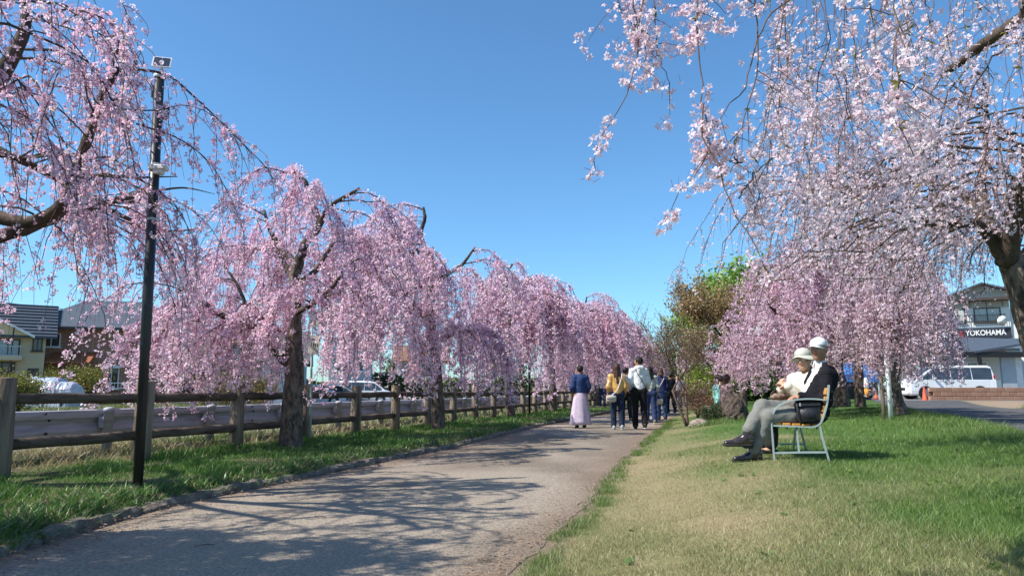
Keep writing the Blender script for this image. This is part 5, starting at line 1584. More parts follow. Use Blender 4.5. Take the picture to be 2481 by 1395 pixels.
for i, (px, Y_, h, cc, lab) in enumerate(((12, 30, 2.0, YEL, 'yellow green bush at the far left below the balcony'), (155, 44, 2.7, YEL, 'yellow flowering bush behind the covered car'),
                                     (198, 44, 2.9, YEL, 'yellow leaved bush right of the covered car before the porch'), (450, 46, 1.9, DG, 'dark green bush before the pale yellow gabled house'),
                                     (48, 31, 1.8, YEL, 'smaller yellow green bush right of the far left bush'))):
    leafy('shrub', lab, gb(px, 960, Y_), h, h * .42, 120 + i, 4200, .06, cc, stems=7, levels=3, kids=5, cat='shrub', trunk_h=.12, spread=1.0)
for i, (px, Y_, h, lab) in enumerate(((545, 14.5, 1.35, 'thin yellow green twiggy bush behind the third fence post'), (625, 15.5, 1.5, 'thin budding bush left of the thick leaning trunk'))):
    leafy('shrub', lab, gb(px, 1000, Y_), h, .45, 140 + i, 1500, .022, ((.30, .26, .06), (.20, .20, .06)), stems=8, levels=3, kids=4, cat='shrub', trunk_h=.3, r0=.009, spread=.5, bark='twig_light')
# far tree line closing the horizon
FARL = ['far green tree of the low tree line behind the ' + s_ for s_ in ('cream house at the far left', 'brick house', 'pale yellow gabled house', 'tan house with brown roof',
        'pale blue grey house', 'third left cherry tree', 'fourth left cherry tree', 'standing person in the lilac skirt', 'hooded man', 'cream tyre shop on the right', 'bare trees by the path', 'rust coloured tree')]
for i, (X, Y_, h) in enumerate([(-95, 130, 9), (-70, 150, 10), (-46, 140, 9), (-22, 150, 10), (0, 140, 9), (16, 150, 10), (34, 150, 11), (52, 140, 11), (70, 140, 12), (95, 130, 12), (60, 95, 9), (42, 88, 7)]):
    leafy('broadleaf_tree', FARL[i], (X, Y_, 0), h, h * .62, 160 + i, 2600, .42, ((.05, .09, .03), (.12, .16, .05)), levels=3, kids=3, group='far tree line on the horizon', minr=.05, spread=1.0, trunk_h=.15)

def hedge(label, p0, p1, h, w, n, ls, cols, seed):
    rg = np.random.default_rng(seed); p0 = np.array(p0, float); p1 = np.array(p1, float)
    t = thing('hedge', label, 'hedge', (p0 + p1) / 2)
    u = rg.random(n); hh = h * (.75 + .5 * vnoise(u * 14, u * 0, seed)); z = hh * rg.random(n) ** .7
    d = (p1 - p0) / np.linalg.norm(p1 - p0); nn = np.array([-d[1], d[0], 0])
    C_ = p0 + (p1 - p0) * u[:, None] + nn * (rg.normal(0, w * .4, n))[:, None]; C_[:, 2] += z
    z_ = rg.normal(size=(n, 3)); z_ /= np.linalg.norm(z_, axis=1, keepdims=True); x = np.cross(z_, rg.normal(size=(n, 3))); x /= np.linalg.norm(x, axis=1, keepdims=True)
    s = ls * rg.uniform(.6, 1.4, (n, 1)); V = np.stack([C_ - z_ * s, C_ + x * s * .6, C_ + z_ * s, C_ - x * s * .6], 1).reshape(-1, 3)
    ci = np.clip(vnoise(u * 30, z * 2, seed) * .7 + rg.random(n) * .4, 0, 1)[:, None]
    o = link('leaves', make_mesh('leaves', V - ROOT[t.name], np.arange(n * 4, dtype=np.int32).reshape(-1, 4), M['leaf'], np.repeat(np.array(cols[0]) * (1 - ci) + np.array(cols[1]) * ci, 4, 0)), t); o['kind'] = 'stuff'
    b = MB()
    for k in range(14):
        q_ = p0 + (p1 - p0) * (k + .5) / 14; b = MB(); b.tube([q_ - [0, 0, .1], q_ + [0, 0, h * .7]], .05, 5); b.build('stem', M['bark_dark'], t)
hedge('green hedge and undergrowth across the lawn behind the pink trees and the boulder', gb(1690, 950, 46), gb(2010, 950, 46), 1.9, 1.6, 8000, .15, ((.04, .07, .02), (.14, .20, .05)), 201)
hedge('far hedge beyond the left road behind the cherry row', (-26, 66, 0), (14, 74, 0), 2.2, 1.6, 9000, .2, ((.05, .08, .03), (.15, .17, .07)), 202)
hedge('far hedge closing the view where the path ends', (10, 100, 0), (44, 96, 0), 3.5, 2.0, 6000, .3, ((.04, .07, .03), (.13, .16, .06)), 203)
# ------------------------------------------------------------------ grass
def blades(name, X, Y_, Z, h, w, lean, cols, seg=1, kind='stuff', seed=0):
    rg = np.random.default_rng(seed); n = len(X)
    a = rg.uniform(0, 2 * PI, n); la = rg.uniform(0, 2 * PI, n)
    B = np.stack([X, Y_, Z], 1)
    s = np.stack([np.cos(a), np.sin(a), np.zeros(n)], 1) * (w / 2)[:, None]
    d = np.stack([np.cos(la) * lean, np.sin(la) * lean, np.ones(n)], 1) * h[:, None]
    if seg == 1:
        V = np.stack([B - s, B + s, B + d], 1).reshape(-1, 3); F = np.arange(n * 3, dtype=np.int32).reshape(-1, 3)
        cc = np.repeat(cols, 3, 0)
    else:
        mid = B + d * .55 - np.stack([np.cos(la), np.sin(la), np.zeros(n)], 1) * (lean * h * .18)[:, None]
        V = np.stack([B - s, B + s, mid + s * .8, mid - s * .8, B + d, B + d], 1)
        V = V[:, [0, 1, 2, 3, 4], :].reshape(-1, 3)
        k = np.arange(n)[:, None] * 5
        F = np.concatenate([k + [0, 1, 2], k + [0, 2, 3], k + [3, 2, 4]]).astype(np.int32)
        cc = np.repeat(cols, 5, 0)
    return tag(link(name, make_mesh(name, V, F, M['blade'], cc)), kind=kind)

rg = np.random.default_rng(5)
# right lawn, even in the picture
n = 300000
Yg = 1 / rg.uniform(1 / 26., 1 / 2.3, n); Yg = np.where(rg.random(n) < .35, 2.4 + 8 * rg.random(n) ** 1.3, Yg)
Xg = Yg * rg.uniform(-.12, .85, n)
s = Xg - XR(Yg); k = (s > .03 + rg.exponential(.05, n)) & (Xg - XRD(Yg) < -.05)
Xg, Yg, s = Xg[k], Yg[k], s[k]
g_ = green_field(Xg, Yg)
bare_ = vnoise(Xg * 2.6, Yg * 2.6, 77)
k = rg.random(len(Xg)) < np.clip(.5 + g_ * .8 - (bare_ > .8) * .4, .15, 1)
Xg, Yg, s, g_ = Xg[k], Yg[k], s[k], g_[k]
tall = fbm(Xg * 1.4, Yg * .9, 88) * (.35 + .65 * sstep(2.6, 5, s)) * (.4 + .6 * sstep(8, 14, Yg))
h = (.018 + .026 * g_ + .085 * np.clip(tall - .30, 0, 1) * 2.2 * g_) * rg.uniform(.6, 1.35, len(Xg))
w = np.maximum(.0032, Yg * .00052) * rg.uniform(.7, 1.3, len(Xg))
t_ = np.clip(g_ + rg.normal(0, .24, len(Xg)), 0, 1)
cg = mixc((.40, .33, .18), (.10, .20, .028), t_) * rg.uniform(.5, 1.35, (len(Xg), 1))
blades('lawn_grass', Xg, Yg, gz(Xg, Yg) - .004, h, w, rg.uniform(.2, 1.3, len(Xg)), cg, 1, seed=1)
# tufts: taller clumps in the lawn and at the path edge
tc = []
for _ in range(330):
    Y_ = rg.uniform(3, 24); X_ = float(XR(Y_)) + (abs(rg.normal(.10, .05)) if rg.random() < .42 else rg.uniform(2.6, 9.5)); tc.append((X_, Y_, rg.uniform(.6, 1.2)))
for _ in range(150):
    Y_ = rg.uniform(9, 22); tc.append((float(XRD(Y_)) - rg.uniform(.1, 1.6), Y_, rg.uniform(1.2, 2.2)))
for px, py, Yq in ((1735, 1000, 16.5), (1760, 1002, 16.3), (1715, 1003, 16.4)):
    q = P(px, py, Yq); tc += [(q[0] + rg.normal(0, .12), q[1] + rg.normal(0, .1), 2.0) for _ in range(5)]
tc = np.array(tc); m_ = 70
cx = np.repeat(tc, m_, 0); X_ = cx[:, 0] + rg.normal(0, .045, len(cx)) * cx[:, 2]; Y_ = cx[:, 1] + rg.normal(0, .045, len(cx)) * cx[:, 2]
k = X_ - XRD(Y_) < -.02; X_, Y_, cz_ = X_[k], Y_[k], cx[k, 2]
cg = mixc((.09, .17, .03), (.20, .27, .07), rg.random(len(X_))) * rg.uniform(.7, 1.2, (len(X_), 1))
blades('grass_tufts', X_, Y_, gz(X_, Y_) - .01, rg.uniform(.035, .085, len(X_)) * cz_, np.maximum(.004, Y_ * .0006), rg.uniform(.2, .9, len(X_)), cg, 1, seed=2)
# broad leaved weeds lying in the lawn
nw = 420; WY = 1 / rg.uniform(1 / 14., 1 / 2.6, nw); WX = XR(WY) + rg.uniform(.1, 7.5, nw) ** 1.0
gw = green_field(WX, WY); kk = (rg.random(nw) < -.1 + .9 * gw) & (WX - XRD(WY) < -.2); WX, WY = WX[kk], WY[kk]; nl = 9
X_ = np.repeat(WX, nl); Y_ = np.repeat(WY, nl); a_ = rg.uniform(0, 2 * PI, len(X_)); l_ = rg.uniform(.02, .05, len(X_)); zb_ = gz(X_, Y_) + .004
e1 = np.stack([np.cos(a_), np.sin(a_), rg.uniform(.15, .7, len(X_))], 1); e2 = np.stack([-np.sin(a_), np.cos(a_), np.zeros(len(X_))], 1)
B_ = np.stack([X_, Y_, zb_], 1)
V = np.stack([B_, B_ + e1 * (l_ * .55)[:, None] + e2 * (l_ * .3)[:, None], B_ + e1 * l_[:, None] - [0, 0, .004], B_ + e1 * (l_ * .55)[:, None] - e2 * (l_ * .3)[:, None]], 1).reshape(-1, 3)
cw_ = np.repeat(mixc((.07, .15, .03), (.17, .25, .07), rg.random(len(X_))), 4, 0)
tag(link('lawn_weeds', make_mesh('lawn_weeds', V, np.arange(len(V), dtype=np.int32).reshape(-1, 4), M['leaf'], cw_)), kind='stuff')
# the grassy knoll across the side road
n = 14000; a = rg.uniform(0, 2 * PI, n); r_ = rg.uniform(0, 2.6, n)
X_ = 17 + r_ * np.cos(a); Y_ = 23.5 + r_ * np.sin(a) / .6; k = X_ - XRD(Y_) > 4.3; X_, Y_ = X_[k], Y_[k]
cg = mixc((.10, .17, .03), (.24, .26, .09), rg.random(len(X_)))
blades('knoll_grass', X_, Y_, gz(X_, Y_) - .01, rg.uniform(.06, .2, len(X_)), np.full(len(X_), .018), rg.uniform(.2, 1, len(X_)), cg, 1, seed=3)
# left verge: lush and dark
n = 130000
Yg = 1 / rg.uniform(1 / 34., 1 / 3.0, n); f = rg.uniform(.02, 2.62, n)
Xg = XL(Yg) - .06 - f
k = (Xg > -.86 * Yg - .2) & (f > .04 + rg.exponential(.06, n))
Xg, Yg, f = Xg[k], Yg[k], f[k]
gg = fbm(Xg * 1.7, Yg * 1.7, 41); k = rg.random(len(Xg)) < sstep(.28, .44, gg) * .62 + .38
Xg, Yg, gg, f = Xg[k], Yg[k], gg[k], f[k]
h = (.035 + .085 * sstep(.42, .75, gg)) * rg.uniform(.5, 1.35, len(Xg)) * (.55 + .45 * sstep(.1, .5, f))
w = np.maximum(.0045, Yg * .00062) * rg.uniform(.7, 1.4, len(Xg))
tt = np.clip(rg.random(len(Xg)) * .9 + (.45 - gg) * 1.5, 0, 1)
cg = mixc((.06, .16, .02), (.17, .32, .05), tt); dry = (rg.random(len(Xg)) < .03 + .12 * (gg < .4))[:, None]
cg = np.where(dry, np.array([.34, .28, .15]), cg) * rg.uniform(.7, 1.25, (len(Xg), 1))
blades('verge_grass', Xg, Yg, gz(Xg, Yg) - .006, h, w, rg.uniform(.25, 1.1, len(Xg)), cg, 2, seed=4)
# broad weeds and dead stems spilling over the kerb
n = 9000; Yg = 1 / rg.uniform(1 / 26., 1 / 3.4, n); Xg = XL(Yg) + .03 - np.abs(rg.normal(0, .30, n)) * (.3 + vnoise(Yg * 1.3, Yg * 0, 9) * 1.5) - .05
cg = np.where((rg.random(n) < .2)[:, None], np.array([.24, .19, .11]), mixc((.06, .15, .03), (.15, .26, .06), rg.random(n)))
blades('verge_weeds', Xg, Yg, gz(Xg, Yg) - .006, rg.uniform(.04, .10, n), rg.uniform(.008, .017, n), rg.uniform(.4, 1.6, n), cg, 2, seed=6)
# dry strip between fence and road
n = 26000; Yg = 1 / rg.uniform(1 / 34., 1 / 4., n); f = rg.uniform(.24, 2.4, n); Xg = XF(Yg) - f
k = Xg > -.85 * Yg; Xg, Yg = Xg[k], Yg[k]; gg = fbm(Xg * 1.2, Yg * 1.2, 55)
cg = mixc((.40, .33, .18), (.13, .21, .05), np.clip(sstep(.42, .58, gg) + rg.normal(0, .25, len(Xg)), 0, 1)) * rg.uniform(.7, 1.25, (len(Xg), 1))
blades('strip_grass', Xg, Yg, gz(Xg, Yg) - .006, rg.uniform(.05, .17, len(Xg)), np.maximum(.008, Yg * .0009), rg.uniform(.3, 1.8, len(Xg)), cg, 2, seed=7)
# far side of the left road
n = 12000; Yg = rg.uniform(24, 48, n); Xg = XF(Yg) - rg.uniform(24.5, 29, n)
cg = mixc((.30, .28, .13), (.12, .20, .04), rg.random(n))
blades('road_side_grass', Xg, Yg, gz(Xg, Yg) - .01, rg.uniform(.08, .25, n), np.full(n, .04), rg.uniform(.2, 1, n), cg, 1, seed=8)
# pebbles and fallen petals on the path
n = 5200; Yg = 1 / rg.uniform(1 / 15., 1 / 3.2, n); u = rg.random(n); u = np.where(rg.random(n) < .6, np.where(rg.random(n) < .5, u ** 3, 1 - u ** 4), u)
Xg = XL(Yg) + (XR(Yg) - XL(Yg)) * u
r_ = np.maximum(.003, Yg * .0006) * rg.uniform(.5, 1.5, n)
B = np.stack([Xg, Yg, np.full(n, .022)], 1)
oct_ = np.array([[1, 0, 0], [-.5, .87, 0], [-.5, -.87, 0], [0, 0, .8]])
V = (B[:, None, :] + oct_[None] * r_[:, None, None]).reshape(-1, 3); k_ = np.arange(n)[:, None] * 4
F = np.concatenate([k_ + [0, 1, 3], k_ + [1, 2, 3], k_ + [2, 0, 3]]).astype(np.int32)
cg = mixc((.16, .12, .09), (.40, .34, .28), rg.random(n)); cg = np.repeat(cg, 4, 0)
tag(link('gravel', make_mesh('gravel', V, F, M['ground'], cg)), kind='stuff')
# dead leaves and twigs gathered along the edges of the path
n = 1500; Y_ = 1 / rg.uniform(1 / 16., 1 / 3.3, n); sd_ = rg.random(n) < .68
X_ = np.where(sd_, XL(Y_) + np.abs(rg.normal(0, .22, n)), XR(Y_) - np.abs(rg.normal(0, .2, n)))
a_ = rg.uniform(0, 2 * PI, n); l_ = rg.uniform(.006, .017, n); e1 = np.stack([np.cos(a_), np.sin(a_), rg.uniform(-.2, .5, n)], 1) * l_[:, None]; e2 = np.stack([-np.sin(a_), np.cos(a_), rg.uniform(-.3, .3, n)], 1) * (l_ * .6)[:, None]
B_ = np.stack([X_, Y_, np.full(n, .026)], 1); V = np.stack([B_ - e1, B_ + e2, B_ + e1, B_ - e2], 1).reshape(-1, 3)
tag(link('leaf_litter', make_mesh('leaf_litter', V, np.arange(n * 4, dtype=np.int32).reshape(-1, 4), M['litter'])), kind='stuff')
for k in range(6):
    q_ = G((1190, 760, 1420, 520, 980, 240)[k], (1372, 1260, 1225, 1330, 1190, 1290)[k]); dq = np.array([rg.normal(0, .05), rg.normal(0, .06), 0])
    t_w = tag(link('fallen_twig', make_mesh('fallen_twig', *(lambda b_: (b_.V[0], b_.F))(MB().tube(smooth_line([q_ + [0, 0, .028], q_ + dq + [0, 0, .034], q_ + dq * 1.9 + [.02, 0, .028]], 6), .0028, 5)), M['twig'])),
              'thin dark fallen twig lying on the sandy path', 'twig', 'fallen twigs scattered on the path')

# ------------------------------------------------------------------ bench
M['iron'] = mat('iron_painted', (.34, .41, .40), (.28, .345, .335), 9, .4, .1, 60, spec=.5)
YN = 7.3
A0 = P(2010, 1113, YN); A1 = P(1956, 1091, 8.42)
ZB = .255
BO = np.array([A0[0], A0[1], ZB])                       # foot of the near rear leg
wv = np.array([A1[0] - A0[0], A1[1] - A0[1], 0]); BW = float(np.linalg.norm(wv)); wv /= BW
uv = np.array([-wv[1], wv[0], 0.0])                     # the way the bench faces
def bp_(u, w, z): return BO + uv * u + wv * w + np.array([0, 0, z])
bench = thing('park_bench', 'park bench with grey green steel frame and orange wooden slats holding the elderly couple', 'bench', bp_(.25, BW / 2, 0))
def flatbar(name, pts, w_, th, par, mname='iron', n=None):
    p = smooth_line(pts, n or len(pts) * 5); T = np.gradient(p, axis=0); T /= np.linalg.norm(T, axis=1)[:, None]
    V = []
    for i in range(len(p)):
        nrm = np.cross(T[i], wv); nrm /= np.linalg.norm(nrm)
        for (a, c) in ((-1, -1), (1, -1), (1, 1), (-1, 1)): V.append(p[i] + wv * a * w_ / 2 + nrm * c * th / 2)
    F = [(i * 4 + k, i * 4 + (k + 1) % 4, (i + 1) * 4 + (k + 1) % 4, (i + 1) * 4 + k) for i in range(len(p) - 1) for k in range(4)]
    F += [(3, 2, 1, 0), tuple((len(p) - 1) * 4 + k for k in range(4))]
    return MB().add(V, F).build(name, M[mname], par)
for w in (0.0, BW):
    flatbar('leg', [bp_(.52, w, -.02), bp_(.525, w, .2), bp_(.53, w, .34), bp_(.525, w, .42), bp_(.49, w, .50), bp_(.42, w, .56), bp_(.30, w, .60), bp_(.15, w, .612), bp_(.0, w, .60), bp_(-.0, w, .59)], .033, .015, bench)
    flatbar('leg', [bp_(.075, w, .345), bp_(.05, w, .2), bp_(.0, w, -.02)], .033, .017, bench)
    flatbar('frame_bar', [bp_(.515, w, .345), bp_(.3, w, .338), bp_(.14, w, .335), bp_(.07, w, .37), bp_(.03, w, .45), bp_(-.01, w, .58), bp_(-.035, w, .75)], .033, .015, bench)
    flatbar('stretcher', [bp_(.51, w, .075), bp_(.26, w, .085), bp_(.03, w, .09)], .03, .018, bench)
MB().tube([bp_(.30, .0, .33), bp_(.28, BW * .28, .10)], .012, 6).build('brace', M['iron'], bench)
flatbar('brace', [bp_(.29, 0.01, .34), bp_(.285, .01, .2), bp_(.28, .01, .085)], .02, .016, bench)
flatbar('brace', [bp_(.29, BW * .98, .34), bp_(.33, BW * .98, .2), bp_(.36, BW * .98, .085)], .02, .016, bench)
for k in range(5):
    u = .475 - .093 * k
    c0, c1 = bp_(u, .03, .362 - .004 * k), bp_(u, BW - .03, .362 - .004 * k)
    b = MB(); b.box((0, 0, 0), (.078, BW - .02, .028), bev=.006)
    ang = math.atan2(wv[1], wv[0]) - PI / 2
    b.V = [rot(v, 0, 0, ang) + (c0 + c1) / 2 for v in b.V]; b.build('slat', M['wood_orange'], bench)
    for w in (.0, BW):
        q = bp_(u, w, .325); b = MB(); b.box(q, (.014, .014, .02)); b.build('bolt', M['black'], bench)
for k in range(4):
    u, z = [.052, .026, .004, -.014][k], [.43, .515, .60, .685][k]
    c0 = bp_(u, BW / 2, z)
    b = MB(); b.box((0, 0, 0), (.026, BW - .02, .072), bev=.006)
    b.V = [rot(rot(v, 0, .28), 0, 0, ang) + c0 for v in b.V]; b.build('slat', M['wood_orange'], bench)
    q = bp_(u - .05, .0, z); MB().box(q, (.02, .014, .014)).build('bolt', M['black'], bench)

# ------------------------------------------------------------------ bodies: one skin drawn round rounded limbs
class Body:
    def __init__(self, k=.02): self.pr = []; self.k = k
    def cap(self, a, b, ra, rb=None, flat=None, f=1.0, sub=False, k=None):
        self.pr.append(('c', np.array(a, float), np.array(b, float), float(ra), float(ra if rb is None else rb), None if flat is None else np.array(flat, float), f, sub, k)); return self
    def ell(self, c, r, ax=None, sub=False, k=None):
        self.pr.append(('e', np.array(c, float), np.array(r, float), 0, 0, np.eye(3) if ax is None else np.array(ax, float), 1, sub, k)); return self
    def chain(self, pts, rs, flat=None, f=1.0):
        for i in range(len(pts) - 1): self.cap(pts[i], pts[i + 1], rs[i], rs[i + 1], flat, f)
        return self
    def mesh(self, h, amp=0.0, freq=14.0, seed=0, stretch=(1, 1, 1), cut=None):
        lo = np.min([np.minimum(p[1], p[2] if p[0] == 'c' else p[1]) - (max(p[3], p[4]) if p[0] == 'c' else p[2].max()) for p in self.pr], 0) - 4 * h
        hi = np.max([np.maximum(p[1], p[2] if p[0] == 'c' else p[1]) + (max(p[3], p[4]) if p[0] == 'c' else p[2].max()) for p in self.pr], 0) + 4 * h
        n = np.ceil((hi - lo) / h).astype(int) + 1
        D = np.full(n, .2, np.float32)
        axs = [lo[i] + h * np.arange(n[i]) for i in range(3)]
        for (ty, a, b, ra, rb, fl, f, sub, kk) in self.pr:
            k = kk or self.k
            m = k * 1.2 + 2 * h
            if ty == 'c': l = np.minimum(a, b) - max(ra, rb) - m; u = np.maximum(a, b) + max(ra, rb) + m
            else: l = a - b.max() - m; u = a + b.max() + m
            i0 = np.clip(((l - lo) / h).astype(int), 0, n - 1); i1 = np.clip(((u - lo) / h).astype(int) + 2, 1, n)
            sl = tuple(slice(i0[i], i1[i]) for i in range(3))
            X, Y_, Z_ = np.meshgrid(axs[0][sl[0]], axs[1][sl[1]], axs[2][sl[2]], indexing='ij')
            Q = np.stack([X, Y_, Z_], -1)
            if ty == 'c':
                ab = b - a; t = np.clip(((Q - a) @ ab) / max(ab @ ab, 1e-9), 0, 1)
                q = Q - a - t[..., None] * ab
                d2 = (q * q).sum(-1)
                if fl is not None:
                    nn = fl / np.linalg.norm(fl); d2 = d2 + (f * f - 1) * (q @ nn) ** 2
                d = np.sqrt(d2) - (ra + (rb - ra) * t)
            else:
                q = (Q - a) @ fl.T
                k0 = np.sqrt(((q / b) ** 2).sum(-1)); k1 = np.sqrt(((q / (b * b)) ** 2).sum(-1))
                d = k0 * (k0 - 1) / np.maximum(k1, 1e-6)
            o = D[sl]
            if sub:
                d = -d; hh = np.clip(.5 - .5 * (d - o) / -k, 0, 1) if False else None
                e = np.maximum(k - np.abs(o - d), 0) / k
                D[sl] = np.maximum(o, d) + e * e * k * .25
            else:
                e = np.maximum(k - np.abs(o - d), 0) / k
                D[sl] = np.minimum(o, d) - e * e * k * .25
        if cut is not None:
            for (cp, cn) in cut:
                X, Y_, Z_ = np.meshgrid(*axs, indexing='ij')
                pl_ = (X - cp[0]) * cn[0] + (Y_ - cp[1]) * cn[1] + (Z_ - cp[2]) * cn[2]
                D = np.maximum(D, pl_.astype(np.float32))
        ins = D < 0
        c = np.zeros(n - 1, np.int8)
        for dx in (0, 1):
            for dy in (0, 1):
                for dz in (0, 1): c += ins[dx:n[0] - 1 + dx, dy:n[1] - 1 + dy, dz:n[2] - 1 + dz]
        act = np.argwhere((c > 0) & (c < 8))
        idx = -np.ones(n - 1, np.int64); idx[tuple(act.T)] = np.arange(len(act))
        S = np.zeros((len(act), 3)); W = np.zeros(len(act))
        cor = [(x, y, z) for x in (0, 1) for y in (0, 1) for z in (0, 1)]
        for i, p in enumerate(cor):
            for q in cor[i + 1:]:
                if sum(abs(np.array(p) - q)) != 1: continue
                d0 = D[tuple((act + p).T)]; d1 = D[tuple((act + q).T)]
                m = (d0 < 0) != (d1 < 0)
                t = np.where(m, d0 / np.where(m, d0 - d1, 1), 0)
                S += np.where(m[:, None], np.array(p) + t[:, None] * (np.array(q) - p), 0); W += m
        V = lo + h * (act + S / W[:, None])
        F = []
        for ax in range(3):
            sl0 = [slice(None)] * 3; sl1 = [slice(None)] * 3
            sl0[ax] = slice(0, n[ax] - 1); sl1[ax] = slice(1, n[ax])
            ch = np.argwhere(ins[tuple(sl0)] != ins[tuple(sl1)])
            o1, o2 = [(1, 2), (2, 0), (0, 1)][ax]
            ok = (ch[:, o1] > 0) & (ch[:, o2] > 0); ch = ch[ok]
            def at_(da, db):
                e = ch.copy(); e[:, o1] -= da; e[:, o2] -= db; return idx[tuple(e.T)]
            q = np.stack([at_(0, 0), at_(1, 0), at_(1, 1), at_(0, 1)], 1)
            fl = ins[tuple(ch.T)]
            q[~fl] = q[~fl][:, ::-1]
            F.append(q)
        F = np.concatenate(F); F = F[(F >= 0).all(1)]
        # relax a little
        for _ in range(2):
            A = np.zeros_like(V); N_ = np.zeros(len(V))
            for i in range(4):
                j = (i + 1) % 4
                np.add.at(A, F[:, i], V[F[:, j]]); np.add.at(A, F[:, j], V[F[:, i]])
                np.add.at(N_, F[:, i], 1); np.add.at(N_, F[:, j], 1)
            V = V * .5 + .5 * A / np.maximum(N_, 1)[:, None]
        if amp:
            P0, P1, P2 = V[F[:, 0]], V[F[:, 1]], V[F[:, 2]]
            fn = np.cross(P1 - P0, P2 - P0); vn = np.zeros_like(V)
            for i in range(4): np.add.at(vn, F[:, i], fn)
            vn /= np.maximum(np.linalg.norm(vn, axis=1, keepdims=True), 1e-12)
            s = np.array(stretch)
            a1 = V * s * freq
            w_ = fbm(a1[:, 0] + a1[:, 1] * .5, a1[:, 2] - a1[:, 1] * .8, seed, 3) - .5
            w2 = np.abs(fbm(a1[:, 0] * .5 + a1[:, 2] * .6, a1[:, 1] * .6 + a1[:, 2] * .35, seed + 5, 2) - .5)
            V = V + vn * (w_ * 1.2 - w2 * 1.4 + .1)[:, None] * amp
        return V, F
    def build(self, name, m, parent, h=.01, **kw):
        V, F = self.mesh(h, **kw)
        o = link(name, make_mesh(name, V - ROOT[parent.name], F.astype(np.int32), m, None, True), parent)
        ROOT[o.name] = ROOT[parent.name]; return o

def frame(fwd, up=(0, 0, 1)):
    f = np.array(fwd, float); f /= np.linalg.norm(f); u = np.array(up, float); u -= f * (u @ f); u /= np.linalg.norm(u)
    r = np.cross(f, u); return f, u, r     # forward, up, right

M['skin'] = mat('skin', (.42, .225, .135), (.32, .16, .095), 26, .5, .08, 90, spec=.35)
M['skin_pale'] = mat('skin_pale', (.54, .33, .22), (.46, .265, .17), 26, .5, .08, 90, spec=.35)
M['lip'] = mat('lip', (.33, .16, .13), (.28, .13, .10), 20, .5)
M['hair_black'] = mat('hair_black', (.010, .008, .007), (.022, .017, .014), 40, .6, .4, 60, (1, 1, .12), spec=.25)
M['hair_brown'] = mat('hair_brown', (.035, .014, .009), (.07, .03, .017), 40, .5, .5, 60, (1, 1, .12), spec=.3)
M['hair_grey'] = mat('hair_grey', (.10, .095, .09), (.2, .19, .185), 60, .6, .6, 80)
M['eye_white'] = mat('eye_white', (.5, .46, .42), (.45, .41, .37), 20, .3)
M['lens'] = mat('lens', (.50, .34, .25), (.45, .30, .22), 10, .08, spec=1.0)

def add_head(B, c, f, u, r, s=1.0, ears=True):
    """skull, face, nose, jaw and neck root around centre c"""
    ax = np.array([r, f, u])
    B.ell(c + u * .018 * s - f * .008 * s, np.array([.074, .092, .098]) * s, ax)
    B.ell(c - u * .048 * s + f * .022 * s, np.array([.061, .064, .066]) * s, ax)
    B.ell(c - u * .088 * s + f * .052 * s, np.array([.028, .026, .024]) * s, ax)
    B.cap(c + f * .082 * s + u * .012 * s, c + f * .104 * s - u * .026 * s, .008 * s, .0125 * s, k=.012)
    B.ell(c + f * .096 * s - u * .030 * s, np.array([.0175, .011, .009]) * s, ax, k=.01)
    for e in (-1, 1):
        B.ell(c + f * .066 * s - u * .022 * s + r * e * .036 * s, np.array([.024, .02, .022]) * s, ax)
        B.ell(c + f * .096 * s + u * .006 * s + r * e * .032 * s, np.array([.019, .012, .012]) * s, ax, sub=True, k=.012)
        B.cap(c + f * .078 * s + u * .027 * s + r * e * .014 * s, c + f * .070 * s + u * .026 * s + r * e * .052 * s, .010 * s, .008 * s, k=.012)
        if ears: B.ell(c + r * e * .076 * s - u * .012 * s - f * .01 * s, np.array([.010, .019, .031]) * s, ax, k=.008)
def face_parts(par, c, f, u, r, s=1.0, brow='hair_grey'):
    ax = np.array([r, f, u])
    for e in (-1, 1):
        q = c + f * .082 * s + u * .006 * s + r * e * .032 * s
        b = Body(.002); b.ell(q, np.array([.0125, .007, .0042]) * s, ax); eo = b.build('eye', M['eye_white'], par, .0028)
        b = Body(.002); b.ell(q + f * .006 * s, np.array([.0055, .004, .0055]) * s, ax); b.build('iris', M['black'], eo, .0022)
        b = Body(.002); b.cap(c + f * .089 * s + u * .031 * s + r * e * .016 * s, c + f * .079 * s + u * .030 * s + r * e * .050 * s, .0045 * s, .003 * s); b.build('eyebrow', M[brow], par, .003)
    b = Body(.003); b.cap(c + f * .0855 * s - u * .0575 * s - r * .02 * s, c + f * .0855 * s - u * .0575 * s + r * .02 * s, .0042 * s); b.cap(c + f * .086 * s - u * .063 * s - r * .013 * s, c + f * .086 * s - u * .063 * s + r * .013 * s, .0045 * s)
    b.build('lips', M['lip'], par, .003)

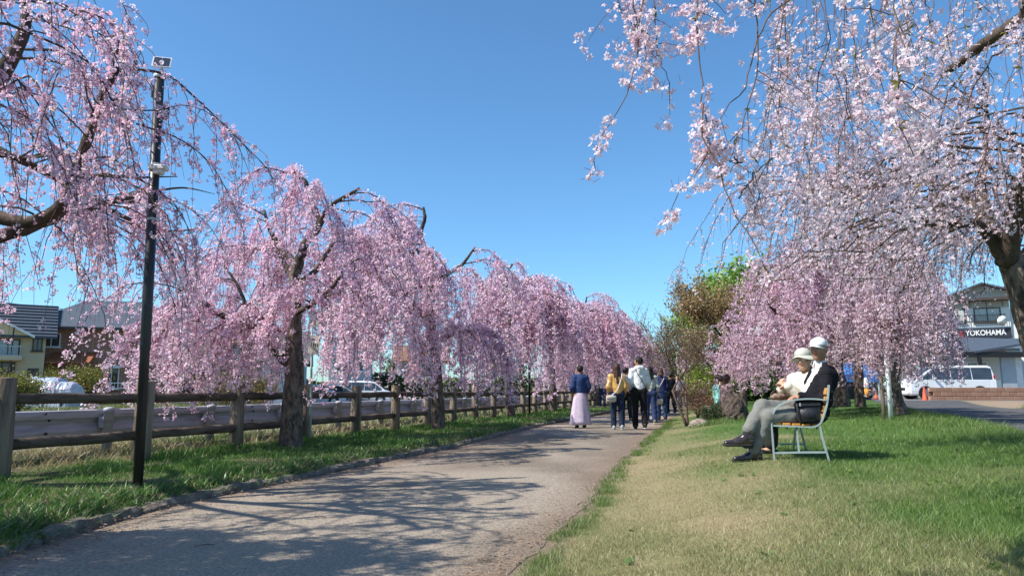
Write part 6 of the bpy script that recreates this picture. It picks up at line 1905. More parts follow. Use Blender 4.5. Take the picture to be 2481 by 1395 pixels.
def add_hand(B, wrist, d, palm, curl=.6, s=1.0, side=1, spreadf=.0):
    """palm, four bent fingers of unequal length and a thumb from the side of the palm.
    d: wrist to knuckles; palm: where the palm faces"""
    d = np.array(d, float); d /= np.linalg.norm(d); palm = np.array(palm, float); palm -= d * (palm @ d); palm /= np.linalg.norm(palm)
    a = np.cross(d, palm) * side
    w = np.array(wrist, float)
    for k in range(4):
        o = (1.5 - k) * .0195 * s
        B.cap(w + a * o * .6, w + d * .078 * s + a * o, .015 * s, .0125 * s, k=.01)
        L = [.072, .080, .075, .060][k] * s
        p0 = w + d * .082 * s + a * o * 1.08; dd = d
        q = p0; ang = curl * .75
        for (fr, rr0, rr1) in ((.45, .0095, .0088), (.32, .0088, .008), (.23, .008, .0068)):
            dd = dd * math.cos(ang) + palm * math.sin(ang); dd /= np.linalg.norm(dd)
            e = q + dd * L * fr; B.cap(q, e, rr0 * s, rr1 * s, k=.003); q = e; ang = curl
    p0 = w + d * .022 * s + a * .026 * s; e = p0 + (d * .55 + a * .75 + palm * .35) * .040 * s; e2 = e + (d * .85 + a * .1 + palm * .5) * .034 * s
    B.cap(p0, e, .0135 * s, .011 * s, k=.008); B.cap(e, e2, .0105 * s, .008 * s, k=.004)

# ------------------------------------------------------------------ the elderly man
def Q(px, py, Y_): return P(px, py, Y_)
man = thing('person', 'elderly man in white cap, black cardigan and grey trousers seated cross legged on the bench', 'person', bp_(.2, .35, .1), group=None)
hipL, hipR = Q(1966, 1000, 7.50), Q(1968, 998, 7.74)
kneeL, kneeR = Q(1862, 1010, 7.46), Q(1846, 984, 7.55)
ankL, ankR = Q(1826, 1092, 7.52), Q(1806, 1054, 7.42)
shL, shR = Q(2001, 905, 7.50), Q(1978, 893, 7.88)
neck = Q(1987, 880, 7.68); headc = Q(1984, 846, 7.66)
elbL, wrL = Q(2002, 972, 7.40), Q(1936, 958, 7.46)
elbR, wrR = Q(1948, 955, 7.98), Q(1925, 975, 7.82)
fwd = (np.array([-.74, -.67, 0])); fwd /= np.linalg.norm(fwd)
f, u, r = frame(fwd + np.array([0, 0, -.02]))
footdir = uv * .97 + np.array([0, -.1, 0])
hipm = (hipL + hipR) / 2
B = Body(.03)
add_head(B, headc, f, u, r, 1.03)
B.cap(neck - [0, 0, .03], headc - u * .05 - f * .03, .048, .046)
B.cap(hipL, hipR, .10); B.cap(hipm + [0, 0, .03], Q(1974, 962, 7.66), .11, .11); B.cap(Q(1974, 962, 7.66), Q(1997, 915, 7.69), .11, .10); B.cap(shL, shR, .05)
B.chain([shL, elbL, wrL], [.045, .036, .026]); B.chain([shR, elbR, wrR], [.045, .036, .026])
B.chain([hipL, kneeL, ankL], [.075, .05, .024]); B.chain([hipR, kneeR, ankR], [.075, .05, .024])
for an, dz in ((ankL, -.085), (ankR, -.07)): B.cap(an - [0, 0, .03], an + footdir * .10 + [0, 0, -.065], .018, .015)
add_hand(B, wrL, Q(1913, 966, 7.46) - wrL, np.array([.15, .1, -1]), .42, 1.0, 1)
add_hand(B, wrR, np.array([-.7, -.3, -.25]), np.array([0, 0, -1]), .4, 1.0, -1)
B.build('body', M['skin'], man, .0078)
face_parts(man, headc, f, u, r, 1.03)
# hair at the sides and nape under the cap
H = Body(.01); H.ell(headc - f * .030 + u * .012, (.081, .080, .060), np.array([r, f, u])); 
H.ell(headc + f * .055 - u * .02, (.075, .07, .09), np.array([r, f, u]), sub=True)
H.build('hair', M['hair_grey'], man, .007, cut=[(headc + u * .045, u)])
# trousers
T = Body(.03)
T.cap(hipL + [.02, 0, .0], hipR + [.02, 0, 0], .118, .118)
T.cap(hipm, hipm + [0, 0, .10] + (shL + shR - 2 * hipm) * .02, .125, .12)
T.chain([hipL, (hipL + kneeL) / 2, kneeL, (kneeL + ankL) / 2 + [0, 0, 0], ankL + [0, 0, .02]], [.108, .090, .076, .068, .066])
T.chain([hipR, (hipR + kneeR) / 2, kneeR, (kneeR + ankR) / 2, ankR + (kneeR - ankR) * .20], [.108, .088, .074, .066, .064])
M['trousers'] = mat('trousers_grey', (.205, .205, .185), (.175, .172, .155), 22, .85, .35, 120, spec=.15)
T.build('trousers', M['trousers'], man, .0095, amp=.009, freq=17, seed=4, stretch=(1, .6, 1.3))
# socks and shoes
M['shoe'] = mat('shoe_leather', (.022, .013, .011), (.04, .022, .018), 20, .22, .1, 60, spec=.7, coat=.4)
M['sock'] = mat('sock', (.014, .013, .017), (.022, .02, .026), 60, .9)
for (an, kn, sd) in ((ankL, kneeL, 0), (ankR, kneeR, 1)):
    S = Body(.01); S.cap(an + (kn - an) * .30, an - [0, 0, .02], .046, .041); S.cap(an - [0, 0, .02], an + footdir * .075 - [0, 0, .05], .040, .036); S.build('sock', M['sock'], man, .007)
    fd = footdir if sd == 0 else footdir * 1.0 + np.array([0, -.05, .0]); fd = fd / np.linalg.norm(fd)
    dn = np.array([0, 0, -1.0]) if sd == 0 else np.array([-.10, 0, -1.0]); dn /= np.linalg.norm(dn)
    z0 = .062
    S = Body(.02)
    hb = an + dn * z0 - fd * .045
    S.cap(hb, hb + fd * .10 + dn * .005, .042, .040, dn, 1.05)
    S.cap(hb + fd * .10 + dn * .006, hb + fd * .225 + dn * .018, .040, .034, dn, 1.12)
    S.cap(hb - dn * .045, hb + fd * .05 - dn * .04, .040, .042); S.cap(hb + fd * .05 - dn * .035, hb + fd * .13 - dn * .004, .040, .034)
    so = S.build('shoe', M['shoe'], man, .007, cut=[(hb + dn * .040, dn)])
    S = Body(.01); S.cap(hb + dn * .034, hb + fd * .232 + dn * .034, .045, .041, dn, 2.6); S.cap(hb + dn * .056, hb + fd * .03 + dn * .056, .038, .036, dn, 2.6)
    S.build('sole', M['tyre'], so, .006)
# patterned shirt showing in the cardigan opening
cf = fwd; cs = np.array([cf[1], -cf[0], 0])
cw = (shL + shR) / 2
def patterned():
    m, nt, b = _nodes('shirt_pattern'); b.inputs['Roughness'].default_value = .8
    vec = _coords(nt); v = nt.nodes.new('ShaderNodeTexVoronoi'); v.inputs['Scale'].default_value = 62; nt.links.new(vec, v.inputs['Vector'])
    rp = nt.nodes.new('ShaderNodeValToRGB'); rp.color_ramp.interpolation = 'CONSTANT'
    rp.color_ramp.elements[0].color = (.07, .06, .08, 1); rp.color_ramp.elements[1].position = .25; rp.color_ramp.elements[1].color = (.68, .64, .64, 1)
    nt.links.new(v.outputs['Distance'], rp.inputs['Fac']); nt.links.new(rp.outputs['Color'], b.inputs['Base Color']); return m
M['shirt'] = patterned()
cf = np.array([-.98, .1, 0]); cf /= np.linalg.norm(cf)
chest = Q(1996, 915, 7.69); belly = Q(1972, 962, 7.66)
S = Body(.03)
S.cap(hipm + [0, 0, .03], belly, .135, .135); S.cap(belly, chest, .135, .128); S.cap(shL - [0, 0, .03], shR - [0, 0, .03], .066)
S.cap(neck - [0, 0, .035], neck + [0, 0, .008], .068, .060)
sho = S.build('shirt', M['shirt'], man, .012, amp=.008, freq=18, seed=3)
K = Body(.012)
for e_ in (-1, 1):
    cq = neck + f * .05 + r * e_ * .035
    K.cap(cq + [0, 0, .012], cq + f * .025 + r * e_ * .012 - np.array([0, 0, .035]), .011, .008)
K.build('collar', M['shirt'], sho, .007)
# black cardigan, open in front, its edge running from the collar down to the lap
M['cardigan'] = mat('cardigan_black', (.011, .011, .014), (.018, .018, .022), 60, .95, .3, 150, spec=.1)
C = Body(.03)
C.cap(hipm + [.03, 0, .03], belly + [.01, 0, 0], .150, .150); C.cap(belly + [.01, 0, 0], chest + [.005, 0, 0], .150, .142); C.cap(shL - [0, 0, .02], shR - [0, 0, .02], .078)
C.cap(neck, shL, .060, .07)
ea, eb_ = Q(2006, 866, 7.55), Q(1950, 962, 7.5)
en = np.cross(eb_ - ea, np.array([.12, 1.0, 0])); en /= np.linalg.norm(en)
if en[0] > 0: en = -en
V, F = C.mesh(.0095, amp=.012, freq=15, seed=7, cut=[(ea, en), (neck + [0, 0, .012], np.array([0, 0, 1.0]))])
co_ = link('cardigan', make_mesh('cardigan', V - ROOT[man.name], F.astype(np.int32), M['cardigan'], None, True), man); ROOT[co_.name] = ROOT[man.name]
C = Body(.03)
C.chain([shL - [0, 0, .02], elbL, wrL + (elbL - wrL) * .06], [.080, .062, .046])
C2 = Body(.03); C2.chain([shR - [0, 0, .02], elbR], [.07, .058]); C2.build('sleeve', M['cardigan'], co_, .011)
C.build('sleeve', M['cardigan'], co_, .0095, amp=.016, freq=13, seed=17)
# spectacles
gl = None
for e in (-1, 1):
    q = headc + f * .103 + u * .004 + r * e * .034
    a = np.linspace(0, 2 * PI, 13)
    b = MB(); b.tube([q + r * .022 * math.cos(x) + u * .016 * math.sin(x) for x in a], .0022, 6, caps=False)
    if e == -1:
        b.tube([headc + f * .104 + u * .008 - r * .012, headc + f * .104 + u * .008 + r * .012], .002, 5)
        for e2 in (-1, 1): b.tube([headc + f * .102 + u * .008 + r * e2 * .056, headc + f * .06 + u * .008 + r * e2 * .078, headc - f * .02 + u * .0 + r * e2 * .082], .0022, 5)
        gl = b.build('spectacles', M['steel'], man)
    else: b.build('rim', M['steel'], gl)
# white cap
M['cap_white'] = mat('cap_white', (.76, .78, .80), (.66, .68, .70), 9, .85, .08, 160)
K = Body(.015)
K.ell(headc + u * .052 - f * .008, (.083, .100, .074), np.array([r, f, u]))
K.cap(headc + u * .045 + f * .015, headc + u * .04 - f * .015, .080, .080)
cap_ = K.build('cap', M['cap_white'], man, .007, amp=.006, freq=20, cut=[(headc + u * .036, -u)])
V = []; F = []
for i in range(9):
    x = (i / 8 * 2 - 1); 
    for j in range(4):
        yv = j / 3
        wx = .079 * x * (1 - .12 * yv)
        ff = .078 + (1 - x * x) * .025 + yv * (.072 * math.sqrt(max(1 - x * x * .96, 0)))
        V.append(headc + r * wx + f * (ff if abs(x) < 1 else .06) + u * (.046 - .014 * yv - .028 * x * x))
for i in range(8):
    for j in range(3): F.append((i * 4 + j, i * 4 + j + 1, i * 4 + j + 5, i * 4 + j + 4))
V = np.array(V); n = len(V); V2 = V - u * .005
FF = F + [tuple(n + k for k in q_[::-1]) for q_ in F]
for i in range(8): FF += [(i * 4 + 3, n + i * 4 + 3, n + i * 4 + 7, i * 4 + 7), (i * 4, i * 4 + 4, n + i * 4 + 4, n + i * 4)]
MB().add(np.concatenate([V, V2]), FF).build('brim', M['cap_white'], cap_, True)
for e_ in range(3):
    a_ = e_ * PI / 3 + .3; pl_ = [headc + u * (.052 + .0755 * math.sin(t_)) - f * .008 + (r * math.cos(a_) * .0845 + f * math.sin(a_) * .1015) * math.cos(t_) for t_ in np.linspace(.12, PI - .12, 16)]
    MB().tube(pl_, .0014, 5).build('seam', M['steel'], cap_)
MB().lathe(headc + u * .128 - f * .01, [(.008, 0), (.006, .006)], 8).build('button', M['cap_white'], cap_)

# black shoulder bag resting on the bench beside him
bc = bp_(.165, .06, .355)
bag = thing('shoulder_bag', 'black zipped shoulder bag on the bench seat beside the seated man', 'bag', bc)
b = MB(); b.box((0, 0, 0), (.255, .11, .225), bev=.03); b.V = [rot(v, 0, -.04, ang + 0) + bc + [.0, 0, .132] for v in b.V]; b.build('body', M['black_bag'], bag, True)
b = MB(); b.box((-.012, -.068, -.03), (.17, .04, .13), bev=.018); b.V = [rot(v, 0, -.04, ang) + bc + [0, 0, .132] for v in b.V]; b.build('pocket', M['black_bag'], bag, True)
b = MB(); b.box((-.0, -.062, .065), (.235, .014, .03), bev=.006); b.V = [rot(v, 0, -.04, ang) + bc + [0, 0, .132] for v in b.V]; b.build('zip', M['black'], bag)
b = MB(); b.box((.0, 0, .118), (.262, .116, .03), bev=.012); b.V = [rot(v, 0, -.04, ang) + bc + [0, 0, .132] for v in b.V]; b.build('flap', M['black_bag'], bag)
MB().tube(smooth_line([bc + [-.12, -.02, .22], bc + [-.13, -.06, .17], bc + [-.125, -.07, .08], bc + [-.11, -.07, .02]], 8), .008, 6).build('strap', M['black'], bag)
MB().box(bc + [-.105, -.075, .2], (.01, .01, .03)).build('buckle', M['steel'], bag)

# ------------------------------------------------------------------ the elderly woman
wom = thing('person', 'elderly woman in cream jacket and pale brimmed hat leaning against the man, hands raised', 'person', bp_(.2, .8, .1))
fw = np.array([-.64, -.77, 0]); fw /= np.linalg.norm(fw)
f2, u2, r2 = frame(fw + [0, 0, -.04], (-.06, .0, 1))
wh = Q(1946, 872, 8.10); wn = Q(1956, 900, 8.15)
wsL, wsR = Q(1966, 915, 8.02), Q(1924, 917, 8.30)
whL, whR = Q(1940, 985, 8.10), Q(1928, 985, 8.32)
weL, wwL = Q(1936, 960, 7.92), Q(1908, 934, 7.90)
weR, wwR = Q(1912, 958, 8.16), Q(1890, 943, 8.00)
wkL, wkR = Q(1872, 995, 8.0), Q(1862, 995, 8.22)
waL, waR = Q(1868, 1080, 8.05), Q(1852, 1078, 8.22)
B = Body(.03)
add_head(B, wh, f2, u2, r2, .98, True)
B.cap(wn - [0, 0, .03], wh - u2 * .05 - f2 * .02, .045, .045)
B.cap(whL, whR, .10); B.cap((whL + whR) / 2, (wsL + wsR) / 2 - [0, 0, .05], .11, .10); B.cap(wsL, wsR, .05)
B.chain([wsL, weL, wwL], [.04, .032, .023]); B.chain([wsR, weR, wwR], [.04, .032, .023])
B.chain([whL, wkL, waL], [.07, .045, .03]); B.chain([whR, wkR, waR], [.07, .045, .03])
for an in (waL, waR): B.cap(an - [0, 0, .03], an + footdir * .10 - [0, 0, .06], .032, .028)
add_hand(B, wwL, Q(1893, 926, 7.95) - wwL, np.array([-.1, .8, -.5]), .75, .95, 1)
add_hand(B, wwR, Q(1890, 926, 7.98) - wwR, np.array([.5, -.2, .5]), .7, .95, -1)
B.build('body', M['skin_pale'], wom, .0076)
face_parts(wom, wh, f2, u2, r2, .98, 'hair_black')
H = Body(.01); H.ell(wh - f2 * .022 + u2 * .006, (.080, .086, .085), np.array([r2, f2, u2])); H.ell(wh + f2 * .07 - u2 * .03, (.064, .08, .09), np.array([r2, f2, u2]), sub=True)
H.build('hair', M['hair_black'], wom, .007, cut=[(wh + u2 * .05, u2)])
for e in (-1, 1):
    q = wh + f2 * .098 + u2 * .004 + r2 * e * .032; a = np.linspace(0, 2 * PI, 13)
    b = MB(); b.tube([q + r2 * .024 * math.cos(x) + u2 * .016 * math.sin(x) for x in a], .0016, 6, caps=False); go = b.build('spectacles', M['steel'], wom)
    b = MB(); aa = np.linspace(0, 2 * PI, 13)[:-1]
    b.add([q + r2 * .022 * math.cos(x) + u2 * .0145 * math.sin(x) for x in aa], [tuple(range(12))]); b.build('lens', M['lens'], go)
# jacket
M['jacket_cream'] = mat('jacket_cream', (.72, .66, .53), (.60, .54, .42), 7, .85, .1, 160, spec=.15)
J = Body(.03)
wm = (whL + whR) / 2; wc = (wsL + wsR) / 2
J.cap(wm + [0, 0, .0], wc - [0, 0, .05], .150, .135, fw, 1.1); J.cap(wsL - [0, 0, .01], wsR - [0, 0, .01], .072)
J.chain([wsL - [0, 0, .01], weL, wwL + (weL - wwL) * .08], [.074, .064, .046]); J.chain([wsR - [0, 0, .01], weR, wwR + (weR - wwR) * .1], [.074, .060, .046])
J.cap(wn - [0, 0, .02], wn + [0, 0, .012], .066, .062)
J.cap(wn + fw * .07 - [0, 0, .02], wn + fw * .10 - [0, 0, .09], .035, .02, sub=True, k=.01)
J.cap(wn + [0, 0, .0], wn + [0, 0, .10], .052, .055, sub=True, k=.01)
jo = J.build('jacket', M['jacket_cream'], wom, .009, amp=.010, freq=13, seed=9)
for k in range(3):
    q = wn + fw * (.118 + .018 * k) - np.array([0, 0, .13 + .075 * k]); b = Body(.002); b.ell(q, (.009, .009, .009)); b.build('button', M['white'], jo, .004)
b = Body(.01); b.cap(wwL + (weL - wwL) * .05, wwL + (weL - wwL) * .14, .047, .047); b.build('cuff', M['jacket_cream'], jo, .007)
b = Body(.01); b.cap(wwR + (weR - wwR) * .07, wwR + (weR - wwR) * .16, .047, .047); b.build('cuff', M['jacket_cream'], jo, .007)
K = Body(.02); K.cap(wn - [0, 0, .03], wn + [0, 0, .03], .052, .047); K.build('collar', M['black'], wom, .007)
# dark trousers and slip-on shoes
T = Body(.03); T.cap(whL, whR, .12); T.chain([whL, wkL, waL + [0, 0, .03]], [.10, .075, .072]); T.chain([whR, wkR, waR + [0, 0, .03]], [.10, .075, .072])
M['trousers_dark'] = mat('trousers_dark', (.016, .016, .018), (.026, .026, .028), 20, .85, .3, 80)
T.build('trousers', M['trousers_dark'], wom, .009, amp=.012, freq=14, seed=2)
for an in (waL, waR):
    hb = an - [0, 0, .055] - footdir * .04; dn = np.array([0, 0, -1.0])
    S = Body(.015); S.cap(hb, hb + footdir * .17, .038, .032, dn, 1.25); S.cap(an + footdir * .04, an + footdir * .06 + [0, 0, .06], .05, .05, sub=True, k=.01)
    S.build('shoe', M['black_bag'], wom, .007, cut=[(hb + dn * .03, dn), (hb - dn * .022, -dn)])
# brimmed hat
M['hat'] = mat('hat_sage', (.50, .51, .44), (.42, .43, .36), 9, .9, .08, 160, spec=.1)
K = Body(.02); hc2 = wh + u2 * .05 - f2 * .012
K.ell(hc2 + u2 * .012, (.089, .098, .076), np.array([r2, f2, u2]), k=.02)
ho = K.build('hat', M['hat'], wom, .007, amp=.005, freq=20, cut=[(wh + u2 * .040, -u2)])
V = []; F = []; n = 36
for j in range(6):
    t_b = j / 5
    for i in range(n):
        a = 2 * PI * i / n; ca, sa = math.cos(a), math.sin(a)
        rr_ = .090 + .064 * t_b; drop = (.018 + .038 * abs(ca) ** 1.5 + .02 * max(-sa, 0)) * t_b ** 1.15 + .008 * math.sin(a * 3 + 1) * t_b
        V.append(wh + u2 * (.050 - drop) - f2 * .012 + r2 * ca * rr_ * .94 + f2 * sa * rr_ * 1.02)
for j in range(5):
    for i in range(n): F.append((j * n + i, j * n + (i + 1) % n, (j + 1) * n + (i + 1) % n, (j + 1) * n + i))
V = np.array(V); m_ = len(V); V2 = V - u2 * .004
FF = F + [tuple(m_ + k for k in q_[::-1]) for q_ in F] + [(5 * n + i, 5 * n + (i + 1) % n, m_ + 5 * n + (i + 1) % n, m_ + 5 * n + i) for i in range(n)]
MB().add(np.concatenate([V, V2]), FF).build('brim', M['hat'], ho, True)
K = Body(.01); q = Q(1885, 962, 8.0)
hb_ = thing('handbag', 'small brown and beige bag on the lap of the seated woman', 'bag', q - np.array([0, 0, .04]))
K.ell(q, (.10, .07, .045)); K.ell(q + [.06, 0, .02], (.05, .05, .03)); K.build('body', mat('bag_beige', (.32, .24, .17), (.12, .07, .05), 26, .7, .4, 40), hb_, .008, amp=.02, freq=20)
MB().tube(smooth_line([q + [-.08, 0, .03], q + [-.03, 0, .075], q + [.05, 0, .06]], 8), .008, 6).build('strap', M['hair_brown'], hb_)

# ------------------------------------------------------------------ walkers
FAB = {}
def fab(nm, c, rough=.85, spec=.2, **kw):
    if nm not in FAB: FAB[nm] = mat('fabric_' + nm, c, tuple(x * .78 for x in c), 14, rough, .3, 60, spec=spec, **kw)
    return FAB[nm]
def walker(px, py, Y_, h, facing, label, top=('white', (.7, .7, .7)), legs=('black', (.02, .02, .02)), hair='hair_black', hair_len=0, skirt=None, shoes='black', stride=.12,
           sleeve=1.0, long_coat=False, cap=None, mask=False, hood=False, arm_bend=(0.1, 0.1), look=0.0, res=.017, extra=None, skin='skin', lean=0.0, puff=0.0, name='person', arms_fwd=0.0, sit=False):
    """facing: 0 looks away from the viewer (+Y), turning left is positive"""
    q = P(px, py, Y_); base = np.array([q[0], q[1], float(gz(q[0], q[1])) + .012])
    t = thing(name, label, 'person', base)
    s = h / 1.7
    ca, sa = math.cos(facing), math.sin(facing)
    fd = np.array([-sa, ca, 0]); rd = np.array([ca, sa, 0]); up = np.array([0, 0, 1.0])
    W = lambda x, y, z: base + (rd * x + fd * y + up * z) * s
    st_ = stride
    hip = [W(-.085, 0, .90), W(.085, 0, .90)]
    knee = [W(-.095, st_ * .9 + .02, .49), W(.095, -st_ * .3 + .02, .48)]
    ank = [W(-.10, st_ * .9, .085), W(.10, -st_ * 1.1, .095 + .25 * st_)]
    sh = [W(-.158, lean, 1.365), W(.158, lean, 1.365)]
    el = [W(-.215 - puff * .4, lean - .02 - st_ * .4 + arms_fwd * .4, 1.11), W(.215 + puff * .4, lean - .02 + st_ * .4 + arms_fwd * .4, 1.11)]
    wr = [W(-.225, lean + arm_bend[0] + arms_fwd, .88 + arm_bend[0] * .7), W(.225, lean + arm_bend[1] + arms_fwd, .88 + arm_bend[1] * .7)]
    hc_ = W(0, lean + .025, 1.578); nk = W(0, lean, 1.43)
    lf = facing + look; f_, u_, r_ = frame((-math.sin(lf), math.cos(lf), -.03))
    B = Body(.03)
    add_head(B, hc_, f_, u_, r_, 1.06 * s)
    B.cap(nk - [0, 0, .03], hc_ - u_ * .06 * s, .05 * s)
    B.cap(hip[0], hip[1], .09 * s); B.cap(W(0, 0, .95), W(0, lean, 1.30), .11 * s, .12 * s, fd, 1.3); B.cap(sh[0], sh[1], .055 * s)
    for i in (0, 1):
        B.chain([sh[i], el[i], wr[i]], [.045 * s, .036 * s, .025 * s]); B.chain([hip[i], knee[i], ank[i]], [.075 * s, .05 * s, .035 * s])
        B.cap(ank[i], ank[i] + fd * .12 * s - [0, 0, .05 * s], .032 * s, .027 * s)
        add_hand(B, wr[i], (wr[i] - el[i]) + np.array([0, 0, -.1]), -rd if i else rd, .35, s, 1 if i else -1)
    B.build('body', M[skin], t, max(.0155, res * .95))
    # clothes
    J = Body(.035); tm = fab(*top)
    zb_ = .62 if long_coat else .93
    J.cap(W(0, 0, zb_ + .06), W(0, lean, 1.28), (.138 + puff + (.04 if long_coat else 0)) * s, (.140 + puff) * s, fd, 1.35)
    J.cap(sh[0], sh[1], (.060 + puff * .3) * s); J.cap(nk - [0, 0, .045], sh[0], .055 * s, .055 * s); J.cap(nk - [0, 0, .045], sh[1], .055 * s, .055 * s)
    for i in (0, 1):
        e = wr[i] + (el[i] - wr[i]) * (.10 + (1 - sleeve)); J.chain([sh[i], el[i], e], [(.062 + puff * .7) * s, (.055 + puff * .8) * s, (.043 + puff * .3) * s])
    J.cap(nk - [0, 0, .04], nk - [0, 0, .01], .066 * s, .058 * s)
    if hood: J.cap(nk + fd * -.07 * s + rd * -.07 * s - [0, 0, .0], nk + fd * -.07 * s + rd * .07 * s, .058 * s); J.cap(nk + fd * -.10 * s + [0, 0, .01], nk + fd * -.09 * s - [0, 0, .10], .055 * s, .045 * s)
    J.build('top', tm, t, res * .95, amp=.022, freq=11, seed=int(px), cut=[(W(0, 0, zb_ - .03), -up)] if not long_coat else None)
    if hood or long_coat is False:
        pass
    lm = fab(*legs)
    if skirt:
        sk = MB(); n = 40; V = []
        zs2 = [1.0, .93, .8, .6, .4, .2, .10]
        for z in zs2:
            k = (1 - z) / .9; r0_ = .135 + .035 * min(1, k * 4) + skirt * k
            for i in range(n):
                a = 2 * PI * i / n; rr_ = r0_ * (1 + .05 * k * math.sin(a * 7 + z) + .03 * k * math.sin(a * 12))
                V.append(W(math.cos(a) * rr_, math.sin(a) * rr_ * .78, z))
        F = [(j * n + i, j * n + (i + 1) % n, (j + 1) * n + (i + 1) % n, (j + 1) * n + i)[::-1] for j in range(len(zs2) - 1) for i in range(n)]
        F += [tuple(range(n)), tuple((len(zs2) - 1) * n + i for i in range(n - 1, -1, -1))]
        sk.add(V, F).build('skirt', lm, t, True)
    else:
        T = Body(.03); T.cap(hip[0], hip[1], .105 * s); T.cap(W(0, 0, .92), W(0, 0, .99), .135 * s, .13 * s, fd, 1.3)
        for i in (0, 1): T.chain([hip[i], knee[i], ank[i] + [0, 0, .02]], [.098 * s, .078 * s, .072 * s])
        T.build('trousers', lm, t, res * .95, amp=.015, freq=13, seed=int(px) + 1)
    sm = M['black'] if shoes == 'black' else fab(*shoes)
    for i in (0, 1):
        S = Body(.015); hb = ank[i] - up * .04 * s - fd * .05 * s
        S.cap(hb, hb + fd * .19 * s - up * .012 * s, .045 * s, .038 * s, up, 1.2); S.cap(hb + up * .03 * s, hb + up * .03 * s + fd * .06 * s, .045 * s)
        so = S.build('shoe', sm, t, min(res, .015)); S = Body(.01); S.cap(hb - up * .042 * s, hb + fd * .2 * s - up * .048 * s, .044 * s, .04 * s, up, 4); S.build('sole', M['white'], so, .012)
    H = Body(.015); H.ell(hc_ + u_ * .022 * s - f_ * .016 * s, np.array([.090, .100, .107]) * s, np.array([r_, f_, u_]))
    H.ell(hc_ + f_ * .095 * s - u_ * .045 * s, np.array([.07, .07, .085]) * s, np.array([r_, f_, u_]), sub=True)
    if hair_len:
        bk = -fd
        H.cap(hc_ - u_ * .02 * s + bk * .05 * s, hc_ + bk * .115 * s - up * hair_len * s, .085 * s, .05 * s, bk, 1.4)
        for e in (-1, 1): H.cap(hc_ + rd * e * .055 * s + bk * .04 * s, hc_ + rd * e * .075 * s + bk * .10 * s - up * hair_len * .85 * s, .045 * s, .03 * s)
    H.build('hair', M[hair], t, res * .8, amp=.012, freq=26, seed=int(px) + 3, stretch=(1, 1, .4), cut=None if hair_len else [(hc_ - u_ * .06 * s, -u_)])
    if mask:
        K = Body(.01); K.ell(hc_ + f_ * .055 * s - u_ * .045 * s, np.array([.064, .062, .045]) * s, np.array([r_, f_, u_])); K.build('mask', M['black'], t, .01)
        b = MB(); b.tube([hc_ + f_ * .05 * s - u_ * .03 * s + r_ * .066 * s, hc_ - u_ * .01 * s + r_ * .083 * s], .003, 4); b.tube([hc_ + f_ * .05 * s - u_ * .03 * s - r_ * .066 * s, hc_ - u_ * .01 * s - r_ * .083 * s], .003, 4); b.build('strap', M['black'], t)
    if cap:
        K = Body(.02); K.ell(hc_ + u_ * .055 * s - f_ * .005 * s, np.array([.092, .104, .075]) * s, np.array([r_, f_, u_])); K.cap(hc_ + u_ * .045 * s + f_ * .08 * s, hc_ + u_ * .035 * s + f_ * .15 * s, .06 * s, .055 * s, u_, 7); K.build('cap', M[cap], t, .011, cut=None)
    return t, W, s
def crossbag(t, W, s, side, z, c, sz, strapm, name='bag', over=1):
    """a bag carried by the person, hung from the far shoulder"""
    cc = W(side * .17, -.10, z); 
    bg_ = thing('shoulder_bag', c[2], 'bag', cc - np.array([0, 0, sz[2] / 2]))
    b = MB(); b.box(cc, sz, bev=min(sz) * .3); b.build('body', fab(c[0], c[1]), bg_, True)
    b = MB(); b.box(cc + [0, -sz[1] * .45, sz[2] * .18], (sz[0] * .96, sz[1] * .25, sz[2] * .5), bev=.01); b.build('flap', fab(c[0], c[1]), bg_, True)
    b = MB(); b.tube(smooth_line([cc + [0, 0, sz[2] * .4], W(side * .02, -.155, z + .22), W(-side * .10, -.13, 1.33), W(-side * .13, -.03, 1.46)], 10), .010, 6); b.build('strap', strapm, bg_)

Yk = 18.4
walker(1407, 1030, Yk, 1.57, .12, 'short haired person in navy jacket and long pale lilac skirt standing on the path', top=('navy', (.03, .055, .15)), legs=('lilac', (.56, .46, .56)), skirt=.13, stride=.02, puff=.03, res=.015, arm_bend=(.12, .12), shoes='black')
t, W, s = walker(1497, 1034, 17.7, 1.58, -.02, 'woman with long brown hair in a shiny gold blouse and dark jeans on the path', top=('gold', (.66, .36, .10), .3, .8, ), legs=('denim_dark', (.018, .026, .055)), hair='hair_brown', hair_len=.36, stride=.05, puff=.018, sleeve=.8, res=.013, shoes=('grey_shoe', (.4, .42, .45)))
crossbag(t, W, s, -1, .80, ('beige_bag', (.55, .50, .43), 'small beige shoulder bag at the left hip of the woman in the gold blouse'), (.24, .10, .17), M['white'])
t, W, s = walker(1551, 1032, 17.9, 1.76, -.06, 'tall man in white hooded sweatshirt, black trousers and black mask looking left', top=('white_hoodie', (.74, .75, .75)), legs=('black_cloth', (.012, .012, .013)), stride=.09, hood=True, mask=True, look=1.05, puff=.012, res=.013, arms_fwd=.06, shoes='black')
MB().tube(smooth_line([W(-.10, .02, 1.45), W(-.06, -.13, 1.32), W(.06, -.17, 1.12), W(.17, -.10, .92)], 12), .008, 6).build('bag_strap', M['black'], t)
walker(1519, 1018, 21.5, 1.62, .1, 'person in black cap partly hidden between gold blouse and white hoodie', top=('palegrey', (.5, .53, .56)), legs=('black_cloth', (.012, .012, .013)), cap='black', look=-.9, res=.018)
t, W, s = walker(1577, 1012, 20.6, 1.62, -.1, 'woman with dark ponytail, pale sage cardigan and jeans behind the hooded man', top=('sage', (.50, .56, .52)), legs=('denim', (.03, .05, .13)), hair_len=.28, stride=.08, res=.016, shoes=('tan_shoe', (.25, .22, .15)))
q = W(.235, .03, .66)
hb2 = thing('handbag', 'cream handbag carried low by the woman in the pale sage cardigan', 'bag', q - np.array([0, 0, .1]))
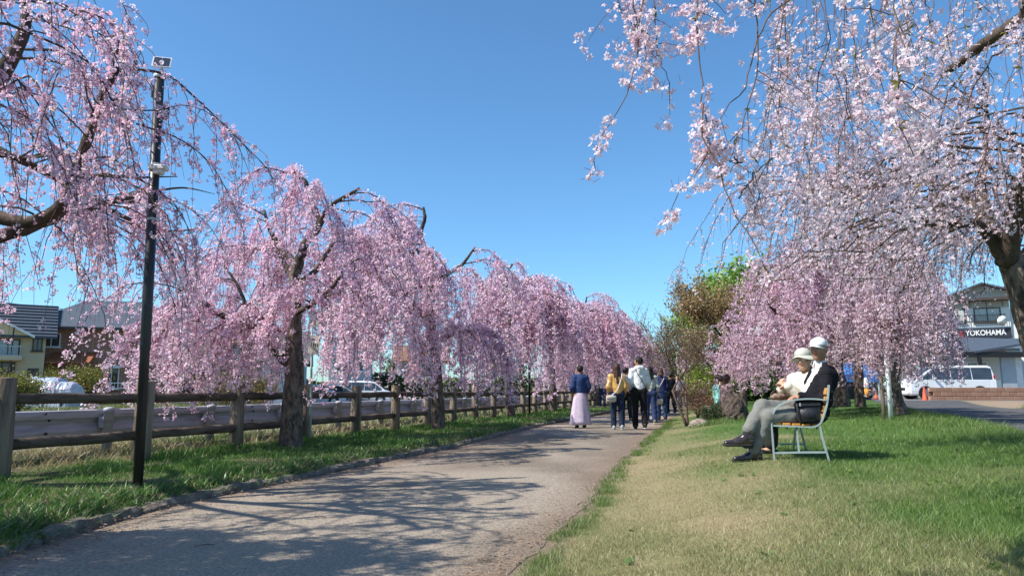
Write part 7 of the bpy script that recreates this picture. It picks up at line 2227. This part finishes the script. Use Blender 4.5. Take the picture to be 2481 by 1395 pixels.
MB().box(q, (.26, .08, .17), bev=.03).build('body', fab('creambag', (.6, .5, .42)), hb2, True)
MB().tube(smooth_line([q + [-.08, 0, .07], q + [0, 0, .2], q + [.08, 0, .07]], 9), .009, 6).build('handle', fab('creambag', (.6, .5, .42)), hb2)
t, W, s = walker(1604, 1007, 23.0, 1.63, -.12, 'woman with bobbed hair in long navy coat and jeans right of the group', top=('navy_coat', (.022, .032, .10)), legs=('denim2', (.04, .08, .17)), long_coat=True, hair='hair_brown', hair_len=.10, stride=.07, res=.017)
MB().tube(smooth_line([W(.12, .02, 1.45), W(.06, -.14, 1.32), W(-.06, -.19, 1.12), W(-.17, -.10, .95)], 12), .012, 6).build('bag_strap', fab('palepink', (.6, .5, .5)), t)
walker(1590, 1000, 27.5, 1.62, 0, 'person in pink top glimpsed between the ponytailed woman and the navy coat', top=('pink', (.6, .2, .33)), legs=('denim', (.03, .05, .13)), res=.022)
walker(1627, 996, 30.0, 1.65, .3, 'distant person in black jacket with white sleeves beyond the navy coat', top=('black_cloth', (.012, .012, .013)), legs=('black_cloth', (.012, .012, .013)), res=.022, sleeve=.6)
walker(1643, 993, 33.0, 1.64, PI, 'distant person in pale mauve top walking towards the viewer', top=('mauve', (.52, .42, .50)), legs=('denim_dark', (.018, .026, .055)), res=.025, skin='skin_pale')
walker(1535, 992, 33.0, 1.66, PI - .2, 'distant person in pale blue shirt seen between the woman in gold and the man', top=('pale_blue', (.42, .52, .66)), legs=('black_cloth', (.012, .012, .013)), res=.025)
walker(1655, 989, 40.0, 1.68, 0.2, 'farthest walker in grey at the end of the path', top=('grey', (.2, .21, .22)), legs=('denim_dark', (.018, .026, .055)), res=.03)
walker(1460, 990, 36.0, 1.62, PI, 'distant person in white top behind the woman in the gold blouse', top=('white_hoodie', (.74, .75, .75)), legs=('denim', (.03, .05, .13)), res=.028)

# two people sitting behind the boulder
def sitter(px, py, Y_, facing, label, top, hair, hair_len, h=1.6, res=.018):
    q = P(px, py, Y_); base = np.array([q[0], q[1], float(gz(q[0], q[1]))]); t = thing('person', label, 'person', base); s = h / 1.7
    fd = np.array([-math.sin(facing), math.cos(facing), 0]); rd = np.array([fd[1], -fd[0], 0]); up = np.array([0, 0, 1.])
    W = lambda x, y, z: base + (rd * x + fd * y + up * z) * s
    f_, u_, r_ = frame(fd + [0, 0, -.1]); hc_ = W(0, .10, 1.08)
    B = Body(.03); add_head(B, hc_, f_, u_, r_, .97 * s); B.cap(W(0, .05, .90), hc_ - up * .05, .05 * s); B.cap(W(0, 0, .42), W(0, .03, .80), .12 * s, .12 * s)
    for e in (-1, 1):
        B.chain([W(e * .17, .04, .86), W(e * .24, .10, .60), W(e * .16, .32, .50)], [.045 * s, .036 * s, .025 * s]); B.chain([W(e * .09, 0, .38), W(e * .12, .44, .40), W(e * .12, .46, .06)], [.08 * s, .055 * s, .035 * s])
        add_hand(B, W(e * .16, .32, .50), fd + up * -.2, -up, .5, s, e); B.cap(W(e * .12, .46, .06), W(e * .12, .60, .03), .03)
    B.build('body', M['skin_pale'], t, .018)
    J = Body(.035); J.cap(W(0, 0, .42), W(0, .03, .78), .155 * s, .15 * s); J.cap(W(-.16, .04, .86), W(.16, .04, .86), .08 * s)
    for e in (-1, 1): J.chain([W(e * .17, .04, .85), W(e * .24, .10, .60), W(e * .18, .28, .51)], [.075 * s, .062 * s, .05 * s])
    J.build('top', fab(*top), t, res, amp=.02, freq=11)
    T = Body(.03)
    for e in (-1, 1): T.chain([W(e * .09, 0, .40), W(e * .12, .44, .41), W(e * .12, .46, .12)], [.105 * s, .08 * s, .07 * s])
    T.build('trousers', fab('denim_dark', (.018, .026, .055)), t, res, amp=.012)
    H = Body(.015); H.ell(hc_ + u_ * .02 * s - f_ * .015 * s, np.array([.085, .094, .098]) * s, np.array([r_, f_, u_])); H.ell(hc_ + f_ * .085 * s - u_ * .045 * s, np.array([.07, .07, .085]) * s, np.array([r_, f_, u_]), sub=True)
    if hair_len: H.cap(hc_ - fd * .05 * s, hc_ - fd * .14 * s - up * hair_len * s, .09 * s, .06 * s)
    H.build('hair', M[hair], t, res * .7, amp=.012, freq=24, stretch=(1, 1, .4))
sitter(1757, 985, 18.6, -1.25, 'person with long brown hair and taupe top sitting behind the dark boulder', ('taupe', (.32, .21, .21)), 'hair_brown', .42)
sitter(1744, 985, 19.3, -1.0, 'dark haired person in mint green top sitting left of the long haired one', ('mint', (.30, .62, .55)), 'hair_black', 0)
# seat for the two
q = P(1752, 985, 19.0); gq = float(gz(q[0], q[1]))
t = thing('stone_bench', 'low stone seat under the two people behind the boulder', 'bench', (q[0], q[1], gq))
MB().box((q[0] - .05, q[1], gq + .27), (.55, 1.3, .1), bev=.02).build('seat', M['stone_pale'], t)
for dy in (-.45, .45): MB().box((q[0] - .05, q[1] + dy, gq + .11), (.4, .22, .22), bev=.02).build('leg', M['stone_pale'], t)
